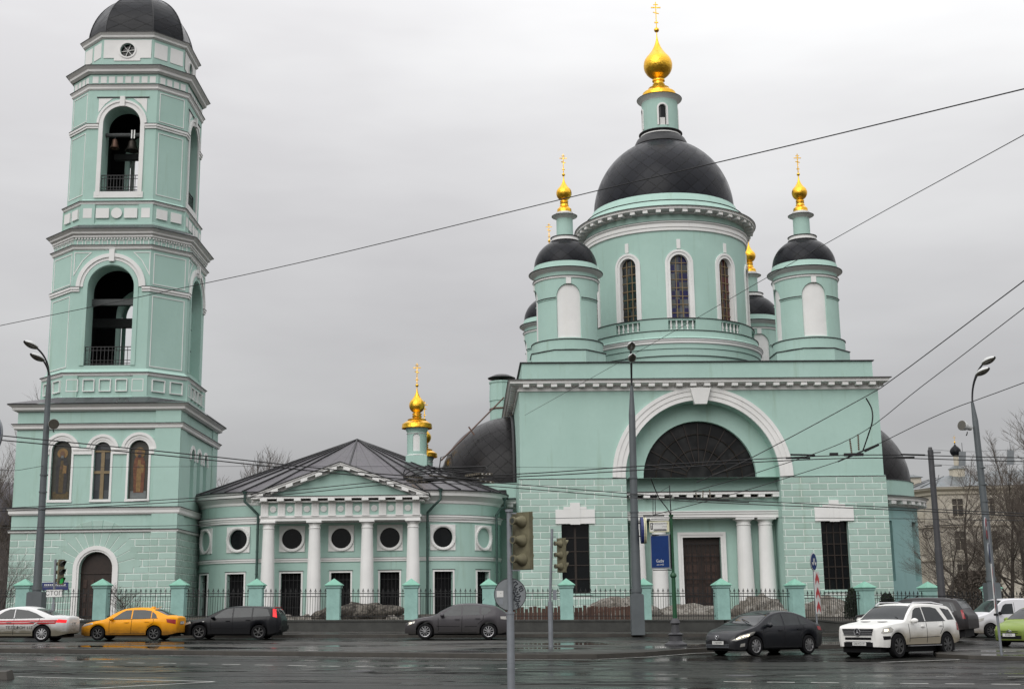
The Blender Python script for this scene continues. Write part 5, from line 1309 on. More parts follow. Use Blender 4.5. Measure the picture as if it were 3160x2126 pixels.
# church yard
def top_z(x): return 0.965-0.0125*x-(0.1 if x > 16 else 0)
mb = MB().mat('earth'); P = []
for y in (65, 67, 70, 74, 79, 100, 160):
    row = []
    for x in fr_(-70, 60, 52):
        t = min(1, max(0, (y-65)/14)); row.append((x, y+(max(0, x-12)*0.28 if y < 75 else 0), (top_z(x)-0.12)*(1-t)+1.2*t))
    P.append(row)
mb.grid(P, [[(p[0], p[1]) for p in r] for r in P]); mb.build('yard_ground', None, None, 60)['kind'] = 'structure'
# =====================================================================
# fence
# =====================================================================
FE = thing('iron_fence', 'iron railing fence between square mint green pillars on a dark granite base', 'fence')
FP = [(-24.35+3.84*i, 64.5) for i in range(-6, 10)]+[(14.1, 65.6), (17.95, 66.8), (21.6, 68.1), (25.4, 69.5), (29.2, 70.9), (33, 72.3), (37, 73.7)]
m = MB().mat('granite'); 
for (a, b) in zip(FP, FP[1:]):
    d = (Vector(b)-Vector(a)).normalized(); n = Vector((d.y, -d.x))
    k = 4
    for i in range(k):
        p, q = Vector(a)+(Vector(b)-Vector(a))*i/k, Vector(a)+(Vector(b)-Vector(a))*(i+1)/k
        if i == k-1: pass
        za, zb = top_z(p.x), top_z(q.x)
        f0, f1 = p+n*0.40, q+n*0.40; b0, b1 = p-n*0.40, q-n*0.40
        m.hexa([(*f0, 0), (*f1, 0), (*b1, 0), (*b0, 0), (*f0, za-0.08), (*f1, zb-0.08), (*b1, zb-0.08), (*b0, za-0.08)])
        f0, f1 = p+n*0.45, q+n*0.45; b0, b1 = p-n*0.45, q-n*0.45
        m.hexa([(*f0, za-0.078), (*f1, zb-0.078), (*b1, zb-0.078), (*b0, za-0.078), (*f0, za), (*f1, zb), (*b1, zb), (*b0, za)])
m.build('base_wall', None, FE)
# one pillar, one panel, then copies
def pillar_mesh():
    m = MB().mat('pillar'); m.box(-0.32, 0.32, -0.32, 0.32, 0, 1.62)
    p = m.build('pillar', None, FE)
    m = MB().mat('pillar'); m.sweep([(0, 1.50), (0.05, 1.56), (0.06, 1.66)], [(-0.32, -0.32), (0.32, -0.32), (0.32, 0.32), (-0.32, 0.32)])
    m.mat('cap_green'); q = 0.43; m.box(-q, q, -q, q, 1.662, 1.70)
    for i in range(4):
        c = [(-q, -q), (q, -q), (q, q), (-q, q)]; m.face([(*c[i], 1.70), (*c[(i+1) % 4], 1.70), (0, 0, 2.02)])
    m.build('cap', None, p); return p
def panel_mesh(L):
    m = MB().mat('iron'); h = L/2
    for z in (1.11, 1.26, 0.16): m.box(-h, h, -0.012, 0.012, z, z+0.035)
    n = int(round(L/0.25))
    for i in range(n):
        x = -h+L*(i+0.5)/n
        m.box(x-0.0105, x+0.0105, -0.0105, 0.0105, 0, 1.40)
        m.hexa([(x-0.035, -0.008, 1.40), (x+0.035, -0.008, 1.40), (x+0.035, 0.008, 1.40), (x-0.035, 0.008, 1.40), (x-0.002, -0.004, 1.53), (x+0.002, -0.004, 1.53), (x+0.002, 0.004, 1.53), (x-0.002, 0.004, 1.53)])
        m.box(x-0.05, x-0.03, -0.006, 0.006, 1.36, 1.41); m.box(x+0.03, x+0.05, -0.006, 0.006, 1.36, 1.41); m.box(x-0.05, x+0.05, -0.006, 0.006, 1.35, 1.363)
        if i < n-1: x2 = x+L/n/2; m.box(x2-0.008, x2+0.008, -0.008, 0.008, 0, 1.11)
    return m.build('railing_panel', None, FE)
pm = None; pn = None
for i, (x, y) in enumerate(FP):
    if pm is None: o = pm = pillar_mesh()
    else: o = copy_tree(pm, FE)
    a = math.atan2(FP[min(i+1, len(FP)-1)][1]-FP[max(i-1, 0)][1], FP[min(i+1, len(FP)-1)][0]-FP[max(i-1, 0)][0])
    o.location = (x, y, top_z(x)-0.01); o.rotation_euler = (0, 0, a)
for i, (p, q) in enumerate(zip(FP, FP[1:])):
    L = (Vector(q)-Vector(p)).length-0.64
    if i < 15:
        if pn is None: pn = panel_mesh(L); o = pn
        else: o = copy_tree(pn, FE)
    else: o = panel_mesh(L)
    c = (Vector(p)+Vector(q))/2; a = math.atan2(q[1]-p[1], q[0]-p[0]); o.location = (c.x, c.y, top_z(c.x)); o.rotation_euler = (0, math.atan(0.0125), a)
# =====================================================================
# heaps, planks and shrubs in the yard
# =====================================================================
H_ = 'heaps along the church walls'
rock('covered_heap', (-8.6, 71.5, 0.95), (2.1, 1.2, 1.05), 'tarp', 11, 'brown tarp covered heap behind the fence below the columned porch', 'heap', 4, 0.16)
rock('snow_pile', (5.9, 72.5, 0.85), (2.0, 1.2, 1.0), 'dirty_snow', 12, 'dirty snow pile behind the green lamp post left of dark church door', 'snow pile', 4, 0.15)
rock('snow_pile', (10.3, 75.5, 0.8), (2.6, 1.4, 0.75), 'dirty_snow', 15, 'low dirty snow bank in front of the dark church door', 'snow pile', 4, 0.14)
rock('snow_pile', (13.6, 73.0, 0.8), (1.7, 1.1, 1.05), 'dirty_snow', 13, 'rounded dirty snow pile behind the fence before the right column pair', 'snow pile', 4, 0.14)
rock('snow_pile', (17.6, 73.5, 0.7), (2.6, 1.0, 1.0), 'dirty_snow', 14, 'wide grey snow pile behind fence under the right barred window', 'snow pile', 4, 0.14)
rock('snow_pile', (-24.6, 70.0, 1.05), (1.5, 1.0, 0.42), 'sign_white', 16, 'small white snow heap behind the fence between white sedan and taxi', 'snow pile', 4, 0.14)
for i, x in enumerate((-11.5, -10.7, -6.2, -5.2, -4.6, -3.4)): rock('rubble_stone', (x, 65.6+0.2*(i % 2), top_z(x)-0.02), (0.32, 0.25, 0.22), 'rubble', 30+i, 'rough grey stone lying behind the railing under the hall windows', 'stone', 2, 0.3, 'stones lying behind the railing')
m = MB().mat('plank'); random.seed(3)
for i in range(34):
    x = -1.2+i*0.21+random.uniform(-0.02, 0.02); h = random.uniform(0.52, 0.66)
    m.box(x, x+0.17, 66.3+random.uniform(-.02, .02), 66.36, 0.85, 0.95+h)
o = m.build('plank_row'); tag(o, 'row of short brown boards standing behind the fence left of centre lamp post', 'boards')
m = MB().mat('plank')
for i in range(7): m.beam((3.6+i*0.35, 66.9, 1.15+0.05*i), (5.2+i*0.2, 68.2, 1.5), 0.12, 0.05)
o = m.build('board_pile'); tag(o, 'loose dark boards piled behind the fence beside the grey lamp base', 'boards')
def shrub(name, x, y, z, h, r, mt, n, label, cat, seed, up=0.5):
    random.seed(seed); t = thing(name, label, cat, (x, y, z)); m = MB().mat(mt)
    for i in range(n):
        a = random.uniform(0, 2*PI); rr = r*math.sqrt(random.random()); zz = h*random.random()**0.8; k = (1-(zz/h)**2*0.6)
        p = Vector((math.cos(a)*rr*k, math.sin(a)*rr*k, zz)); d = Vector((random.gauss(0, 1), random.gauss(0, 1), random.gauss(0.5, 1))).normalized()*0.13
        e = d.cross(Vector((random.random(), random.random(), 0.3))).normalized()*0.035
        m.face([p-e, p+e, p+d+e*0.3, p+d-e*0.3])
    m.build('foliage', None, t); m = MB().mat('bark'); m.tube([(0, 0, 0), (0, 0, h*0.8)], [0.06, 0.02], 6); m.build('stem', None, t)
shrub('conifer_shrub', 17.6, 67.6, 0.75, 1.5, 0.62, 'conifer', 2600, 'dark evergreen shrub behind the fence beside a mint pillar', 'shrub', 5)
shrub('conifer_shrub', 19.5, 68.4, 0.7, 1.25, 0.5, 'conifer', 1800, 'small dark evergreen shrub behind the white off road car', 'shrub', 6)
# =====================================================================
# lamp posts
# =====================================================================
def lamp_head(parent, p, d, s=1.0):
    """cobra head: p = rear end, d = outward direction"""
    d = Vector(d).normalized(); p = Vector(p); side = d.cross(Vector((0, 0, 1))).normalized(); up = side.cross(d).normalized()
    m = MB().mat('lamp_shell'); n = 10; P = []
    for i in range(n+1):
        t = i/n; w = 0.20*s*math.sin(PI*(0.12+0.83*t))**0.6; c = p+d*(t*0.78*s)
        P.append([c+side*w*math.cos(R_(a)) + up*(0.17*s*math.sin(PI*(0.1+0.86*t))**0.6)*math.sin(R_(a)) for a in range(0, 181, 20)])
    m.grid(P); b = m.build('lamp_head', None, parent, 60)
    m = MB().mat('lamp_glass'); P = []
    for i in range(n+1):
        t = i/n; w = 0.195*s*math.sin(PI*(0.12+0.83*t))**0.6; c = p+d*(t*0.78*s)
        P.append([c+side*w*math.cos(R_(a)) + up*(0.15*s*math.sin(PI*(0.15+0.8*t))**0.7)*math.sin(R_(a)) for a in range(180, 361, 20)])
    m.grid(P); m.build('lens', None, b, 60)
def floodlight(parent, c, d, r=0.26):
    d = Vector(d).normalized(); c = Vector(c); m = MB().mat('lamp_shell')
    ks = [(-0.35, 0.5), (-0.3, 0.55), (-0.05, 0.62), (0.12, 0.85), (0.3, 1.0), (0.36, 1.03)]
    m.tube([c+d*(k*r/0.26) for k, _ in ks], [r*v for _, v in ks], 20); b = m.build('floodlight', None, parent, 45)
    m = MB().mat('lamp_glass'); m.tube([c+d*(0.362*r/0.26), c+d*(0.38*r/0.26)], r*0.98, 20); m.mat('iron').tube([c-d*0.05+Vector((0, 0, -r)), c+Vector((0, 0, -r*1.5)), c+Vector((0, 0.1, -r*1.7))], 0.025, 6); m.build('lens', None, b)
def street_lamp(base, box_w, box_h, r0, r1, z1, tip, heads, label, rot=0.0):
    x, y = base; zb = gz(x, y)+0.1; t = thing('street_lamp', label, 'lamp post', (x, y, zb), 0, 'tall street lamps along the pavement')
    m = MB().mat('pole_grey'); w = box_w/2; m.box(-w, w, -w, w, 0, box_h-zb); m.box(-w*0.9, w*0.9, -w*0.9, w*0.9, box_h-zb, box_h-zb+0.04); m.build('base_box', None, t)
    m = MB().mat('pole_grey'); bz = box_h-zb
    m.tube([(0, 0, bz), (0, 0, bz+0.12), (0, 0, bz+0.121), (0, 0, bz+0.3), (0, 0, bz+0.301), (0, 0, bz+3.0), (0, 0, bz+3.01), (tip[0]*0.6, 0, z1-zb)], [r0*1.1, r0*1.1, r0*1.25, r0*1.25, r0*1.05, r0*0.96, r0*0.9, r1], 12)
    for z in (bz+2.0, bz+3.8, bz+4.6, bz+5.4): m.tube([(0, 0, z), (0, 0, z+0.06)], r0*1.03, 12)
    m.tube([(tip[0]*0.6, 0, z1-zb), (tip[0], tip[1], tip[2]-zb)], [r1, 0.07], 12); m.build('pole', None, t, 40)
    for hd, (dx, dy) in heads:
        h = Vector(hd)-Vector((x, y, zb)); a = Vector((tip[0], tip[1], tip[2]-zb-0.2)); pts = []
        for i in range(13):
            u = i/12; c1 = a+Vector((0, 0, (h.z-a.z)*0.75)); q = a*(1-u)**2+c1*2*u*(1-u)+h*u*u; pts.append(q)
        m = MB().mat('pole_dark'); m.tube(pts, 0.045, 8); m.build('arm', None, t, 40)
        lamp_head(t, h-Vector((dx, dy, 0.1)).normalized()*0.02, (dx, dy, 0.22))
    return t
t = street_lamp((-22.08, 60.0), 0.70, 2.51, 0.185, 0.13, 11.8, (-0.05, 0, 12.75), [((-22.36, 58.8, 13.80), (-0.45, -0.9)), ((-22.02, 58.8, 13.20), (-0.45, -0.9))], 'grey street lamp with box base in front of the bell tower behind the white sedan')
floodlight(t, (0.40, -0.25, 10.35-gz(-22, 60)-0.1), (0.35, -0.9, -0.25), 0.24)
t = street_lamp((5.64, 60.5), 0.60, 2.05, 0.21, 0.155, 10.49, (0.08, 0, 11.9), [((5.58, 58.9, 13.35), (0.0, -1)), ((5.60, 58.9, 12.80), (0.0, -1))], 'grey street lamp in front of the lunette window carrying an oval light box')
m = MB().mat('sign_navy'); P = []
for k in range(24): a = 2*PI*k/24; P.append((0.5*math.cos(a), 0.62*math.sin(a)))
for sgn, mt, x0, x1 in ((1, 'sign_navy', 0.27, 0.40), (1, 'sign_cream', 0.401, 0.45), (1, 'ink', 0.451, 0.47), (1, 'sign_cream', 0.471, 0.52)):
    m.mat(mt)
    for k in range(24):
        a, b = P[k], P[(k+1) % 24]; ys = 0.85
        m.face([(x0, a[0]*ys, a[1]), (x0, b[0]*ys, b[1]), (x1, b[0]*ys, b[1]), (x1, a[0]*ys, a[1])])
    m.face([(x0, a[0]*0.85, a[1]) for a in P]); m.face([(x1, a[0]*0.85, a[1]) for a in P])
m.mat('iron').box(0.15, 0.3, -0.03, 0.03, -0.3, -0.25); m.box(0.15, 0.3, -0.03, 0.03, 0.3, 0.35)
o = m.build('oval_light_box'); o.location = (5.64, 60.4, 5.02); tag(o, 'oval dark blue and cream light box seen edge on, hung on the centre lamp post', 'light box')
t = street_lamp((22.33, 61.0), 0.62, 2.36, 0.19, 0.14, 10.05, (-0.16, 0, 10.95), [((22.42, 59.8, 12.62), (0.42, -0.9)), ((22.10, 59.8, 12.10), (0.42, -0.9))], 'grey street lamp at the right before the bare trees and cream house')
floodlight(t, (-0.62, -0.2, 9.75-gz(22, 61)-0.1), (-0.75, -0.5, 0.12), 0.24)
m = MB().mat('pole_dark'); zb = gz(20.62, 63)+0.1; m.tube([(0, 0, 0), (0, 0, 4.0), (0, 0, 4.01), (0, 0, 8.9-zb)], [0.19, 0.17, 0.155, 0.14], 12); m.tube([(0, 0, 8.9-zb), (0, 0, 9.04-zb)], [0.11, 0.09], 8)
for z in (8.75, 8.1): m.box(0.1, 0.5, -0.03, 0.03, z-zb, z-zb+0.05)
o = m.build('wire_mast'); o.location = (20.62, 63, zb); tag(o, 'plain dark grey mast holding overhead wires left of the cream house', 'mast')
# =====================================================================
# traffic lights
# =====================================================================
def signal_head(parent, z0, h, w, ang, off, lit=None):
    """ang: facing direction, 0 = away (+Y), positive towards +X"""
    f = Vector((math.sin(ang), math.cos(ang), 0)); s = Vector((f.y, -f.x, 0)); u = Vector((0, 0, 1)); c = Vector(off)
    def P(a, b, z): return c+s*a+f*b+u*z
    m = MB().mat('signal_body'); W_ = w/2; D = w*0.10
    m.hexa([P(-W_, -D, z0), P(W_, -D, z0), P(W_, D, z0), P(-W_, D, z0), P(-W_, -D, z0+h), P(W_, -D, z0+h), P(W_, D, z0+h), P(-W_, D, z0+h)])
    m.hexa([P(-W_*1.04, D, z0-.01), P(W_*1.04, D, z0-.01), P(W_*1.04, D*1.3, z0-.01), P(-W_*1.04, D*1.3, z0-.01), P(-W_*1.04, D, z0+h+.01), P(W_*1.04, D, z0+h+.01), P(W_*1.04, D*1.3, z0+h+.01), P(-W_*1.04, D*1.3, z0+h+.01)])
    r1 = h*0.115; q0 = W_*0.15
    for k in range(3):
        zc = z0+h*(k+0.5)/3
        m.tube([P(q0, -D*0.8, zc), P(q0-0.01, -D-0.05, zc), P(q0-0.03, -D-0.15, zc+0.01), P(q0-0.035, -D-0.20, zc+0.012), P(q0-0.035, -D-0.201, zc+0.012), P(q0-0.04, -D-0.25, zc+0.012)], [r1, r1*0.86, r1*0.48, r1*0.45, r1*0.60, r1*0.60], 18)
        m.mat('signal_dark').tube([P(q0-0.0402, -D-0.251, zc+0.012), P(q0-0.0404, -D-0.253, zc+0.012)], r1*0.42, 14); m.mat('signal_body')
    b = m.build('signal_head', None, parent, 40)
    for k in range(3):
        zc = z0+h*(k+0.5)/3; r = h*0.125; m = MB().mat('signal_body' if lit is None else 'signal_dark'); Pn = []
        for i in range(5):
            t = i/4; Pn.append([P(r*math.cos(R_(a)), D*1.3+h*0.2*t*(0.35+0.65*max(0, math.sin(R_(a)))), zc+r*math.sin(R_(a))) for a in range(-40, 221, 20)])
        m.grid(Pn); m.build('visor', None, b, 60)
        m = MB().mat('signal_green' if (lit == k) else 'signal_dark'); m.face([P(r*math.cos(R_(a)), D*1.35, zc+r*math.sin(R_(a))) for a in range(0, 360, 20)]); m.build('lens', None, b)
    return b
# foreground signal with the round sign seen from behind
zb = gz(-0.1, 25)+0.03
FS = thing('traffic_light', 'nearest traffic light seen from behind on a pale grey pole with joint', 'traffic light', (-0.1, 25.0, zb))
m = MB().mat('pole_light'); m.tube([(0, 0, 0), (0, 0, 1.47-zb)], 0.075, 14); m.tube([(0, 0, 1.46-zb), (0, 0, 1.50-zb)], 0.085, 14); m.tube([(0, 0, 1.5-zb), (0, 0, 3.42-zb)], 0.05, 14); m.tube([(0, 0, 3.40-zb), (0, 0, 3.45-zb)], 0.075, 14); m.box(-0.02, 0.14, -0.03, 0.0, 3.36-zb, 3.385-zb); m.box(-0.02, 0.2, -0.03, 0.0, 2.27-zb, 2.295-zb)
for z in (0.55, 2.2): m.tube([(0, 0, z-zb), (0, 0, z+0.03-zb)], 0.078 if z < 1 else 0.056, 12)
m.build('pole', None, FS, 40); signal_head(FS, 2.30-zb, 1.09, 0.43, R_(40), (0.25, 0.03, 0))
m = MB().mat('sign_back'); m.tube([(0, 0.0, 0), (0, 0.006, 0)], 0.305, 40); m.mat('ink').tube([(0.305*math.cos(R_(a)), 0.003, 0.305*math.sin(R_(a))) for a in range(0, 361, 10)], 0.008, 5, False)
RS = m.build('round_sign'); RS.location = (-0.1, 25.065, 1.83); tag(RS, 'round grey sign seen from behind with black graffiti scrawl and pale sticker', 'road sign')
m = MB().mat('graffiti')
for st in ([(0.07, 0.22), (0.11, 0.25), (0.15, 0.2), (0.1, 0.17), (0.08, 0.13), (0.14, 0.12)], [(0.06, 0.08), (0.12, 0.1), (0.09, 0.03), (0.15, 0.06), (0.12, -0.01), (0.18, 0.02)], [(0.17, 0.13), (0.22, 0.16), (0.25, 0.09), (0.2, 0.05), (0.17, 0.09), (0.22, 0.12)], [(0.08, -0.03), (0.15, -0.05), (0.2, -0.02), (0.16, -0.1), (0.1, -0.08), (0.13, -0.14), (0.19, -0.12)], [(0.1, -0.18), (0.16, -0.16), (0.12, -0.22), (0.17, -0.2), (0.14, -0.26)], [(0.06, 0.05), (0.1, -0.02), (0.07, -0.1), (0.12, -0.13)]):
    m.tube([(x, -0.008, z) for x, z in st], 0.0095, 5)
m.build('graffiti', None, RS)
m = MB().mat('sign_white'); m.box(-0.26, -0.13, -0.006, -0.002, -0.05, 0.07); m.mat('pole_light').box(-0.22, -0.14, -0.005, -0.001, -0.19, -0.08); m.mat('ink').box(-0.185, -0.175, -0.009, -0.006, 0.02, 0.03); m.build('sticker', None, RS)
# middle signal on the island
zb = gz(1.25, 47)+0.14
MS = thing('traffic_light', 'traffic light seen from behind on a thin pole standing on the wet island', 'traffic light', (1.25, 47.0, zb))
m = MB().mat('pole_light'); m.tube([(0, 0, 0), (0, 0, 1.76-zb)], 0.085, 12); m.tube([(0, 0, 1.76-zb), (0.12, 0, 4.35-zb)], 0.05, 12); m.box(0.13, 0.25, -0.03, 0.0, 4.05-zb, 4.08-zb); m.box(0.1, 0.22, -0.03, 0, 2.8-zb, 2.83-zb); m.build('pole', None, MS, 40)
MB().mat('pole_light').box(0.1, 0.24, -0.06, 0.06, 1.82-zb, 2.17-zb).build('control_box', None, MS)
signal_head(MS, 2.79-zb, 1.22, 0.42, R_(55), (0.44, 0, 0))
# left signal with the plate
zb = gz(-20.2, 57)+0.0
LS = thing('traffic_light', 'traffic light showing green in front of the tower door above a white plate', 'traffic light', (-20.22, 57.0, zb))
m = MB().mat('pole_light'); m.tube([(0, 0, 0), (0, 0, 2.0-zb)], 0.08, 12); m.tube([(0, 0, 2.0-zb), (-0.02, 0, 3.9-zb)], 0.05, 12); m.box(-0.02, 0.2, -0.02, 0.02, 3.84-zb, 3.87-zb); m.build('pole', None, LS, 40)
signal_head(LS, 2.80-zb, 1.08, 0.31, R_(118), (0.24, 0, 0), 0)
SP = thing('text_plate', 'white plate reading СТОП on the pole of the green lit traffic light', 'road sign', (-20.18, 56.9, 2.43))
m = MB().mat('ink'); m.box(-0.36, 0.36, 0, 0.02, -0.17, 0.17); m.mat('sign_white').box(-0.345, 0.345, -0.004, 0.0, -0.155, 0.155); m.build('plate', None, SP)
text_mesh('СТОП', 0.27, 'ink', parent=SP, loc=(0, -0.008, 0))
# =====================================================================
# green street post with sign and poster box
# =====================================================================
zb = gz(5.9, 48.4)+0.15
GP = thing('sign_post', 'dark green ornamental post holding a cream street sign and a blue poster box', 'sign post', (5.9, 48.4, zb))
m = MB().mat('pole_dark'); m.lathe([(0.42, 0.0), (0.42, 0.05), (0.30, 0.12), (0.24, 0.16), (0.24, 0.34), (0.30, 0.4), (0.16, 0.46), (0.13, 0.75), (0.19, 0.80), (0.15, 0.9), (0.08, 0.98)], 0, 0, 16); m.build('base', None, GP, 35)
m = MB().mat('green_paint'); m.tube([(0, 0, 0.9), (0, 0, 2.5)], [0.085, 0.075], 12); m.lathe([(0.075, 2.45), (0.12, 2.5), (0.12, 2.56), (0.07, 2.64)], 0, 0, 12); m.tube([(0, 0, 2.6), (0, 0, 4.72)], 0.055, 12); m.tube([(0, 0, 4.7), (0, 0, 4.78)], 0.085, 12); m.mat('iron').tube([(0, 0, 4.75), (-0.02, 0, 5.88)], 0.02, 6); m.build('pole', None, GP, 35)
m = MB().mat('iron')
for z in (2.72, 4.02, 4.62): m.box(-0.75, 0, -0.02, 0.02, z, z+0.03)
m.tube([(-0.02, 0, 5.85), (-0.9, 0, 5.35)], 0.008, 5); m.build('bracket', None, GP)
ang = R_(-14); rgt = Vector((math.cos(ang), math.sin(ang), 0)); upv = Vector((0, 0, 1)); nr = Vector((rgt.y, -rgt.x, 0))
def pan(m, o, x0, x1, z0, z1, d, th=0.02):
    P = []
    for z in (z0, z1):
        for x, dd in ((x0, d), (x1, d), (x1, d-th), (x0, d-th)): P.append(o+rgt*x+nr*dd+upv*z)
    m.hexa(P)
o0 = Vector((-0.80, 0.16, 0))
m = MB().mat('sign_cream'); pan(m, o0, 0.0, 0.74, 4.14, 4.54, 0.1, 0.16); m.mat('sign_white'); pan(m, o0, 0.02, 0.66, 4.17, 4.51, 0.104, 0.003); m.mat('ink'); pan(m, o0, 0.04, 0.13, 4.24, 4.49, 0.108, 0.003); pan(m, o0, 0.16, 0.64, 4.18, 4.25, 0.108, 0.003)
m.mat('sign_white'); m.face([o0+rgt*x+nr*0.112+upv*z for x, z in ((0.055, 4.40), (0.085, 4.47), (0.115, 4.40), (0.095, 4.40), (0.095, 4.27), (0.075, 4.27), (0.075, 4.40))])
sg = m.build('street_sign', None, GP)
ax = (rgt, upv)
text_mesh('СЕРГИЯ РАДОНЕЖСКОГО', 0.062, 'ink', parent=sg, loc=o0+rgt*0.40+nr*0.110+upv*4.45, ax=ax, xs=0.78); text_mesh('улица', 0.062, 'ink', parent=sg, loc=o0+rgt*0.57+nr*0.110+upv*4.34, ax=ax)
text_mesh('SERGIYA RADONEZHSKOGO', 0.048, 'sign_white', parent=sg, loc=o0+rgt*0.40+nr*0.113+upv*4.213, ax=ax, xs=0.75)
m = MB().mat('pole_light'); pan(m, o0, 0.02, 0.74, 2.78, 4.06, 0.1, 0.14); m.mat('sign_blue'); pan(m, o0, 0.045, 0.70, 2.83, 4.0, 0.105, 0.004); m.mat('ink'); pan(m, o0, 0.745, 0.77, 2.78, 4.04, 0.08, 0.1); pb = m.build('poster_box', None, GP)
text_mesh('Gatby', 0.16, 'sign_white', parent=pb, loc=o0+rgt*0.36+nr*0.109+upv*3.07, ax=ax, xs=0.75); text_mesh('225-3990', 0.07, 'sign_white', parent=pb, loc=o0+rgt*0.36+nr*0.109+upv*2.93, ax=ax)
# =====================================================================
# road signs with chevron plates
# =====================================================================
def ell_sign(m, c, r, rg, nn, rim, inner, th=0.03):
    for rr, mt, d in ((r, rim, 0.0), (r*0.92, inner, th*0.3)):
        m.mat(mt); P = [c+rg*rr*math.cos(2*PI*k/32)+upv*rr*math.sin(2*PI*k/32)+nn*(0.01+d) for k in range(32)]; m.face(P)
        if rr == r:
            Q = [p-nn*th for p in P]; m.mat('sign_back'); m.face(Q)
            for k in range(32): m.face([P[k], P[(k+1) % 32], Q[(k+1) % 32], Q[k]])
zb = gz(11.56, 50.3)+0.15; a = R_(-57)
rg = Vector((math.cos(a), -math.sin(a), 0)); nn = Vector((-math.sin(a), -math.cos(a), 0))
CS = thing('road_sign', 'blue round pass either side sign above a red and white chevron plate', 'road sign', (11.56, 50.3, zb))
m = MB().mat('pole_light'); m.tube([(0.04, 0.05, 0), (0.02, 0.05, 3.5-zb)], 0.035, 10); m.build('pole', None, CS, 40)
m = MB(); c = Vector((0.03, 0, 3.15-zb)); ell_sign(m, c, 0.34, rg, nn, 'sign_white', 'sign_blue')
m.mat('sign_white')
for sx in (-1, 1):
    m.face([c+rg*(sx*x)+upv*z+nn*0.025 for x, z in ((0.03, 0.13), (0.10, 0.13), (0.10, -0.02), (0.17, -0.02), (0.12, -0.12), (0.10, -0.15), (0.03, -0.02))])
    m.face([c+rg*(sx*x)+upv*z+nn*0.026 for x, z in ((0.06, -0.02), (0.24, -0.02), (0.15, -0.15))])
m.build('disc', None, CS)
def chevron_plate(parent, o, w, z0, z1, rg, nn, n=3):
    m = MB().mat('sign_white'); h = z1-z0
    P = [o+rg*x+upv*z+nn*d for z in (z0, z1) for x, d in ((-w/2, 0.02), (w/2, 0.02), (w/2, 0), (-w/2, 0))]; m.hexa(P)
    m.mat('sign_red'); k = h/n
    for i in range(n):
        zz = z0+i*k+0.02; q = [(-w*0.42, zz), (0, zz+k*0.36), (w*0.42, zz), (w*0.42, zz+k*0.42), (0, zz+k*0.86), (-w*0.42, zz+k*0.42)]
        m.face([o+rg*x+upv*z+nn*0.024 for x, z in q])
    return m.build('chevron_plate', None, parent)
chevron_plate(CS, Vector((0.10, -0.03, 0)), 0.5, 1.18-zb, 2.78-zb, rg, nn)
zb = gz(15.42, 41.77)+0.13
NS = thing('road_sign', 'red no entry sign seen nearly edge on, on a leaning grey pole at the right', 'road sign', (15.42, 41.77, zb), 0)
lean = Vector((-0.10/4.2, 0, 1))
m = MB().mat('pole_light'); m.tube([(0, 0, 0), (-0.10, 0, 4.2)], 0.042, 10); m.mat('iron').box(-0.14, -0.02, -0.06, 0.0, 1.22, 1.29); m.build('pole', None, NS, 40)
a = R_(-66); rg = Vector((math.cos(a), -math.sin(a), 0)); nn = Vector((-math.sin(a), -math.cos(a), 0))
m = MB(); c = Vector((-0.16, -0.03, 3.98)); ell_sign(m, c, 0.37, rg, nn, 'sign_white', 'sign_red'); m.mat('sign_white'); m.face([c+rg*x+upv*z+nn*0.027 for x, z in ((-0.26, -0.06), (0.26, -0.06), (0.26, 0.06), (-0.26, 0.06))]); m.build('disc', None, NS)
m = MB(); ell_sign(m, Vector((-0.13, -0.04, 3.20)), 0.33, rg, nn, 'sign_white', 'sign_blue'); m.build('disc', None, NS)
a = R_(-66); chevron_plate(NS, Vector((-0.10, -0.05, 0)), 0.45, 1.3, 2.85, Vector((math.cos(a), -math.sin(a), 0)), Vector((-math.sin(a), -math.cos(a), 0)))
# round blue sign cut by the left picture edge
m = MB(); a = R_(35); rg = Vector((math.cos(a), -math.sin(a), 0)); nn = Vector((-math.sin(a), -math.cos(a), 0)); ell_sign(m, Vector((0, 0, 0)), 0.36, rg, nn, 'pole_light', 'sign_blue'); 
BS = thing('road_sign', 'round blue sign with grey rim cut off by the left picture edge', 'road sign', (-9.08, 22.0, 4.62)); m.build('disc', None, BS)
m = MB().mat('pole_light'); m.tube([(-0.05, 0.08, -4.6+gz(-9, 22)), (-0.05, 0.08, 0.5)], 0.04, 10); m.build('pole', None, BS, 40)
for i, (x, z, lb) in enumerate(((21.11, 8.13, 'grey rectangular sign back hanging left of the right street lamp'), (23.38, 8.16, 'grey rectangular sign back hanging right of the right street lamp'))):
    m = MB().mat('sign_back'); m.hexa([(-0.19, 0, -0.34), (0.13, 0, -0.34), (0.13, 0.03, -0.34), (-0.19, 0.03, -0.34), (-0.12, 0, 0.34), (0.2, 0, 0.34), (0.2, 0.03, 0.34), (-0.12, 0.03, 0.34)]); m.mat('iron').tube([(0.04, 0.02, 0.34), (0.04, 0.02, 0.75)], 0.012, 4); o = m.build('hanging_sign'); o.location = (x, 60.0 if i == 0 else 60, z); tag(o, lb, 'hanging sign')
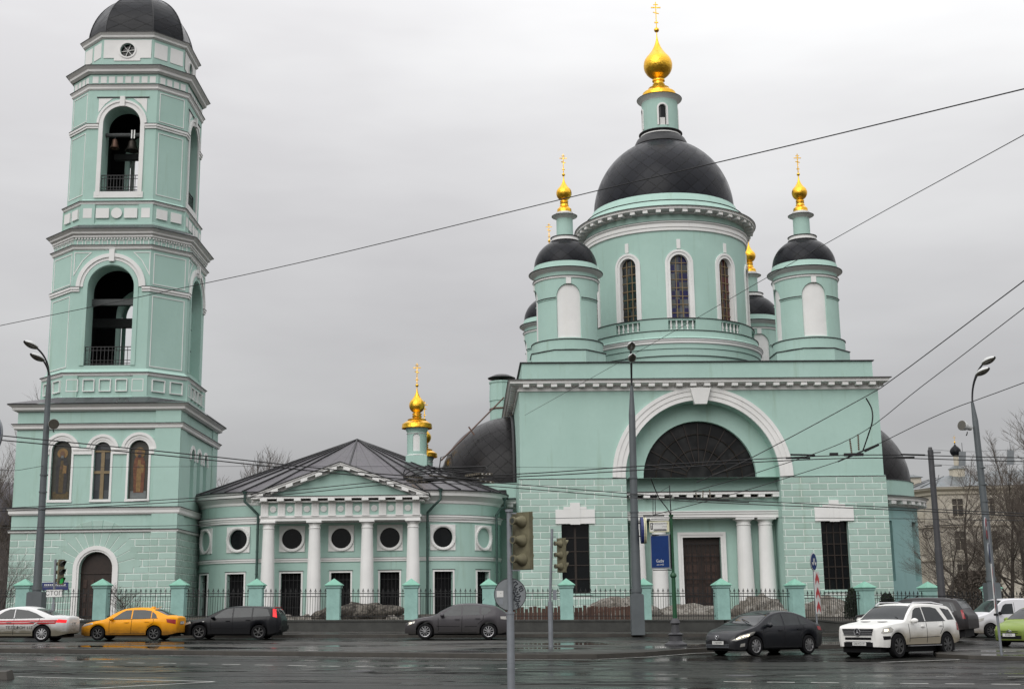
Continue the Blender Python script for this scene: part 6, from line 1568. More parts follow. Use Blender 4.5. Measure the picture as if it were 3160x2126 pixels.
# =====================================================================
# overhead wires
# =====================================================================
WIRES = [
    ('long high wire crossing the sky from the tower to above the big dome', 0.015, [(-23.15, 56.00, 14.22), (-16.21, 53.00, 14.68), (-7.91, 48.00, 14.86), (2.59, 38.00, 14.20), (7.20, 31.00, 13.05), (10.81, 25.00, 12.02), (16.5, 15.5, 10.4)]),
    ('thin wire rising from the church corner past the right turret', 0.011, [(0.79, 83.30, 13.91), (6.84, 62.00, 14.19), (10.74, 42.00, 13.56), (12.00, 28.00, 12.17), (13.24, 14.12, 10.78)]),
    ('wire rising from the lunette past the upper right church corner', 0.014, [(5.37, 37.60, 5.10), (7.16, 38.00, 5.88), (10.41, 37.50, 7.53), (11.12, 36.50, 7.97), (11.67, 28.00, 8.71), (12.58, 14.08, 9.92)]),
    ('wire rising just below the thicker one right of the church', 0.012, [(5.23, 37.50, 4.83), (7.26, 38.00, 5.41), (10.16, 38.00, 6.41), (11.70, 36.00, 7.61), (12.45, 30.00, 8.55), (14.14, 16.27, 10.69)]),
    ('wire rising from the blue poster box across the right half dome', 0.012, [(4.05, 37.50, 4.16), (6.76, 38.00, 4.85), (9.91, 39.00, 5.81), (10.99, 39.00, 6.24), (12.61, 37.00, 6.99), (13.91, 34.00, 7.37), (19.42, 21.23, 9.00)]),
    ('upper of two parallel contact wires crossing the icons and lunette', 0.016, [(-13.44, 33.00, 6.14), (-9.00, 34.50, 5.78), (-3.11, 36.00, 5.25), (0.21, 37.00, 5.36), (3.35, 38.00, 5.62), (7.36, 39.00, 5.91), (11.34, 40.00, 6.11), (16.51, 41.00, 6.06)]),
    ('lower of two parallel contact wires crossing the icons and lunette', 0.016, [(-13.43, 33.00, 6.02), (-9.00, 34.50, 5.68), (-3.06, 36.00, 5.15), (0.21, 37.00, 5.28), (3.86, 38.00, 5.53), (7.35, 39.00, 5.82), (11.34, 40.00, 6.01), (16.50, 41.00, 5.94)]),
    ('upper wire of the pair crossing the pediment and the niche cornice', 0.014, [(-17.74, 44.00, 5.12), (-15.91, 43.60, 5.15), (-10.89, 42.00, 5.20), (-7.39, 41.00, 5.31), (-3.40, 40.00, 5.52), (-0.85, 39.00, 5.32), (4.13, 38.00, 4.77), (7.07, 37.00, 4.47), (10.11, 36.00, 4.21), (13.95, 35.00, 3.89)]),
    ('lower wire of the pair crossing the pediment and the niche cornice', 0.014, [(-17.74, 44.00, 5.03), (-15.91, 43.60, 5.04), (-10.89, 42.00, 5.10), (-7.39, 41.00, 5.20), (-3.40, 40.00, 5.41), (-0.85, 39.00, 5.21), (4.12, 38.00, 4.66), (7.06, 37.00, 4.38), (10.10, 36.00, 4.14), (13.95, 35.00, 3.82)]),
    ('single level wire crossing above the column capitals', 0.012, [(-19.31, 48.00, 4.73), (-12.42, 48.00, 4.72), (-0.21, 48.00, 4.79), (4.68, 48.00, 4.80), (13.45, 48.00, 4.64), (19.11, 48.00, 4.48)]),
    ('thin stay wire between left and centre lamp posts', 0.009, [(-21.9, 59.90, 8.27), (-11.36, 60.00, 8.21), (0.35, 60.20, 8.03), (5.5, 60.40, 7.94)]),
    ('upper thin wire from the mast past the right lamp', 0.008, [(20.77, 63.00, 8.92), (22.50, 62.50, 8.74), (25.01, 62.00, 8.79)]),
    ('lower thin wire from the mast past the right lamp', 0.008, [(20.71, 63.00, 8.20), (22.44, 62.50, 8.04), (24.94, 62.00, 8.07)]),
    ('slack wire tied to the left lamp post below the floodlight', 0.012, [(-23.11, 57.00, 7.90), (-22.70, 58.00, 7.95), (-22.42, 59.00, 8.15), (-22.1, 59.85, 8.35)]),
    ('thick slack cable drooping before the upper right church wall', 0.022, [(10.88, 38.90, 7.74), (11.06, 39.00, 7.41), (11.05, 39.00, 7.03), (10.97, 39.30, 6.62), (10.83, 39.50, 6.17)]),
    ('slack cable hanging from the lunette to the green post', 0.02, [(4.82, 45.00, 5.95), (5.18, 46.00, 5.39), (5.67, 47.50, 5.05), (5.9, 48.35, 4.84)]),
]
def spline(P, n=6):
    P = [Vector(p) for p in P]; out = []
    for i in range(len(P)-1):
        p0, p1, p2, p3 = P[max(i-1, 0)], P[i], P[i+1], P[min(i+2, len(P)-1)]
        for k in range(n):
            t = k/n; out.append(0.5*((2*p1)+(p2-p0)*t+(2*p0-5*p1+4*p2-p3)*t*t+(3*p1-p0-3*p2+p3)*t**3))
    return out+[P[-1]]
for lb, r, pts in WIRES:
    if r < 0.02 and 'lamp post' not in lb:      # carry wires on past the sides of the street
        if pts[0][0] < -13: d = (Vector(pts[0])-Vector(pts[1])).normalized(); pts = [tuple(Vector(pts[0])+d*18)]+pts
        if pts[-1][0] > 13 and 'rising' not in lb: d = (Vector(pts[-1])-Vector(pts[-2])).normalized(); pts = pts+[tuple(Vector(pts[-1])+d*18)]
    m = MB().mat('wire'); m.tube(spline(pts), r, 6); o = m.build('overhead_wire', None, None, 60); tag(o, lb, 'wire', 'overhead wires')
# switch frame hanging left of the church corner
JS = thing('wire_junction', 'tangled trolley wire switch with looped cables and slotted bars before the left half dome', 'wire junction', (-1.9, 36.3, 5.15))
o0 = Vector((-1.9, 36.3, 5.15))
m = MB().mat('wire')
for l in ([(-3.09, 5.16), (-3.12, 5.39), (-2.98, 5.47), (-2.44, 5.49), (-1.52, 5.42), (-0.79, 5.30)], [(-3.11, 5.14), (-3.09, 5.30), (-2.72, 5.43), (-1.71, 5.49), (-0.83, 5.49), (-0.79, 5.32)], [(-2.31, 5.29), (-2.35, 5.43), (-2.21, 5.47), (-0.78, 5.50)], [(-3.08, 5.2), (-2.6, 5.36), (-2.0, 5.40), (-1.2, 5.33)], [(-2.9, 5.27), (-2.2, 5.33), (-1.2, 5.22), (-0.6, 5.12)], [(-2.7, 5.12), (-1.8, 5.2), (-0.9, 5.26)]):
    m.tube([p-o0 for p in spline([(x, 36.3+0.2*math.sin(3*x), z) for x, z in l], 5)], 0.017, 6)
m.build('cable_loops', None, JS, 60)
m = MB().mat('insulator')
for k, (a, b) in enumerate((((-3.09, 5.25), (-2.58, 5.19)), ((-3.04, 5.13), (-2.44, 5.08)), ((-2.40, 5.28), (-1.75, 5.22)), ((-1.38, 5.24), (-0.92, 5.30)), ((-1.25, 5.17), (-0.79, 5.20)), ((-1.04, 5.14), (-0.56, 5.06)), ((-0.97, 5.29), (-0.60, 5.28)))):
    y = 36.2+0.12*(k % 3); A_, B_ = Vector((a[0], y, a[1]))-o0, Vector((b[0], y, b[1]))-o0
    m.mat('insulator').beam(A_, B_, 0.05, 0.055)
    for i in range(7): p = A_+(B_-A_)*(i+0.5)/7; m.mat('sign_white' if i % 2 and k > 3 else 'ink').beam(p-(B_-A_)*0.04+Vector((0, -0.028, 0)), p+(B_-A_)*0.04+Vector((0, -0.028, 0)), 0.012, 0.025)
m.build('slotted_bars', None, JS)
m = MB().mat('iron'); V = lambda x, z, y=36.3: Vector((x, y, z))-o0
m.beam(V(-2.07, 5.79), V(-2.14, 5.29), 0.03); m.beam(V(-1.77, 5.87), V(-1.69, 5.19), 0.035); m.beam(V(-2.07, 5.79), V(-1.77, 5.86), 0.015)
m.beam(V(-2.54, 5.17), V(-1.16, 5.12), 0.09, 0.06); m.beam(V(-2.54, 5.17, 36.6), V(-1.16, 5.22, 36.6), 0.07, 0.06); m.beam(V(-2.7, 5.08), V(-1.6, 5.21, 36.7), 0.04); m.beam(V(-1.9, 5.24), V(-0.7, 5.1, 36.1), 0.04); m.box(-0.5, -0.35, -0.05, 0.05, -0.03, 0.05)
m.build('frame', None, JS)
JR = thing('wire_junction', 'wire crossing with ribbed insulators hanging before the upper right church wall', 'wire junction', (10.6, 39.9, 6.12)); o0 = Vector((10.6, 39.9, 6.12))
m = MB().mat('iron'); m.beam(V(10.14, 5.90, 39.9), V(11.34, 6.39, 39.9), 0.045); m.beam(V(8.55, 6.07, 39.3), V(9.34, 6.07, 39.5), 0.05); m.beam(V(8.40, 5.97, 39.3), V(9.18, 5.98, 39.5), 0.05); m.beam(V(12.13, 6.10, 39.9), V(12.94, 6.09, 40.1), 0.05); m.beam(V(11.92, 6.0, 39.9), V(12.57, 6.02, 40), 0.05); m.beam(V(11.0, 6.22, 39.9), V(11.45, 6.42, 39.9), 0.08); m.box(-0.7, -0.44, -0.04, 0.04, -0.02, 0.06); m.box(-0.25, 0.35, -0.05, 0.05, -0.05, 0.04); m.build('frame', None, JR)
m = MB().mat('insulator')
for a, b in ((V(10.56, 6.60, 39.9), V(10.59, 6.16, 39.9)), (V(10.83, 6.75, 39.9), V(10.82, 6.24, 39.9))):
    n = 16; m.tube([a+(b-a)*i/n for i in range(n+1)], [0.018 if i % 2 else 0.036 for i in range(n+1)], 8)
m.build('insulators', None, JR)
JC = thing('wire_junction', 'small wire crossing with short insulators above the dark church door', 'wire junction', (5.5, 38, 4.62)); o0 = Vector((5.5, 38.0, 4.62))
m = MB().mat('iron'); m.beam(V(4.74, 4.69, 37.95), V(6.37, 4.60, 37.95), 0.04); m.beam(V(4.74, 4.66, 37.9), V(6.9, 4.50, 37.7), 0.03); m.beam(V(4.12, 4.80, 38), V(4.10, 4.20, 38), 0.02); m.beam(V(4.18, 4.80, 38), V(4.17, 4.18, 38), 0.02); m.beam(V(3.81, 4.17, 38), V(4.43, 4.17, 38), 0.035); m.build('frame', None, JC)
m = MB().mat('insulator')
for a, b in ((V(5.39, 4.83, 38), V(5.43, 4.59, 38)), (V(5.61, 4.89, 38), V(5.58, 4.59, 38)), (V(5.80, 4.92, 38), V(5.82, 4.63, 38))): m.tube([a+(b-a)*i/10 for i in range(11)], [0.012 if i % 2 else 0.024 for i in range(11)], 8)
m.build('insulators', None, JC)
# =====================================================================
# cars: local x runs from the front bumper (0) to the tail, z up
# =====================================================================
def lerp(P, x):
    if x <= P[0][0]: return P[0][1]
    for (a, u), (b, v) in zip(P, P[1:]):
        if x <= b: return u+(v-u)*(x-a)/(b-a)
    return P[-1][1]
def smooth_prof(P, n=5):
    return [(p.x, p.y) for p in spline([(a, b, 0) for a, b in P], n)]
class Car: pass
def make_car(name, label, cat, pos, heading, scale, sp):
    L, W = sp['L'], sp['W']; hw = W/2; wr = sp.get('wr', 0.32); xf = sp['fo']; xr = xf+sp['wb']; ra = wr+0.055
    top = smooth_prof(sp['top']); belt = sp['belt']; sill = sp.get('sill', 0.24); tum = sp.get('tum', 0.42)
    plan = sp.get('plan', [(0, 0.66), (0.06, 0.76), (0.18, 0.87), (0.38, 0.945), (0.75, 0.985), (1.3, 1.0), (L-1.1, 1.0), (L-0.5, 0.96), (L-0.2, 0.90), (L-0.05, 0.82), (L, 0.74)])
    low = sp.get('low', [(0, 0.24), (0.3, 0.20), (L-0.4, 0.24), (L, 0.34)])
    t = thing(name, label, cat)
    def zlow(x):
        z = max(lerp(low, x), sill if 0.5 < x < L-0.6 else 0)
        for xw in (xf, xr):
            if abs(x-xw) < ra: z = max(z, wr+math.sqrt(ra*ra-(x-xw)**2))
        return z
    def section(x):
        w = hw*lerp(plan, x); zt = lerp(top, x); zb = min(lerp(belt, x), zt-0.03); zl = min(zlow(x), zb-0.12); g = zt-zb
        crown = 0.035+0.03*min(1, g/0.4); zs = zt-crown; yt = w*0.965-tum*max(0, zs-zb); yt = max(yt, w*0.45)
        zm = zl+(zb-zl)*0.45 if zl > 0.5 else 0.52*zb+0.13
        zm = max(zm, zl+0.03)
        P = [(w*0.955, zl), (w*0.985, zl+(zm-zl)*0.5), (w*1.0, zm), (w*0.992, zm+(zb-zm)*0.55), (w*0.965, zb), (w*0.965-tum*0.5*max(0, zs-zb)+0.006, (zb+zs)/2), (yt, zs), (yt*0.93, zs+crown*0.45), (yt*0.72, zs+crown*0.78), (yt*0.38, zs+crown*0.95), (0, zt)]
        return P
    def side_y(x, z):
        P = section(x)[:8]
        for (y0, z0), (y1, z1) in zip(P, P[1:]):
            if z <= z1 and z1 > z0: return y0+(y1-y0)*max(0, (z-z0))/(z1-z0)
        return P[-1][0]
    xs = set(fr_(0, L, 44)) | {a for a, _ in top} | {a for a, _ in plan}
    for xw in (xf, xr):
        for k in range(17): xs.add(xw-ra*math.cos(PI*k/16))
        xs |= {xw-ra-0.004, xw+ra+0.004}
    xs = sorted(x for x in xs if 0 <= x <= L); xs = [x for i, x in enumerate(xs) if i == 0 or x-xs[i-1] > 0.003]
    m = MB().mat(sp['paint']); G = []
    for x in xs:
        s_ = section(x); G.append([(x, -y, z) for y, z in s_]+[(x, y, z) for y, z in reversed(s_[:-1])])
    m.grid(G); m.face(G[0]); m.face(list(reversed(G[-1])))
    body = m.build('body', None, t, 32)
    m = MB().mat('car_black'); m.box(0.15, L-0.2, -hw+0.26, hw-0.26, 0.17, 0.62)
    for xw in (xf, xr):
        for sg in (-1, 1):
            y0, y1 = (hw*0.94)*sg, (hw-0.30)*sg
            for k in range(12):
                a, b = PI*k/12, PI*(k+1)/12
                m.face([(xw+ra*math.cos(a), y0, wr+ra*math.sin(a)), (xw+ra*math.cos(b), y0, wr+ra*math.sin(b)), (xw+ra*math.cos(b), y1, wr+ra*math.sin(b)), (xw+ra*math.cos(a), y1, wr+ra*math.sin(a))])
    m.build('underbody', None, t)
    def patch(poly, mt, nm, sides=(-1, 1), off=0.007, parent=t, n=10):
        """polygon in (x,z) laid on the car side, split into slices"""
        xs_ = sorted(set([p[0] for p in poly]+fr_(min(p[0] for p in poly), max(p[0] for p in poly), n)))
        X0, X1 = min(p[0] for p in poly)+2e-6, max(p[0] for p in poly)-2e-6
        def rng(x):
            zz = []; x = min(max(x, X0), X1)
            for (a, b) in zip(poly, poly[1:]+poly[:1]):
                if abs(a[0]-b[0]) < 1e-9:
                    if abs(x-a[0]) < 1e-6: zz += [a[1], b[1]]
                elif min(a[0], b[0])-1e-9 <= x <= max(a[0], b[0])+1e-9: zz.append(a[1]+(b[1]-a[1])*(x-a[0])/(b[0]-a[0]))
            return min(zz), max(zz)
        outs = []
        for sg in sides:
            mb = MB().mat(mt)
            for a, b in zip(xs_, xs_[1:]):
                (l0, h0), (l1, h1) = rng(a+1e-7), rng(b-1e-7); k = 4
                for i in range(k):
                    q = []
                    for x, l, h, u in ((a, l0, h0, i/k), (b, l1, h1, i/k), (b, l1, h1, (i+1)/k), (a, l0, h0, (i+1)/k)):
                        z = l+(h-l)*u; q.append((x, sg*(side_y(x, z)+off), z))
                    mb.face(q)
            outs.append(mb.build(nm, None, parent, 40))
        return outs
    def line(pts, mt='car_black', r=0.009, nm='seam', sides=(-1, 1)):
        mb = MB().mat(mt)
        for sg in sides:
            P = []
            for (a, b) in zip(pts, pts[1:]):
                for i in range(6): x = a[0]+(b[0]-a[0])*i/6; z = a[1]+(b[1]-a[1])*i/6; P.append((x, sg*(side_y(x, z)+0.001), z))
            x, z = pts[-1]; P.append((x, sg*(side_y(x, z)+0.001), z)); mb.tube(P, r, 4)
        return mb
    def cross(x0, x1, f0, f1, mt, nm, off=0.008, n=8):
        """glass across the car between two stations (windscreen, rear window)"""
        mb = MB().mat(mt); G = []
        for i in range(n+1):
            x = x0+(x1-x0)*i/n; S_ = section(x); P = S_[6:]; yt, zs = P[0]
            x2 = x+0.02; dz = (lerp(top, x2)-lerp(top, x-0.02))/0.04; nrm = Vector((-dz, 0, 1)).normalized()
            f = f0+(f1-f0)*i/n; row = []
            for k in range(-6, 7):
                y = yt*f*k/6; ay = abs(y); z = lerp(sorted([(p[0], p[1]) for p in P]), ay)
                row.append(Vector((x, y, z))+nrm*off)
            G.append(row)
        mb.grid(G); return mb.build(nm, None, t, 60)
    if 'wind' in sp: cross(*sp['wind'], 0.93, 0.90, 'car_glass', 'windscreen')
    if 'rear' in sp: cross(*sp['rear'], 0.90, 0.90, 'car_glass', 'rear_window')
    for g in sp['glass']: patch(g, sp.get('gmat', 'car_glass'), 'side_window')
    if sp.get('trim'):
        for g in sp['trim']: line(g, 'chrome' if sp.get('chrometrim') else 'car_black', 0.011, 'trim').build('window_trim', None, t)
    sm = None; mb = None
    for s_ in sp['seams']:
        m1 = line(s_); 
        if mb is None: mb = m1
        else:
            k = len(mb.v); mb.v += m1.v; mb.f += [tuple(i+k for i in f) for f in m1.f]; mb.uv += m1.uv; mb.mi += m1.mi
    if mb: mb.build('door_seams', None, t)
    for hx, hz in sp['handles']:
        for sg in (-1, 1):
            y = side_y(hx, hz); MB().mat(sp.get('hmat', sp['paint'])).box(hx-0.10, hx+0.10, min(sg*y, sg*(y+0.035)), max(sg*y, sg*(y+0.035)), hz-0.015, hz+0.02).build('door_handle', None, t)
    mx_, mz = sp['mirror']
    for sg in (-1, 1):
        y = side_y(mx_, mz); m = MB().mat(sp.get('mmat', sp['paint'])); c = Vector((mx_-0.02, sg*(y+0.13), mz+0.05))
        Gm = [[c+Vector((0.09*math.cos(R_(a))*math.cos(R_(b))*1.0, 0.13*math.sin(R_(b)), 0.085*math.sin(R_(a))*math.cos(R_(b)))) for a in range(0, 361, 30)] for b in range(-90, 91, 22)]
        m.grid(Gm); m.beam((mx_, sg*(y-0.01), mz), (mx_, sg*(y+0.09), mz+0.03), 0.05, 0.04); m.build('mirror', None, t, 60)
    for g, mt in sp['head']: patch(g, mt, 'headlight', off=0.010)
    for g, mt in sp['tail']: patch(g, mt, 'tail_light', off=0.010)
    for g, mt, nm in sp.get('deco', []): patch(g, mt, nm, off=0.005)
    # wheels
    for xw in (xf, xr):
        for sg in (-1, 1):
            yo = sg*(hw-0.03); m = MB().mat('tyre'); n = 28; wt = 0.21
            prof = [(wr*0.66, 0.0), (wr*0.80, 0.012), (wr*0.96, 0.0), (wr, -0.04), (wr, -wt+0.04), (wr*0.96, -wt), (wr*0.5, -wt)]
            P = [[(xw+r*math.cos(2*PI*k/n), yo+sg*d, wr+r*math.sin(2*PI*k/n)) for k in range(n+1)] for r, d in prof]; m.grid(P)
            wv = m.build('wheel', None, t, 40)
            rm_ = sp.get('rim', 'rim_silver'); m = MB().mat(rm_); rr = wr*0.66
            P = [[(xw+r*math.cos(2*PI*k/n), yo+sg*d, wr+r*math.sin(2*PI*k/n)) for k in range(n+1)] for r, d in ((rr*1.02, 0.004), (rr*0.93, 0.0), (rr*0.91, -0.05), (rr*0.9, -0.12))]; m.grid(P)
            m.mat('car_black'); m.face([(xw+rr*0.92*math.cos(2*PI*k/20), yo-sg*0.10, wr+rr*0.92*math.sin(2*PI*k/20)) for k in range(20)])
            m.mat(rm_); ns = sp.get('spokes', 8)
            for k in range(ns):
                a = 2*PI*k/ns+0.3; w0, w1 = sp.get('sw', (0.022, 0.05)); ca, sa = math.cos(a), math.sin(a)
                P = []
                for r, wd in ((rr*0.18, w0), (rr*0.95, w1)):
                    for q in (-1, 1): P.append((xw+r*ca-q*wd/2*sa, yo-sg*(0.012 if r > 0.1 else 0.0), wr+r*sa+q*wd/2*ca))
                A_, B_, C_, D_ = P; m.face([A_, C_, D_, B_]); m.face([(p[0], p[1]-sg*0.03, p[2]) for p in (A_, C_, D_, B_)]); m.face([A_, C_, (C_[0], C_[1]-sg*0.03, C_[2]), (A_[0], A_[1]-sg*0.03, A_[2])]); m.face([B_, D_, (D_[0], D_[1]-sg*0.03, D_[2]), (B_[0], B_[1]-sg*0.03, B_[2])])
            m.face([(xw+rr*0.22*math.cos(2*PI*k/14), yo+sg*0.004, wr+rr*0.22*math.sin(2*PI*k/14)) for k in range(14)])
            m.build('rim', None, wv)
    c = Car(); c.t = t; c.side_y = side_y; c.sp = sp; c.patch = patch; c.L = L; c.section = section; c.top = top
    yaw = R_(heading-180)
    # pos = where the middle of the car stands
    t.scale = (scale,)*3; ox, oy = L/2*scale, 0
    t.rotation_euler = (0, math.atan(0.0125)*(1 if abs(heading-180) < 30 else 0.8), yaw)
    t.location = (pos[0]-math.cos(yaw)*ox, pos[1]-math.sin(yaw)*ox, gz(pos[0]-math.cos(yaw)*ox, pos[1]-math.sin(yaw)*ox)+0.008)
    return c
def front_face(c, items):
    """flat pieces on the nose: (y0,y1,z0,z1,depth,mat,name) placed ahead of x=0"""
    out = []
    for y0, y1, z0, z1, d, mt, nm in items:
        w0 = 0.0; m = MB().mat(mt); m.box(-d, 0.03, y0, y1, z0, z1); out.append(m.build(nm, None, c.t))
    return out
def plate(c, x, y, z, txt, front=True, w=0.52):
    s = -1 if front else 1
    m = MB().mat('sign_white').box(min(x, x+s*0.015), max(x, x+s*0.015), y-w/2, y+w/2, z-0.056, z+0.056); m.mat('ink').box(min(x, x+s*0.008), max(x, x+s*0.008), y-w/2-0.012, y+w/2+0.012, z-0.068, z+0.068)
    p = m.build('number_plate', None, c.t)
    text_mesh(txt, 0.10, 'ink', parent=p, loc=(x+s*0.02, y, z), ax=((0, s*1, 0) if not front else (0, -1, 0), (0, 0, 1)), xs=0.85)
    return p
# ---- profiles ----
def sedan_spec(**k):
    d = dict(L=4.48, W=1.72, fo=0.86, wb=2.60, wr=0.315, paint='paint_taxi',
      top=[(0, 0.60), (0.05, 0.66), (0.25, 0.76), (0.65, 0.86), (1.12, 0.955), (1.5, 1.19), (1.88, 1.375), (2.2, 1.44), (2.6, 1.465), (3.1, 1.435), (3.5, 1.34), (3.85, 1.19), (4.12, 1.095), (4.36, 1.075), (4.46, 1.02), (4.48, 0.95)],
      belt=[(0, 0.55), (0.25, 0.70), (0.7, 0.80), (1.2, 0.87), (2.5, 0.915), (3.6, 0.95), (4.2, 0.99), (4.48, 0.88)],
      wind=(1.17, 1.92), rear=(3.36, 4.02),
      glass=[[(1.45, 0.915), (2.36, 0.945), (2.36, 1.345), (2.1, 1.33), (1.93, 1.25)], [(2.42, 0.95), (3.28, 0.97), (3.28, 1.30), (2.95, 1.35), (2.42, 1.35)], [(3.32, 0.975), (3.58, 0.985), (3.5, 1.15), (3.32, 1.28)]],
      seams=[[(1.40, 0.35), (1.38, 0.86)], [(2.40, 0.30), (2.42, 0.93)], [(3.15, 0.60), (3.42, 0.78), (3.42, 0.95)], [(1.38, 0.30), (3.05, 0.30)]],
      handles=[(2.18, 0.80), (3.12, 0.83)], mirror=(1.52, 0.90),
      head=[([(0.10, 0.60), (0.62, 0.72), (0.60, 0.79), (0.16, 0.71)], 'head_clear')], tail=[([(4.05, 0.80), (4.42, 0.72), (4.42, 0.93), (4.0, 0.95)], 'tail_red')])
    d.update(k); return d
# white sedan with red stripe and rear light on
sp = sedan_spec(L=4.90, W=1.87, fo=0.95, wb=2.90, wr=0.335, paint='paint_white', spokes=10, sw=(0.03, 0.055),
   top=[(0, 0.62), (0.05, 0.68), (0.3, 0.78), (0.8, 0.88), (1.35, 0.97), (1.75, 1.2), (2.15, 1.38), (2.5, 1.44), (2.9, 1.46), (3.3, 1.42), (3.75, 1.28), (4.1, 1.14), (4.35, 1.085), (4.7, 1.06), (4.86, 1.03), (4.90, 0.93)],
   belt=[(0, 0.55), (0.25, 0.72), (0.9, 0.83), (1.4, 0.89), (2.7, 0.93), (3.9, 0.965), (4.6, 0.97), (4.9, 0.86)], wind=(1.42, 2.2), rear=(3.5, 4.25),
   glass=[[(1.72, 0.935), (2.62, 0.955), (2.62, 1.35), (2.4, 1.335), (2.2, 1.26)], [(2.66, 0.96), (3.92, 0.985), (3.55, 1.17), (3.2, 1.29), (2.66, 1.35)]],
   trim=[[(1.75, 0.945), (2.6, 0.955), (3.95, 0.985)]], seams=[[(1.55, 0.4), (1.55, 0.88)], [(2.64, 0.3), (2.66, 0.95)], [(3.42, 0.62), (3.70, 0.8), (3.74, 0.96)], [(1.5, 0.36), (3.4, 0.36)]],
   handles=[(2.45, 0.80), (3.45, 0.82)], hmat='rim_silver', mirror=(1.8, 0.92),
   head=[([(0.1, 0.6), (0.6, 0.7), (0.6, 0.78), (0.15, 0.7)], 'head_clear')], tail=[([(4.42, 0.80), (4.82, 0.78), (4.84, 0.90), (4.5, 0.93)], 'tail_lit')],
   deco=[([(1.0, 0.70), (4.40, 0.735), (4.48, 0.905), (1.0, 0.865)], 'sign_red', 'red_stripe')])
c = make_car('sedan_car', 'white dirty sedan with a long red side stripe waiting at the left', 'car', (-21.35, 55.9), 180, 1.0, sp)
for z0, z1 in ((0.775, 0.79),): c.patch([(1.0, z0), (4.36, z0+0.035), (4.36, z1+0.035), (1.0, z1)], 'sign_white', 'stripe_gap', off=0.008)
tx = text_mesh('ТЕЛЕФОН 112', 0.17, 'ink', parent=c.t, loc=(2.9, -c.side_y(2.9, 0.6)-0.012, 0.58), ax=((1, 0, 0), (0, 0, 1)), xs=1.0)
plate(c, 4.90, 0, 0.72, 'Т112КО', False, 0.5)
# yellow taxi
c = make_car('taxi_car', 'yellow taxi sedan with a small roof light behind the white sedan', 'taxi', (-16.75, 57.3), 177, 0.95, sedan_spec(rim='rim_dark', spokes=7, chrometrim=False, trim=[[(1.47, 0.915), (3.6, 0.98)]]))
m = MB().mat('paint_taxi'); m.hexa([(3.05, -0.14, 1.43), (3.2, -0.14, 1.43), (3.2, 0.14, 1.43), (3.05, 0.14, 1.43), (3.08, -0.12, 1.50), (3.17, -0.12, 1.50), (3.17, 0.12, 1.50), (3.08, 0.12, 1.50)]); m.tube([(3.3, 0, 1.4), (3.5, 0, 1.5)], 0.008, 4); m.build('roof_light', None, c.t)
front_face(c, [(-0.5, 0.5, 0.30, 0.42, 0.012, 'car_black', 'grille'), (-0.38, 0.38, 0.50, 0.58, 0.012, 'car_black', 'grille')]); plate(c, 4.49, 0, 0.78, 'УЕ412', False)
# black estate
wag = sedan_spec(L=4.47, W=1.84, fo=0.88, wb=2.64, wr=0.325, paint='paint_navy', rim='rim_dark', spokes=6,
   top=[(0, 0.60), (0.05, 0.68), (0.3, 0.80), (0.7, 0.90), (1.1, 0.985), (1.5, 1.21), (1.95, 1.42), (2.35, 1.49), (2.9, 1.505), (3.5, 1.49), (4.05, 1.45), (4.2, 1.38), (4.38, 1.12), (4.45, 0.95), (4.47, 0.8)],
   belt=[(0, 0.56), (0.3, 0.74), (0.8, 0.84), (1.2, 0.90), (2.6, 0.95), (4.0, 1.00), (4.3, 0.98), (4.47, 0.75)], wind=(1.14, 1.98), rear=(4.14, 4.36),
   glass=[[(1.42, 0.945), (2.32, 0.975), (2.32, 1.40), (2.1, 1.385), (1.9, 1.30)], [(2.38, 0.98), (3.18, 1.01), (3.18, 1.42), (2.38, 1.415)], [(3.24, 1.01), (4.0, 1.05), (3.86, 1.36), (3.6, 1.405), (3.24, 1.42)]],
   seams=[[(1.40, 0.35), (1.38, 0.88)], [(2.35, 0.30), (2.36, 0.96)], [(3.05, 0.62), (3.22, 0.8), (3.22, 1.0)], [(1.0, 0.5), (3.0, 0.5)]],
   handles=[(2.15, 0.82), (3.05, 0.86)], mirror=(1.52, 0.93), head=[([(0.12, 0.60), (0.50, 0.72), (0.46, 0.80), (0.16, 0.72)], 'head_clear')],
   tail=[([(4.12, 1.02), (4.30, 0.98), (4.22, 1.36), (4.08, 1.38)], 'tail_lit')])
c = make_car('estate_car', 'black estate car with lit red rear light waiting behind the taxi', 'car', (-12.6, 58.4), 178, 0.985, wag); c.t.scale = (1.0, 0.985, 0.955)
m = MB().mat('car_black'); m.box(4.35, 4.52, -0.75, 0.75, 0.42, 0.62); m.mat('sign_white').box(1.02, 1.1, -0.935, -0.915, 0.79, 0.82); m.mat('sign_red').box(4.12, 4.2, -0.5, 0.5, 1.43, 1.46); m.build('rear_bumper', None, c.t)
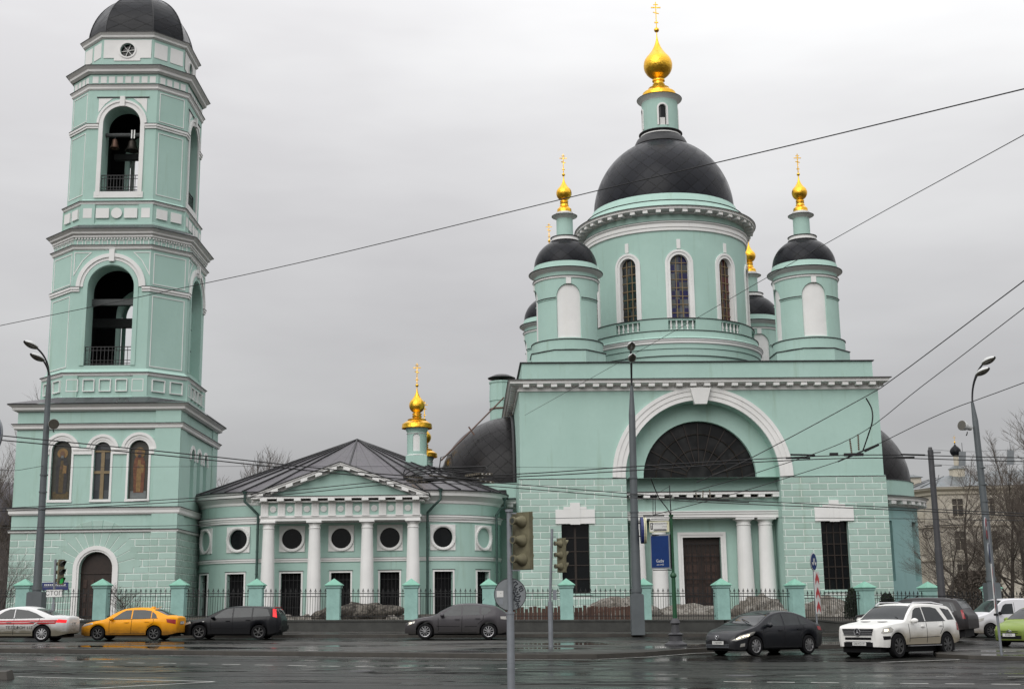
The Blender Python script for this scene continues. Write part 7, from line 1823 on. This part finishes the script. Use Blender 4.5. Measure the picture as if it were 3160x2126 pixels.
# grey hatchback
hat = sedan_spec(L=4.42, W=1.76, fo=0.86, wb=2.64, wr=0.325, paint='paint_grey', rim='rim_silver', spokes=10, sw=(0.02, 0.038),
   top=[(0, 0.58), (0.05, 0.66), (0.3, 0.79), (0.7, 0.89), (1.18, 0.97), (1.55, 1.18), (2.0, 1.39), (2.4, 1.455), (2.8, 1.465), (3.3, 1.43), (3.75, 1.36), (4.0, 1.24), (4.25, 1.05), (4.38, 0.96), (4.42, 0.8)],
   belt=[(0, 0.54), (0.3, 0.73), (0.8, 0.83), (1.25, 0.88), (2.6, 0.93), (3.8, 0.98), (4.2, 0.94), (4.42, 0.75)], wind=(1.24, 2.03), rear=(3.82, 4.18),
   glass=[[(1.50, 0.925), (2.36, 0.955), (2.36, 1.365), (2.15, 1.35), (1.95, 1.27)], [(2.42, 0.96), (3.12, 0.985), (3.12, 1.335), (2.8, 1.365), (2.42, 1.37)], [(3.2, 0.99), (3.42, 1.0), (3.62, 1.17), (3.55, 1.26), (3.2, 1.325)]],
   seams=[[(1.42, 0.35), (1.40, 0.87)], [(2.38, 0.30), (2.40, 0.94)], [(3.05, 0.62), (3.28, 0.8), (3.28, 0.97)], [(1.4, 0.28), (3.0, 0.28)], [(1.35, 0.53), (2.3, 0.52)], [(2.5, 0.52), (3.02, 0.53)]],
   handles=[(2.2, 0.81), (3.05, 0.84)], mirror=(1.6, 0.92), head=[([(0.12, 0.55), (0.42, 0.66), (0.44, 0.74), (0.18, 0.68)], 'head_clear'), ([(0.16, 0.60), (0.30, 0.63), (0.30, 0.69), (0.19, 0.68)], 'head_lit')],
   tail=[([(4.0, 0.82), (4.24, 0.80), (4.22, 0.93), (3.98, 0.93)], 'head_clear')])
c = make_car('hatchback_car', 'dark grey hatchback with lit headlight behind the foreground signal pole', 'car', (-2.55, 58.35), 179, 1.06, hat)
m = MB().mat('car_black'); m.tube([(3.1, -0.3, 1.43), (3.3, -0.3, 1.66)], 0.008, 4); m.build('aerial', None, c.t)
# charcoal sedan turning towards us
sp = sedan_spec(L=4.60, W=1.82, fo=0.95, wb=2.71, wr=0.33, paint='paint_charcoal', spokes=9, sw=(0.04, 0.075), rim='rim_silver',
   plan=[(0, 0.55), (0.04, 0.64), (0.14, 0.76), (0.32, 0.87), (0.6, 0.95), (1.0, 0.99), (1.5, 1.0), (3.5, 1.0), (4.1, 0.95), (4.4, 0.87), (4.56, 0.78), (4.6, 0.7)],
   top=[(0, 0.52), (0.04, 0.60), (0.2, 0.74), (0.5, 0.87), (0.95, 0.985), (1.3, 1.13), (1.7, 1.34), (2.1, 1.46), (2.5, 1.51), (3.0, 1.49), (3.5, 1.37), (3.95, 1.18), (4.25, 1.08), (4.48, 1.04), (4.57, 0.98), (4.60, 0.88)],
   belt=[(0, 0.46), (0.2, 0.66), (0.6, 0.82), (1.1, 0.91), (2.5, 0.95), (3.7, 0.99), (4.3, 0.98), (4.6, 0.85)], wind=(1.02, 2.0), rear=(3.5, 4.1),
   glass=[[(1.62, 0.965), (2.36, 0.985), (2.36, 1.385), (2.12, 1.36), (1.9, 1.26)], [(1.34, 0.96), (1.57, 0.965), (1.84, 1.22), (1.7, 1.16)], [(2.44, 0.985), (3.22, 1.01), (3.22, 1.34), (2.9, 1.395), (2.44, 1.40)], [(3.26, 1.01), (3.62, 1.03), (3.5, 1.2), (3.26, 1.325)]],
   seams=[[(1.36, 0.4), (1.32, 0.92)], [(2.40, 0.30), (2.40, 0.97)], [(3.15, 0.64), (3.38, 0.8), (3.38, 1.0)], [(1.4, 0.28), (3.1, 0.28)]],
   handles=[(2.18, 0.82), (3.14, 0.86)], mirror=(1.55, 0.96),
   head=[([(0.06, 0.52), (0.16, 0.50), (0.86, 0.70), (0.93, 0.80), (0.80, 0.795), (0.30, 0.68)], 'head_clear'), ([(0.12, 0.54), (0.62, 0.66), (0.66, 0.72), (0.30, 0.65)], 'head_lit')], tail=[([(4.2, 0.84), (4.52, 0.80), (4.50, 0.95), (4.16, 0.96)], 'tail_red')])
c = make_car('sedan_car', 'charcoal sedan with lit headlights turning in front of the right window', 'car', (8.5, 45.0), 217, 0.98, sp)
def lion(c, x, z):
    m = MB().mat('chrome'); m.tube([(x, -0.07, z+0.07), (x, -0.075, z), (x, -0.045, z-0.06), (x, 0, z-0.08), (x, 0.045, z-0.06), (x, 0.08, z), (x, 0.085, z+0.06)], 0.014, 6); m.tube([(x, -0.03, z+0.06), (x, 0.0, z+0.01), (x, 0.035, z+0.05), (x, 0.02, z+0.08), (x, 0.05, z)], 0.013, 6); return m.build('emblem', None, c.t)
front_face(c, [(-0.52, 0.52, 0.375, 0.385, 0.02, 'pole_light', 'grille_bar'), (-0.52, 0.52, 0.33, 0.34, 0.02, 'pole_light', 'grille_bar'), (-0.52, 0.52, 0.285, 0.295, 0.02, 'pole_light', 'grille_bar'), (-0.5, 0.5, 0.25, 0.40, 0.012, 'car_black', 'grille'), (-0.36, 0.36, 0.485, 0.52, 0.012, 'car_black', 'grille')])
lion(c, -0.02, 0.62); plate(c, -0.022, -0.05, 0.435, 'С746НМ97')
c.patch([(0.28, 0.30), (0.46, 0.32), (0.46, 0.43), (0.30, 0.40)], 'head_clear', 'fog_light', off=0.012)
m = MB().mat('car_black'); m.beam((1.1, -0.45, 1.10), (1.4, 0.15, 1.22), 0.02, 0.02); m.build('wiper', None, c.t)
# white off-road car, dirty flanks
suv = sedan_spec(L=4.80, W=1.94, fo=0.90, wb=2.915, wr=0.385, paint='paint_suv', spokes=7, sw=(0.05, 0.095), rim='rim_dark', sill=0.42, tum=0.33,
   low=[(0, 0.36), (0.3, 0.34), (4.3, 0.42), (4.8, 0.50)], plan=[(0, 0.70), (0.05, 0.80), (0.16, 0.89), (0.35, 0.95), (0.7, 0.985), (1.3, 1.0), (3.9, 1.0), (4.4, 0.97), (4.65, 0.92), (4.8, 0.84)],
   top=[(0, 0.92), (0.04, 1.0), (0.2, 1.05), (0.7, 1.12), (1.32, 1.20), (1.65, 1.43), (2.02, 1.66), (2.35, 1.735), (2.9, 1.76), (3.5, 1.745), (4.15, 1.70), (4.35, 1.62), (4.58, 1.28), (4.72, 1.12), (4.78, 1.02), (4.80, 0.8)],
   belt=[(0, 0.86), (0.2, 0.95), (0.8, 1.03), (1.35, 1.09), (2.6, 1.12), (3.9, 1.14), (4.4, 1.12), (4.8, 0.9)], wind=(1.38, 2.06), rear=(4.3, 4.56),
   glass=[[(1.68, 1.14), (2.50, 1.16), (2.50, 1.62), (2.2, 1.60), (2.02, 1.52)], [(2.56, 1.16), (3.72, 1.18), (3.42, 1.58), (3.1, 1.63), (2.56, 1.63)], [(3.92, 1.20), (4.38, 1.21), (4.22, 1.54), (3.68, 1.60)]], gmat='car_glass',
   trim=[[(1.68, 1.135), (3.75, 1.17)]], seams=[[(1.52, 0.5), (1.50, 1.09)], [(2.55, 0.46), (2.56, 1.14)], [(3.34, 0.74), (3.55, 0.95), (3.60, 1.16)], [(1.5, 0.62), (3.3, 0.66)]],
   handles=[(2.32, 0.99), (3.42, 1.02)], mirror=(1.72, 1.13), head=[([(0.10, 0.80), (0.16, 0.77), (0.56, 0.83), (0.62, 0.92), (0.52, 0.985), (0.2, 0.95)], 'head_clear'), ([(0.18, 0.85), (0.42, 0.86), (0.40, 0.93), (0.22, 0.92)], 'head_lit')],
   tail=[([(4.45, 0.86), (4.70, 0.84), (4.66, 1.10), (4.52, 1.12)], 'tail_red')],
   deco=[([(0.16, 0.58), (0.50, 0.60), (0.46, 0.70), (0.14, 0.70)], 'car_black', 'air_intake')])
c = make_car('offroad_car', 'white mud splashed off road car with star emblem on its grille', 'car', (12.85, 43.9), 220.5, 0.985, suv)
def offroad_nose(c):
    m = MB().mat('car_black'); m.hexa([(-0.025, -0.52, 0.72), (-0.025, 0.52, 0.72), (0.05, 0.52, 0.72), (0.05, -0.52, 0.72), (-0.02, -0.60, 0.93), (-0.02, 0.60, 0.93), (0.05, 0.60, 0.93), (0.05, -0.60, 0.93)]); m.mat('rim_silver')
    for z in (0.86, 0.80, 0.74): m.box(-0.035, -0.02, -0.55, 0.55, z-0.009, z+0.009)
    m.tube([(-0.045, 0.115*math.cos(R_(a)), 0.825+0.115*math.sin(R_(a))) for a in range(0, 361, 15)], 0.011, 6, False)
    m.mat('ink').tube([(-0.036, 0, 0.825), (-0.03, 0, 0.825)], 0.11, 24); m.mat('chrome')
    for a in (90, 210, 330): m.hexa([(-0.045, -0.018*math.sin(R_(a)), 0.825+0.018*math.cos(R_(a))), (-0.045, 0.018*math.sin(R_(a)), 0.825-0.018*math.cos(R_(a))), (-0.04, 0.105*math.cos(R_(a)), 0.825+0.105*math.sin(R_(a))), (-0.04, 0.105*math.cos(R_(a)), 0.825+0.105*math.sin(R_(a)))]+[(-0.055, -0.01*math.sin(R_(a)), 0.825+0.01*math.cos(R_(a))), (-0.055, 0.01*math.sin(R_(a)), 0.825-0.01*math.cos(R_(a))), (-0.05, 0.105*math.cos(R_(a)), 0.825+0.105*math.sin(R_(a))), (-0.05, 0.105*math.cos(R_(a)), 0.825+0.105*math.sin(R_(a)))])
    m.build('grille', None, c.t)
    front_face(c, [(-0.50, 0.50, 0.58, 0.66, 0.012, 'car_black', 'lower_grille'), (-0.55, 0.55, 0.36, 0.50, 0.014, 'car_black', 'skid_plate'), (-0.48, 0.48, 0.505, 0.53, 0.03, 'rim_silver', 'bumper_bar')])
offroad_nose(c); plate(c, -0.035, -0.06, 0.455, 'О001КО197')
for sg in (-1, 1):
    m = MB().mat('chrome'); m.tube([(2.05, sg*0.66, 1.68), (2.3, sg*0.66, 1.78), (3.4, sg*0.66, 1.79), (4.1, sg*0.66, 1.71)], 0.02, 6); m.build('roof_rail', None, c.t)
    MB().mat('rim_silver').box(1.45, 3.35, sg*0.95-0.05, sg*0.95+0.05, 0.36, 0.39).build('side_step', None, c.t)
m = MB().mat('car_black'); m.beam((1.42, -0.6, 1.26), (1.85, 0.1, 1.50), 0.025, 0.02); m.box(0.85, 1.05, -0.45, -0.2, 1.145, 1.16); m.box(0.85, 1.05, 0.2, 0.45, 1.145, 1.16); m.build('wiper', None, c.t)
# black off-road car seen from its rear quarter
bs = dict(suv); bs.update(paint='paint_black', rim='rim_dark', chrometrim=True, trim=[[(3.25, 1.14), (4.25, 1.17), (4.1, 1.50), (3.75, 1.58), (3.3, 1.60)]],
   tail=[([(4.60, 0.90), (4.71, 0.89), (4.60, 1.25), (4.52, 1.25)], 'tail_red')], head=[([(0.10, 0.80), (0.5, 0.84), (0.5, 0.95), (0.2, 0.93)], 'head_clear')], wb=2.86, wr=0.37)
c = make_car('offroad_car', 'black off road car with roof rails partly hidden behind the white one', 'car', (17.2, 56.3), 146, 1.02, bs)
for sg in (-1, 1): m = MB().mat('car_black'); m.tube([(2.2, sg*0.7, 1.72), (2.4, sg*0.7, 1.82), (3.9, sg*0.7, 1.80), (4.2, sg*0.7, 1.70)], 0.022, 6); m.build('roof_rail', None, c.t)
# white van
van = sedan_spec(L=4.25, W=1.80, fo=0.86, wb=2.70, wr=0.32, paint='paint_van', rim='rim_dark', spokes=8, tum=0.16,
   top=[(0, 0.72), (0.05, 0.85), (0.3, 1.0), (0.75, 1.13), (1.05, 1.30), (1.5, 1.66), (1.75, 1.78), (2.3, 1.83), (3.2, 1.84), (4.0, 1.82), (4.15, 1.74), (4.22, 1.2), (4.25, 0.9)],
   belt=[(0, 0.66), (0.3, 0.88), (0.8, 0.98), (1.2, 1.04), (2.6, 1.07), (4.0, 1.08), (4.25, 0.85)], wind=(0.88, 1.62), glass=[[(1.35, 1.08), (2.12, 1.10), (2.12, 1.58), (1.75, 1.57), (1.6, 1.48)]],
   seams=[[(1.2, 0.4), (1.2, 1.05)], [(2.2, 0.3), (2.2, 1.65)], [(2.2, 1.14), (4.0, 1.14)]], handles=[(2.0, 0.95)], mirror=(1.35, 1.08), mmat='car_black',
   head=[([(0.12, 0.68), (0.5, 0.8), (0.55, 0.92), (0.2, 0.84)], 'head_clear')], tail=[([(4.05, 0.8), (4.2, 0.8), (4.2, 1.4), (4.05, 1.4)], 'tail_red')]); van.pop('rear')
c = make_car('delivery_van', 'small white panel van behind the leaning no entry pole', 'van', (22.5, 60.3), 192, 0.95, van)
# green hatchback
gr = sedan_spec(L=3.86, W=1.70, fo=0.80, wb=2.46, wr=0.30, paint='paint_green', rim='rim_silver',
   top=[(0, 0.60), (0.05, 0.68), (0.25, 0.79), (0.6, 0.90), (0.98, 1.0), (1.35, 1.22), (1.75, 1.43), (2.1, 1.50), (2.6, 1.51), (3.1, 1.46), (3.4, 1.38), (3.62, 1.12), (3.8, 0.95), (3.86, 0.8)],
   belt=[(0, 0.54), (0.25, 0.73), (0.7, 0.84), (1.1, 0.92), (2.4, 0.97), (3.4, 1.0), (3.86, 0.75)], wind=(1.04, 1.8), rear=(3.42, 3.6),
   plan=[(0, 0.62), (0.05, 0.74), (0.15, 0.84), (0.35, 0.93), (0.75, 0.985), (1.3, 1.0), (3.0, 1.0), (3.5, 0.95), (3.8, 0.85), (3.86, 0.75)],
   glass=[[(1.35, 0.97), (2.2, 0.99), (2.2, 1.40), (1.95, 1.39), (1.75, 1.32)], [(2.26, 0.99), (3.1, 1.01), (2.95, 1.36), (2.26, 1.40)]], seams=[[(1.25, 0.35), (1.25, 0.9)], [(2.22, 0.3), (2.24, 0.98)]], handles=[(2.05, 0.83)], mirror=(1.42, 0.96),
   head=[([(0.10, 0.56), (0.18, 0.54), (0.60, 0.68), (0.62, 0.78), (0.25, 0.71)], 'head_clear'), ([(0.14, 0.58), (0.46, 0.67), (0.46, 0.73), (0.24, 0.69)], 'head_lit')], tail=[([(3.5, 0.8), (3.7, 0.8), (3.66, 0.98), (3.48, 0.98)], 'tail_red')],
   deco=[([(0.22, 0.34), (0.4, 0.35), (0.38, 0.44), (0.24, 0.43)], 'car_black', 'fog_recess')])
c = make_car('hatchback_car', 'lime green hatchback with lit headlights entering at the right picture edge', 'car', (20.45, 51.4), 217, 1.0, gr)
front_face(c, [(-0.5, 0.5, 0.30, 0.42, 0.014, 'car_black', 'grille'), (-0.36, 0.36, 0.50, 0.52, 0.014, 'car_black', 'grille_bar'), (-0.36, 0.36, 0.57, 0.585, 0.014, 'car_black', 'grille_bar')]); plate(c, -0.03, 0.0, 0.44, 'Е218ОХ')
m = MB().mat('chrome')
for z in (0.52, 0.575): m.tube([(-0.03, -0.12, z), (-0.035, 0, z+0.06), (-0.03, 0.12, z)], 0.013, 5)
m.build('emblem', None, c.t)
# =====================================================================
# trees and far buildings
# =====================================================================
def bare_tree(name, pos, h, seed, label, cat='tree', group=None, levels=5, trunk_r=0.16, spread=0.55, mt='bark', tw='twig', up=0.35, nb=3, trunk_mat=None, first=0.25, lean=(0, 0)):
    random.seed(seed); t = thing(name, label, cat, pos, 0, group)
    mt_ = MB().mat(trunk_mat or mt); mc = MB().mat(tw)
    def grow(p, d, L, r, lv):
        n = 3 if lv < 3 else 2; pts = [p]; q = p; dd = d
        for i in range(n):
            dd = (dd+Vector((random.gauss(0, .13), random.gauss(0, .13), random.gauss(0.03, .08)))).normalized(); q = q+dd*L/n; pts.append(q)
        m = mt_ if lv <= 1 else mc
        if lv == levels:
            # fine twigs as slim triangles
            e = dd.cross(Vector((0, 1, 0.1))); e = e.normalized()*r*1.6 if e.length > 1e-3 else Vector((r, 0, 0)); m.face([p-e, p+e, q]); return
        m.tube(pts, [r, r*0.86, r*0.74, r*0.62][:n+1] if n == 3 else [r, r*0.8, r*0.6], 6 if lv < 2 else (4 if lv < 3 else 3), False)
        k = nb+(2 if lv == 0 else 0)+(1 if lv >= levels-2 else 0)
        for i in range(k):
            u = first+(1-first)*(i+random.random())/k if lv == 0 else 0.25+0.75*(i+random.random()*0.8)/k
            u = min(1, u); j = min(int(u*n), n-1); b = pts[j]+(pts[j+1]-pts[j])*(u*n-j)
            a = random.uniform(0, 2*PI); s = spread*random.uniform(0.7, 1.35)
            o = Vector((math.cos(a), math.sin(a), 0)); nd = (dd*(1-s*0.5)+o*s+Vector((0, 0, up*random.random()))).normalized()
            grow(b, nd, L*random.uniform(0.5, 0.72)*(1.0-0.2*u if lv == 0 else 1), r*0.55*(1-0.35*u), lv+1)
        if lv < levels-1: grow(q, dd, L*0.62, r*0.58, lv+1)
    grow(Vector((0, 0, -0.3)), Vector((lean[0], lean[1], 1)).normalized(), h*0.55, trunk_r, 0)
    mt_.build('trunk', None, t, 60); mc.build('crown', None, t)
    return t
simple('birch_bark', (0.24, 0.225, 0.20), 0.8, 0, 0.6, 7)
bare_tree('bare_tree', (27.2, 78, 0.9), 7.6, 21, 'multi branched bare brown tree between the right half dome and the lamp', levels=5, trunk_r=0.12, spread=0.75, nb=4, first=0.05)
bare_tree('bare_tree', (31.2, 82, 0.9), 7.8, 22, 'bare brown tree in front of the cream house right of the mast', levels=5, trunk_r=0.14, spread=0.7, nb=4, first=0.06)
bare_tree('birch_tree', (29.6, 75, 0.9), 9.5, 23, 'bare birch with pale mottled trunk behind the right street lamp', levels=5, trunk_r=0.17, spread=0.5, nb=4, trunk_mat='birch_bark', first=0.3, lean=(-0.06, 0))
bare_tree('birch_tree', (30.6, 76, 0.9), 9.8, 24, 'pale trunked bare birch at the right picture edge', levels=5, trunk_r=0.17, spread=0.5, nb=4, trunk_mat='birch_bark', first=0.25, lean=(0.03, 0))
bare_tree('bare_tree', (35.0, 86, 0.9), 10.0, 25, 'tall bare dark tree before the far right roof of the cream house', levels=6, trunk_r=0.18, spread=0.65, nb=4, first=0.08)
bare_tree('bare_bush', (24.6, 73.5, 0.8), 6.2, 26, 'low tangled bare bush behind the mint pillar right of the church', 'bush', levels=6, trunk_r=0.06, spread=0.85, nb=4, first=0.03)
bare_tree('bare_bush', (27.3, 73.5, 0.8), 6.0, 27, 'low tangled bare bush behind the right street lamp base', 'bush', levels=6, trunk_r=0.06, spread=0.85, nb=4, first=0.03)
bare_tree('bare_bush', (30.6, 77.5, 0.8), 5.6, 28, 'tangled dark bare bush at the right edge behind the white van', 'bush', levels=6, trunk_r=0.06, spread=0.85, nb=4, first=0.03)
shrub('hedge_shrub', 26.0, 73.8, 0.8, 2.4, 1.8, 'twig', 5200, 'dark brown thicket behind the fence above the black off road car', 'shrub', 71)
shrub('hedge_shrub', 30.6, 74.5, 0.8, 2.5, 1.9, 'twig', 5200, 'dark brown thicket behind the fence at the right picture edge', 'shrub', 72)
# left edge
bare_tree('bare_tree', (-34.3, 88, 1.0), 14, 31, 'bare dark tree rising beside the left side of the bell tower', levels=5, trunk_r=0.2, spread=0.5, nb=4, first=0.15)
bare_tree('bare_tree', (-36.0, 92, 1.0), 13, 32, 'bare tree at the left picture edge behind the round blue sign', levels=5, trunk_r=0.2, spread=0.55, nb=4, first=0.12)
bare_tree('bare_bush', (-28.6, 72.5, 1.05), 5.2, 33, 'pale bare bush before the left corner of the bell tower', 'bush', levels=5, trunk_r=0.06, spread=0.6, nb=4, first=0.04, tw='twig_far')
bare_tree('bare_bush', (-30.4, 71, 1.05), 4.2, 34, 'small bare bush behind the fence at the left picture edge', 'bush', levels=5, trunk_r=0.06, spread=0.65, nb=4, first=0.04)
bare_tree('bare_bush', (-22.0, 74.5, 1.1), 2.6, 35, 'small bare shrub in front of the tower door', 'bush', levels=4, trunk_r=0.04, spread=0.7, nb=5, first=0.05)
for i, (x, y, h, lb) in enumerate(((-32.5, 135, 12.4, 'distant bare tree beside the tower corner, leftmost over the hall roof'), (-28.8, 138, 14.0, 'distant bare tree, second from the tower over the hall roof'), (-26.6, 136, 14.3, 'distant bare tree, third from the tower over the hall roof'), (-23.6, 140, 15.0, 'distant bare tree touching the rising hall roof ridge'))):
    bare_tree('bare_tree', (x, y, 0.5), h, 41+i, lb, 'tree', 'distant bare trees above the hall roof', levels=5, trunk_r=0.25, spread=0.45, nb=4, tw='twig_far', mt='twig_far', first=0.3)
# dark round roofed building at the very left
DB_ = thing('far_building', 'dark round roofed shed at the left picture edge beside the tower', 'building', (-38.2, 96, 0.8))
m = MB().mat('far_dark'); m.lathe([(3.6, 0), (3.6, 7.0)], 0, 0, 24); m.build('wall', None, DB_, 30)
m = MB().mat('roof_metal'); m.lathe([(3.7, 7.0), (3.5, 8.2), (2.8, 9.4), (1.6, 10.2), (0.05, 10.5)], 0, 0, 24); m.build('roof', None, DB_, 40)
# cream convent house with small dark onion dome
HB_ = thing('cream_house', 'long cream house with grey metal roof and small onion dome behind bare trees', 'building', (40.0, 120, 0), R_(-4))
m = MB(); mp = face_map(0, 0, 0, 0)
wins2 = []
for zf, h in ((3.2, 1.7), (6.2, 1.7), (9.3, 1.6)):
    for i in range(8): wins2.append((0.9+2.9*i, zf, h))
m.mat('cream_wall').wall(-0.4, 26, 0, 11.9, [rect(x, x+1.0, z, z+h) for x, z, h in wins2], lambda s, d, z: (s, d, z), 0.25)
m.face([(-0.4, 0, 0), (-0.4, 0, 11.9), (-4.6, 9, 11.9), (-4.6, 9, 0)])
m.face([(-4.6, 9, 0), (-4.6, 9, 11.9), (26, 12, 11.9), (26, 12, 0)]); m.face([(26, 0, 0), (26, 12, 0), (26, 12, 11.9), (26, 0, 11.9)])
wl = m.build('wall', None, HB_)
for x, z, h in wins2[:24]:
    m = MB().mat('far_window').box(x, x+1.0, 0.2, 0.24, z, z+h); m.mat('cream_trim').box(x+0.47, x+0.53, 0.15, 0.197, z, z+h); m.box(x, x+1.0, 0.14, 0.195, z+h*0.62, z+h*0.66); m.box(x-0.1, x+1.1, -0.12, 0, z-0.14, z-0.004); m.build('window', None, HB_)
m = MB().mat('cream_trim')
pl = [(-4.7, 9), (-0.45, -0.05), (26, -0.05)]
m.sweep([(0, 11.3), (0.1, 11.35), (0.12, 11.6), (0.4, 11.8), (0.45, 12.0)], pl, False); m.sweep([(0, 8.3), (0.1, 8.35), (0.1, 8.5), (0, 8.55)], pl, False); m.sweep([(0, 5.2), (0.1, 5.25), (0.1, 5.4), (0, 5.45)], pl, False)
for z in (2.9, 5.9, 9.0):  # blind panels on the side wing
    for k in (0.2, 0.62):
        a = Vector((-0.42, 0)); b = Vector((-4.62, 9)); p = a+(b-a)*k; q = a+(b-a)*(k+0.25); n = Vector((-0.9, -0.42))*0.05
        m.face([(p.x+n.x, p.y+n.y, z), (q.x+n.x, q.y+n.y, z), (q.x+n.x, q.y+n.y, z+1.9), (p.x+n.x, p.y+n.y, z+1.9)])
m.tube([(-0.5, -0.15, 0), (-0.5, -0.15, 11.8)], 0.09, 6)
m.build('cornice', None, HB_)
m = MB().mat('roof_grey'); e1 = [(-5.3, 9.4, 12.05), (-0.9, -0.6, 12.05), (26.5, -0.6, 12.05)]; r1 = [(-1.0, 9.0, 13.1), (2.2, 4.4, 13.55), (25, 6, 13.7)]
m.face([e1[0], e1[1], r1[1], r1[0]], [(0, 0), (10, 0), (10, 5), (3, 5)]); m.face([e1[1], e1[2], r1[2], r1[1]], [(0, 0), (27, 0), (27, 5), (3, 5)])
rf = m.build('roof', None, HB_)
m = MB().mat('black_edge')
for i in range(20): x = -0.6+i*1.35; m.beam((x, -0.58, 12.08), (x+1.7, 4.7, 13.6), 0.06, 0.05)
for i in range(6): m.beam((e1[0][0]+(e1[1][0]-e1[0][0])*i/6, e1[0][1]+(e1[1][1]-e1[0][1])*i/6, 12.1), (r1[0][0]+(r1[1][0]-r1[0][0])*i/6, r1[0][1]+(r1[1][1]-r1[0][1])*i/6, 13.13+0.45*i/6), 0.06, 0.05)
m.build('seam', None, rf)
m = MB().mat('cream_wall'); m.box(-2.2, -0.3, 6.0, 8, 12.6, 13.55); m.mat('roof_grey'); m.hexa([(-2.4, 5.8, 13.55), (-0.1, 5.8, 13.55), (-0.1, 8.2, 13.55), (-2.4, 8.2, 13.55), (-1.6, 6.6, 13.85), (-0.9, 6.6, 13.85), (-0.9, 7.4, 13.85), (-1.6, 7.4, 13.85)]); m.build('dormer', None, HB_)
cx_, cy_ = 2.75, 4.3
m = MB().mat('cream_trim'); m.lathe([(0.75, 13.2), (0.75, 14.0), (0.85, 14.08)], cx_, cy_, 8); m.mat('far_roof').lathe([(0.88, 14.08), (0.42, 14.38), (0.3, 14.42)], cx_, cy_, 8); m.mat('cream_trim').lathe([(0.25, 14.4), (0.25, 15.35), (0.3, 15.4)], cx_, cy_, 12); dd = m.build('cupola_drum', None, HB_)
m = MB().mat('dome_small'); m.lathe([(0.25, 15.4), (0.42, 15.52), (0.53, 15.75), (0.50, 15.98), (0.34, 16.2), (0.15, 16.36), (0.05, 16.5), (0.02, 16.6)], cx_, cy_, 20); m.build('onion_dome', None, dd, 50)
m = MB().mat('gold'); m.lathe([(0.02, 16.55), (0.09, 16.7), (0.02, 16.82), (0.015, 17.4)], cx_, cy_, 8); m.box(cx_-0.15, cx_+0.15, cy_-0.02, cy_+0.02, 17.15, 17.19); m.build('cross', None, dd)
m = MB().mat('far_dark'); m.box(6.8, 13.5, 9, 17, 8, 13.6); m.mat('far_roof'); m.hexa([(6.4, 8.5, 13.6), (14, 8.5, 13.6), (14, 17.5, 13.6), (6.4, 17.5, 13.6), (8.2, 11, 14.5), (12.5, 11, 14.6), (12.5, 15, 14.6), (8.2, 15, 14.5)])
m.build('rear_wing', None, HB_)
# scrolled iron canopy bracket on the right half round wall
m = MB().mat('iron'); o0 = Vector((29.6, 93.0, 6.9))
m.beam((0, 0, 0), (3.0, 0, 0.05), 0.10, 0.08); m.beam((0.6, 0, 0.55), (2.2, 0, 0.05), 0.05)
m.tube([(0.2+0.5*math.cos(R_(a))*(1-a/900), 0, -0.55+0.5*math.sin(R_(a))*(1-a/900)) for a in range(90, 640, 25)], 0.03, 4); m.tube([(1.0+1.4*u, 0, -0.35+0.3*u*u-0.12*math.sin(9*u)) for u in fr_(0, 1, 16)], 0.03, 4)
o = m.build('iron_canopy'); o.location = o0; tag(o, 'scrolled wrought iron canopy jutting from the right round apse', 'canopy')
